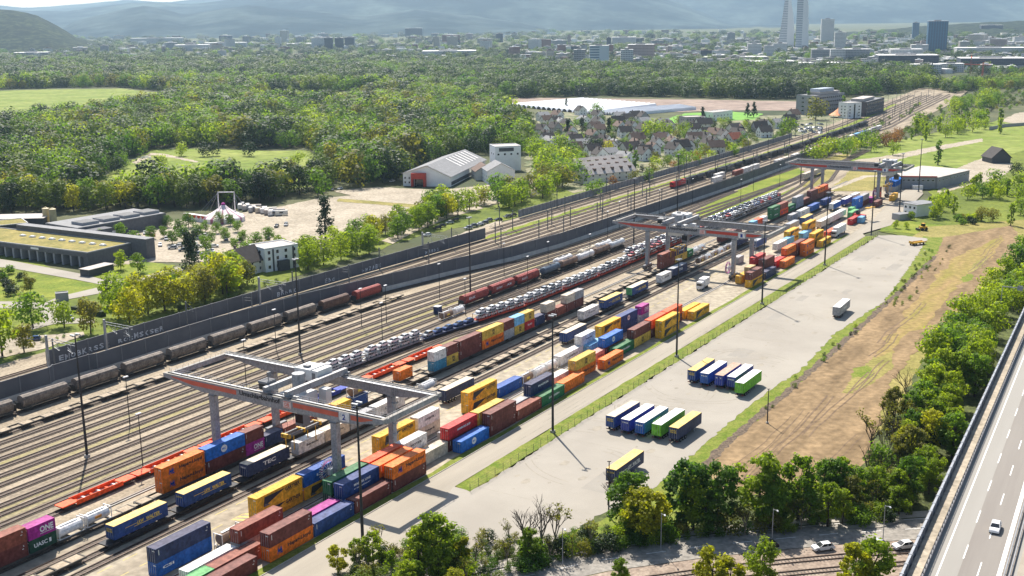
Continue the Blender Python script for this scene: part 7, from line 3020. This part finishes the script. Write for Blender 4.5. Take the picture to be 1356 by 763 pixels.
one('green', (330, 350), 10, 'green tree behind the cream house')
one('green', (421, 258), 14, 'single round dark green tree at the fairground corner')
grove([(600, 285), (640, 262), (700, 250), (745, 228), (760, 238), (720, 262), (660, 285)], 30, [('fresh', 3), ('green', 4), ('olive', 3), ('yellow', 1)], (9, 14), 'between the white hall and the railway', 6)
grove([(700, 235), (705, 200), (735, 200), (760, 212), (772, 235), (740, 250)], 18, [('fresh', 4), ('green', 2)], (10, 16), 'between the white hall and the village', 7)
grove([(780, 262), (860, 240), (940, 215), (1000, 200), (1002, 194), (930, 208), (850, 232), (790, 250)], 18, [('olive', 2), ('green', 3), ('rusty', 1), ('fresh', 2)], (6, 9),
      'along the wall below the village', 6)
for p, k, h in [((752, 182), 'fir', 16), ((771, 176), 'fir', 14), ((806, 180), 'fir', 16), ((782, 205), 'dark', 12), ((793, 205), 'dark', 12), ((806, 205), 'yellow', 10), ((862, 185), 'fresh', 16),
                ((872, 186), 'fresh', 15), ((880, 184), 'fresh', 15), ((790, 155), 'green', 14), ((750, 143), 'fir', 11), ((905, 180), 'fresh', 12), ((930, 162), 'fir', 15), ((990, 155), 'fir', 14),
                ((998, 155), 'fir', 15), ((1069, 150), 'poplar', 24), ((1080, 158), 'olive', 20), ((1116, 152), 'poplar', 20), ((842, 225), 'poplar', 14), ((835, 212), 'poplar', 12), ((768, 242), 'green', 13),
                ((1045, 178), 'fresh', 14), ((1038, 175), 'green', 12), ((985, 192), 'green', 10), ((960, 200), 'fresh', 9)]:
    x, y = at(*p)
    tree(k, x, y, h, DESC[k] + ' among the village houses', DESC[k] + 's among the village houses', -.4)
# the front of the wood: separate trees, the rest of the wood as one mass
FRONT = [(-40, 281), (60, 281), (160, 277), (262, 275), (345, 268), (400, 257), (441, 245), (441, 240), (400, 250), (345, 260), (262, 267), (160, 269), (60, 272), (-40, 272)]
grove(FRONT, 62, [('wood', 4), ('green', 2), ('olive', 2), ('yellow', 1), ('dark', 1)], (13, 18), 'at the front edge of the wood', 7, -.4, near=1)
for p, k in [((155, 228), 'dark'), ((163, 222), 'green'), ((215, 224), 'fresh'), ((240, 206), 'fresh'), ((270, 207), 'dark'), ((282, 206), 'dark'), ((330, 206), 'dark'), ((395, 220), 'fresh')]:
    one(k, p, 10, DESC[k] + ' standing in the clearing, %d metres deep' % at(*p)[1] if False else DESC[k] + ' on the clearing ' + {155: 'beside the path', 163: 'behind the path bush', 215: 'at its middle',
        240: 'alone at its far side', 270: 'before the dark hedge', 282: 'within the dark hedge', 330: 'at the hedge end', 395: 'at its right end'}[p[0]], near=0)

# ------------------------------------------------------------------ wooded masses: instances scattered over outlines
def sources(name, kinds):
    c_ = bpy.data.collections.new(name)
    for kind in kinds:
        for cr, tr, h0 in proto(kind, 0):
            c_.objects.link(bpy.data.objects.new('woodland_crown', cr))
    return c_


SRC = sources("woodland_sources", ('wood', 'green', 'wood', 'dark', 'fresh', 'wood', 'green', 'olive', 'wood2', 'wood', 'fresh', 'green', 'wood2'))
SRC2 = sources("deep_woodland_sources", ('wood2', 'wood2', 'wood2', 'wood', 'dark', 'wood2', 'wood', 'green'))


def scatter_group(SRC):
    ng = bpy.data.node_groups.new("scatter", 'GeometryNodeTree')
    ng.interface.new_socket("Geometry", in_out='INPUT', socket_type='NodeSocketGeometry')
    ng.interface.new_socket("Geometry", in_out='OUTPUT', socket_type='NodeSocketGeometry')
    i, o = ng.nodes.new('NodeGroupInput'), ng.nodes.new('NodeGroupOutput')
    ci = ng.nodes.new('GeometryNodeCollectionInfo')
    ci.inputs['Collection'].default_value = SRC
    ci.inputs['Separate Children'].default_value = True
    ci.inputs['Reset Children'].default_value = True
    ip = ng.nodes.new('GeometryNodeInstanceOnPoints')
    ip.inputs['Pick Instance'].default_value = True
    rv = ng.nodes.new('FunctionNodeRandomValue')
    rv.data_type = 'FLOAT_VECTOR'
    rv.inputs[0].default_value = (0, 0, 0)
    rv.inputs[1].default_value = (0.12, 0.12, 6.28)
    at_ = ng.nodes.new('GeometryNodeInputNamedAttribute')
    at_.data_type = 'FLOAT_VECTOR'
    at_.inputs['Name'].default_value = 'size'
    l = ng.links.new
    l(i.outputs[0], ip.inputs['Points'])
    l(ci.outputs[0], ip.inputs['Instance'])
    l(rv.outputs[0], ip.inputs['Rotation'])
    l(at_.outputs[0], ip.inputs['Scale'])
    l(ip.outputs[0], o.inputs[0])
    return ng


NG, NG2 = scatter_group(SRC), scatter_group(SRC2)


def mass(name, poly, spacing, hs, label, holes=(), clump=0.0, z=-.5, keep=1.0, deep=False):
    q = px(poly)
    hq = [px(h) for h in holes]
    xs = [p[0] for p in q]
    ys = [p[1] for p in q]
    r = random.Random(len(label))
    pts, sz = [], []
    y = min(ys)
    while y < max(ys):
        x = min(xs)
        sp = spacing * (1 + max(0, y - 900) / 2500)
        while x < max(xs):
            a, b_ = x + r.uniform(-.48, .48) * sp, y + r.uniform(-.48, .48) * sp
            if r.random() < keep and inside(a, b_, q) and not any(inside(a, b_, h) for h in hq):
                n = mn.noise(Vector((a * .012, b_ * .012, 3)))
                if clump == 0 or n > clump - .5:
                    k = r.uniform(*hs) / 10 * (1 + .28 * mn.noise(Vector((a * .01, b_ * .01, 0))))
                    pts.append((a, b_, 0))
                    w = k * r.uniform(.8, 1.2) * (1 + max(0, y - 900) / 4000)
                    sz += [w, w, k]
            x += sp
        y += sp
    me = bpy.data.meshes.new(name)
    me.from_pydata(pts, [], [])
    at_ = me.attributes.new('size', 'FLOAT_VECTOR', 'POINT')
    at_.data.foreach_set('vector', sz)
    o = link(name, me)
    o.location.z = z
    md = o.modifiers.new('scatter', 'NODES')
    md.node_group = NG2 if deep else NG
    return tag(o, label, 'woodland', kind='stuff')


CLEAR = [(98, 257), (165, 214), (200, 196), (262, 193), (330, 196), (415, 196), (430, 216), (414, 247), (330, 255), (240, 258), (150, 261)]
MEAD = [(-60, 116), (0, 118), (70, 116), (160, 115), (228, 122), (238, 137), (180, 146), (120, 154), (60, 165), (0, 172), (-60, 178)]
STRIP = [(350, 123), (490, 120), (522, 123), (450, 140), (345, 142)]
mass('forest', [(-80, 272), (60, 272), (160, 269), (262, 267), (345, 260), (400, 250), (441, 240), (470, 247), (528, 241), (540, 225), (600, 205), (690, 205), (700, 190), (690, 165), (668, 148),
                (660, 138), (640, 128), (560, 118), (300, 110), (-80, 112)], 9.2, (8, 21), 'dense mixed spring wood behind the fairground', holes=(CLEAR, MEAD, STRIP))
mass('forest', [(-140, 112), (300, 110), (560, 118), (640, 128), (668, 130), (800, 127), (960, 130), (1062, 131), (1180, 124), (1228, 116), (1230, 98), (1000, 97), (700, 90), (500, 84), (-140, 84)], 10.5,
     (10, 21), 'far wood below the city', holes=(MEAD, STRIP), deep=True)
mass('treeline', [(-160, 84), (500, 84), (700, 90), (1000, 97), (1230, 98), (1500, 105), (1500, 66), (1000, 58), (500, 60), (-160, 60)], 14, (8, 15), 'scattered trees between the city buildings', clump=.5, keep=.7, deep=True)
mass('treeline', [(-200, 60), (500, 60), (1000, 58), (1560, 62), (1560, 46), (500, 42), (-200, 46)], 30, (12, 22), 'hazy trees in the farther city', clump=.5, keep=.75, deep=True)
mass('garden_trees', [(700, 205), (705, 165), (790, 160), (900, 163), (1045, 163), (1040, 185), (990, 196), (900, 218), (780, 240), (740, 232)], 12, (4, 8), 'garden trees and bushes between the village houses', keep=.62)
mass('shrubbery', [(1045, 213), (1100, 195), (1180, 165), (1225, 140), (1218, 136), (1170, 160), (1090, 190), (1040, 206)], 6, (2, 4), 'low scrub between the main line and the meadow', keep=.3)
mass('shrubbery', [(1240, 318), (1236, 342), (1198, 382), (1140, 436), (1084, 486), (1012, 552), (1000, 548), (1066, 488), (1122, 438), (1184, 384), (1222, 340), (1228, 318)], 2.4, (.6, 1.6),
     'weedy scrub along the bank of the lot', keep=.25, z=-.2)
mass('shrubbery', [(430, 760), (560, 715), (690, 715), (780, 705), (900, 690), (960, 690), (1110, 680), (1200, 640), (1225, 600), (1215, 690), (1100, 697), (930, 714), (780, 733), (650, 770), (500, 800)],
     2.3, (1.2, 3.2), 'undergrowth below the belt of trees', keep=.6, z=-.2)
mass('shrubbery', [(0, 474), (70, 452), (200, 425), (300, 398), (400, 370), (398, 364), (300, 385), (180, 425), (60, 448), (0, 462)], 3, (1, 2.2), 'weeds along the railway fence at the left', keep=.35)

mass('treeline', [(1228, 116), (1262, 112), (1400, 104), (1400, 118), (1300, 118), (1262, 124)], 9, (9, 15), 'trees at the far end of the railway yard', keep=.85)
mass('shrubbery', [(1190, 178), (1260, 130), (1300, 120), (1400, 118), (1400, 135), (1330, 146), (1250, 158), (1200, 186)], 7, (2.5, 6), 'bushes on the slope beyond the bright copse', keep=.4)
mass('shrubbery', [(1226, 335), (1262, 326), (1240, 366), (1200, 402), (1168, 424), (1186, 396)], 3.2, (.7, 2.2), 'weedy clumps where the soil meets the bank', keep=.4, z=-.2)
# ------------------------------------------------------------------ the city
def facade(name, wall, glass, fl=3.4, bay=3.0, frac=.5):
    """storeys of windows as a pattern on the wall, in the building's own space"""
    m = bpy.data.materials.new(name)
    m.use_nodes = True
    nt = m.node_tree
    p = nt.nodes['Principled BSDF']
    p.inputs['Roughness'].default_value = .6
    tc = _n(nt, 'ShaderNodeTexCoord')
    sx = _n(nt, 'ShaderNodeSeparateXYZ')
    nt.links.new(tc.outputs['Object'], sx.inputs[0])

    def saw(inp, per, k):
        d = _n(nt, 'ShaderNodeMath', operation='DIVIDE')
        d.inputs[1].default_value = per
        nt.links.new(inp, d.inputs[0])
        f = _n(nt, 'ShaderNodeMath', operation='FRACT')
        nt.links.new(d.outputs[0], f.inputs[0])
        g_ = _n(nt, 'ShaderNodeMath', operation='GREATER_THAN')
        g_.inputs[1].default_value = k
        nt.links.new(f.outputs[0], g_.inputs[0])
        return g_.outputs[0]
    ad = _n(nt, 'ShaderNodeMath', operation='ADD')
    nt.links.new(sx.outputs[0], ad.inputs[0])
    nt.links.new(sx.outputs[1], ad.inputs[1])
    a = saw(sx.outputs[2], fl, 1 - frac)
    b_ = saw(ad.outputs[0], bay, .3)
    mu = _n(nt, 'ShaderNodeMath', operation='MULTIPLY')
    nt.links.new(a, mu.inputs[0])
    nt.links.new(b_, mu.inputs[1])
    mx = _n(nt, 'ShaderNodeMix', data_type='RGBA')
    mx.inputs['A'].default_value = (*wall, 1)
    mx.inputs['B'].default_value = (*glass, 1)
    nt.links.new(mu.outputs[0], mx.inputs['Factor'])
    nt.links.new(mx.outputs['Result'], p.inputs['Base Color'])
    return m


FAC = {'white': facade('facade_white', (0.62, 0.61, 0.59), (0.16, 0.17, 0.19)), 'cream': facade('facade_cream', (0.5, 0.44, 0.36), (0.12, 0.12, 0.13)),
       'grey': facade('facade_grey', (0.3, 0.3, 0.31), (0.08, 0.09, 0.1)), 'dark': facade('facade_dark', (0.045, 0.055, 0.08), (0.02, 0.028, 0.045), frac=.6),
       'brick': facade('facade_brick', (0.26, 0.12, 0.09), (0.08, 0.06, 0.06)), 'bluegl': facade('facade_blue_glass', (0.02, 0.11, 0.2), (0.01, 0.06, 0.13), bay=6, frac=.8),
       'band': facade('facade_banded', (0.66, 0.67, 0.68), (0.2, 0.25, 0.31), fl=4.6, bay=400, frac=.52), 'pink': facade('facade_rose', (0.42, 0.3, 0.27), (0.12, 0.1, 0.1))}


def block(x0, x1, yt, yb, fac, label, depth=None, rz=0.0, roof=None, group=None, name='city_building'):
    cx_ = (x0 + x1) / 2
    x, y = at(cx_, yb, -.6)
    w = (x1 - x0) / FPX * y * 1.0
    h = max(4, (yb - yt) / FPX * y)
    d = depth or min(60, max(14, w * .6))
    b = MB()
    b.box(-w / 2, w / 2, 0, d, 0, h, FAC[fac])
    o = b.build(name)
    b = MB()
    b.box(-w / 2 - .2, w / 2 + .2, -.2, d + .2, h + .01, h + .5, roof or M_tarpw)
    if w > 10:
        b.box(-w * .2, w * .15, d * .3, d * .6, h + .5, h + 3, roof or M_rgrey)
    b.build('roof', o)
    place(o, x, y, -.6, rz - atan2(x, y) * .6)
    return tag(o, label, 'building', group)


# two pale landmark towers
x, y = at(1041.2, 66, -.6)
b = MB()
k = y / FPX
prof = [(-11 * k, 0), (10.5 * k, 0), (10 * k, 18 * k), (8.6 * k, 34 * k), (6.2 * k, 48 * k), (3.6 * k, 58 * k), (1.2 * k, 65 * k), (-3.8 * k, 65.5 * k)]
n = 22
for i in range(n):                                        # stepped storey groups
    z0, z1 = 65 * k * i / n, 65 * k * (i + 1) / n
    zc = z0
    def edge(z):
        q = [(0, 9.3), (18, 9), (34, 7.9), (48, 6), (58, 3.8), (65, 1.6)]
        for (a, c_), (d, e) in zip(q, q[1:]):
            if a * k <= z <= d * k:
                return (c_ + (e - c_) * (z / k - a) / (d - a)) * k
        return 1.6 * k
    xl = (-11 + 7 * (z0 / (65 * k))) * k
    b.box(xl, edge(z0), 0, 30, z0, z1 - .003, FAC['band'])
o = b.build('landmark_tower')
place(o, x, y, -.6, -atan2(x, y))
tag(o, 'pale banded stepped tower tapering to a curved top, left of the twin towers', 'tower')
x, y = at(1061, 68, -.6)
k = y / FPX
b = MB()
for i, (w, z0, z1) in enumerate([(8.2, 0, 20), (7.8, 20, 40), (7.3, 40, 58), (6.8, 58, 72), (5.6, 72, 84)]):
    b.box(-7.8 * k, (-7.8 + 2 * w) * k, 0, 32, z0 * k, z1 * k - .003, FAC['band'])
o = b.build('landmark_tower')
place(o, x, y, -.6, -atan2(x, y))
tag(o, 'tallest pale banded tower cut by the top edge', 'tower')
named = [
    (1087, 1103, 27, 60, 'white', 'white slab tower right of the twin towers'), (1105, 1119, 44, 68, 'white', 'lower white tower beside the white slab tower'),
    (1024, 1042, 58, 70, 'white', 'white block at the foot of the twin towers'), (1228, 1252, 30, 72, 'bluegl', 'dark blue glass block tower at the right'),
    (1208, 1216, 31, 52, 'bluegl', 'slim blue tower left of the dark glass block'), (1207, 1228, 60, 73, 'white', 'curved white hall beside the dark glass block'),
    (430, 441, 51, 68, 'dark', 'left of three dark towers in the left city'), (444, 455, 51, 66, 'dark', 'middle of three dark towers in the left city'),
    (457, 469, 50, 64, 'dark', 'right of three dark towers in the left city'), (413, 429, 51, 64, 'white', 'white block beside the three dark towers'),
    (537, 559, 38, 49, 'dark', 'dark wide block below the ridge'), (657, 666, 45, 56, 'dark', 'small dark block right of centre in the city'),
    (574, 582, 49, 64, 'cream', 'pale tower left of centre in the city'), (592, 606, 49, 64, 'cream', 'broader pale tower left of centre in the city'),
    (760, 775, 67, 94, 'grey', 'grey tower left of the banded flats tower'), (781, 806, 62, 96, 'band', 'tall banded tower of flats in the centre'),
    (822, 838, 67, 94, 'white', 'slim white tower right of the banded flats'), (832, 866, 60, 80, 'pink', 'broad rose block behind the slim white tower'),
    (738, 749, 60, 72, 'brick', 'red brick block left of the grey tower'), (806, 812, 60, 74, 'brick', 'narrow brick tower behind the banded flats'),
    (811, 842, 50, 62, 'white', 'pale double tower behind the rose block'), (963, 973, 44, 57, 'grey', 'lone grey tower before the hazy ridge'),
    (990, 1008, 59, 74, 'white', 'white laboratory block left of the twin towers'), (1012, 1024, 61, 74, 'white', 'small white laboratory block'),
    (890, 904, 62, 72, 'white', 'white block above the rail shed'), (1075, 1098, 66, 80, 'grey', 'grey office block under the white tower'),
    (1100, 1122, 66, 82, 'white', 'white office block under the white tower'), (1120, 1150, 66, 82, 'grey', 'grey blue office block beside the white office'),
    (1165, 1240, 74, 88, 'dark', 'long dark rail building at the right'), (1180, 1220, 66, 78, 'white', 'long pale building above the rail building'),
    (1275, 1356, 78, 92, 'dark', 'long dark building at the far right'), (1270, 1356, 64, 74, 'white', 'wide white exhibition hall at the far right'),
    (1208, 1245, 86, 98, 'white', 'white long warehouse left of the cranes'), (1245, 1275, 85, 96, 'white', 'bright warehouse beside the red cranes'),
    (1300, 1326, 34, 46, 'dark', 'dark block on the far right hill'), (1060, 1110, 84, 94, 'white', 'pale long rail shed'), (990, 1060, 82, 88, 'white', 'low pale rail shed left'),
    (935, 1015, 76, 82, 'cream', 'long cream low roof before the far city'), (560, 630, 68, 76, 'white', 'long low white hall in the left city'), (380, 415, 58, 62, 'white', 'flat white roof at left'),
    (175, 240, 51, 58, 'white', 'broad white factory roof at the far left'), (232, 276, 60, 68, 'white', 'large white warehouse at the left'), (272, 325, 57, 63, 'white', 'second white warehouse at the left'),
    (20, 62, 70, 76, 'grey', 'grey low building at the left edge')]
for r_ in named:
    block(*r_[:5], r_[5])
r = random.Random(99)
i = 0
GC = 'ordinary buildings of the distant city'
while i < 290:
    pxx = r.choice((r.uniform(-20, 1390), r.uniform(700, 1390)))
    if pxx < 700:
        pyy = r.choice((r.uniform(60, 80), r.uniform(52, 66)))
    elif pxx < 1000:
        pyy = r.uniform(56, 90)
    else:
        pyy = r.uniform(54, 98)
    if pxx < 130 and pyy < 62:
        continue
    w = r.uniform(4, 15 if pxx < 850 else 22) * (1.4 if r.random() < .2 else 1)
    h = r.uniform(3, 8) if r.random() < .85 else r.uniform(8, 14)
    f = r.choice(['white', 'white', 'white', 'cream', 'cream', 'grey', 'grey', 'pink', 'dark', 'brick'])
    block(pxx - w / 2, pxx + w / 2, pyy - h, pyy, f, '%s building among the hazy roofs of the city' % {'pink': 'rose', 'brick': 'brick red'}.get(f, f), None, r.uniform(-.5, .5),
          r.choice([M_tarpw, M_rgrey, M_rbrown, M_tarpw, M_rpale]), GC + ', ' + f)
    i += 1
# the countless smaller houses between them, too many and too small to tell apart
b = MB()
CM = [M_tarpw, M_wwhite, M_wcream, M_rpale, M_rgrey, M_rbrown, M_tarpw]
for i in range(950):
    pxx = r.choice((r.uniform(-20, 1390), r.uniform(720, 1390), r.uniform(950, 1390)))
    pyy = r.uniform(46, 66) if pxx < 130 else r.uniform(44, 82 if pxx < 900 else 98)
    if pxx < 130 and pyy < 64:
        continue
    x, y = at(pxx, pyy, -.6)
    k = y / FPX
    w, d, h = r.uniform(3, 11) * k, r.uniform(10, 26), r.uniform(2.2, 5.5) * k
    a_ = r.uniform(-.6, .6)
    q = [(x + u * cos(a_) - v * sin(a_), y + u * sin(a_) + v * cos(a_)) for u, v in ((-w / 2, 0), (w / 2, 0), (w / 2, d), (-w / 2, d))]
    b.ext(q, -.6, h, r.choice(CM), r.choice(CM))
tag(b.build('town_houses'), 'close packed pale houses and roofs of the hazy far city', 'city', kind='stuff')
# red tower cranes
for a, c_, h, l in [(1284, 108, 34, 'left of two red tower cranes at the far railway'), (1300, 110, 27, 'right of two red tower cranes at the far railway')]:
    t = empty('tower_crane')
    b = MB()
    H = h / FPX * at(a, c_)[1]
    for x in (-.8, .8):
        for y in (-.8, .8):
            b.box(x - .15, x + .15, y - .15, y + .15, 0, H, M_red2)
    z = 0
    while z < H - 2:
        b.bar((-.8, -.8, z), (.8, -.8, z + 2), .15, .15, M_red2)
        b.bar((.8, .8, z), (-.8, .8, z + 2), .15, .15, M_red2)
        z += 2
    b.build('mast', t)
    b = MB()
    b.box(-12, 30, -.6, .6, H - 4, H - 3, M_red2)
    b.bar((0, 0, H + 3), (28, 0, H - 3), .15, .15, M_red2)
    b.bar((0, 0, H + 3), (-11, 0, H - 3), .15, .15, M_red2)
    b.box(-12, -9, -1, 1, H - 6, H - 4, M_conc)
    b.build('jib', t)
    tag(put(t, at(a, c_), 1.2 if a < 1290 else 2.2), l, 'tower crane')

# ------------------------------------------------------------------ the air over the plain
b = MB()
b.box(-15900, 15900, -590, 18900, -4, 1500, None)
hz = b.data('haze')
hm = bpy.data.materials.new('haze_air')
hm.use_nodes = True
nt = hm.node_tree
nt.nodes.remove(nt.nodes['Principled BSDF'])
pv = _n(nt, 'ShaderNodeVolumePrincipled')
pv.inputs['Color'].default_value = (0.55, 0.78, 1.0, 1)
pv.inputs['Density'].default_value = 0.000042
pv.inputs['Anisotropy'].default_value = 0.4
nt.links.new(pv.outputs[0], nt.nodes['Material Output'].inputs['Volume'])
hz.materials.clear()
hz.materials.append(hm)
tag(link('haze', hz), 'pale blue haze lying over the whole plain', 'haze', kind='stuff')
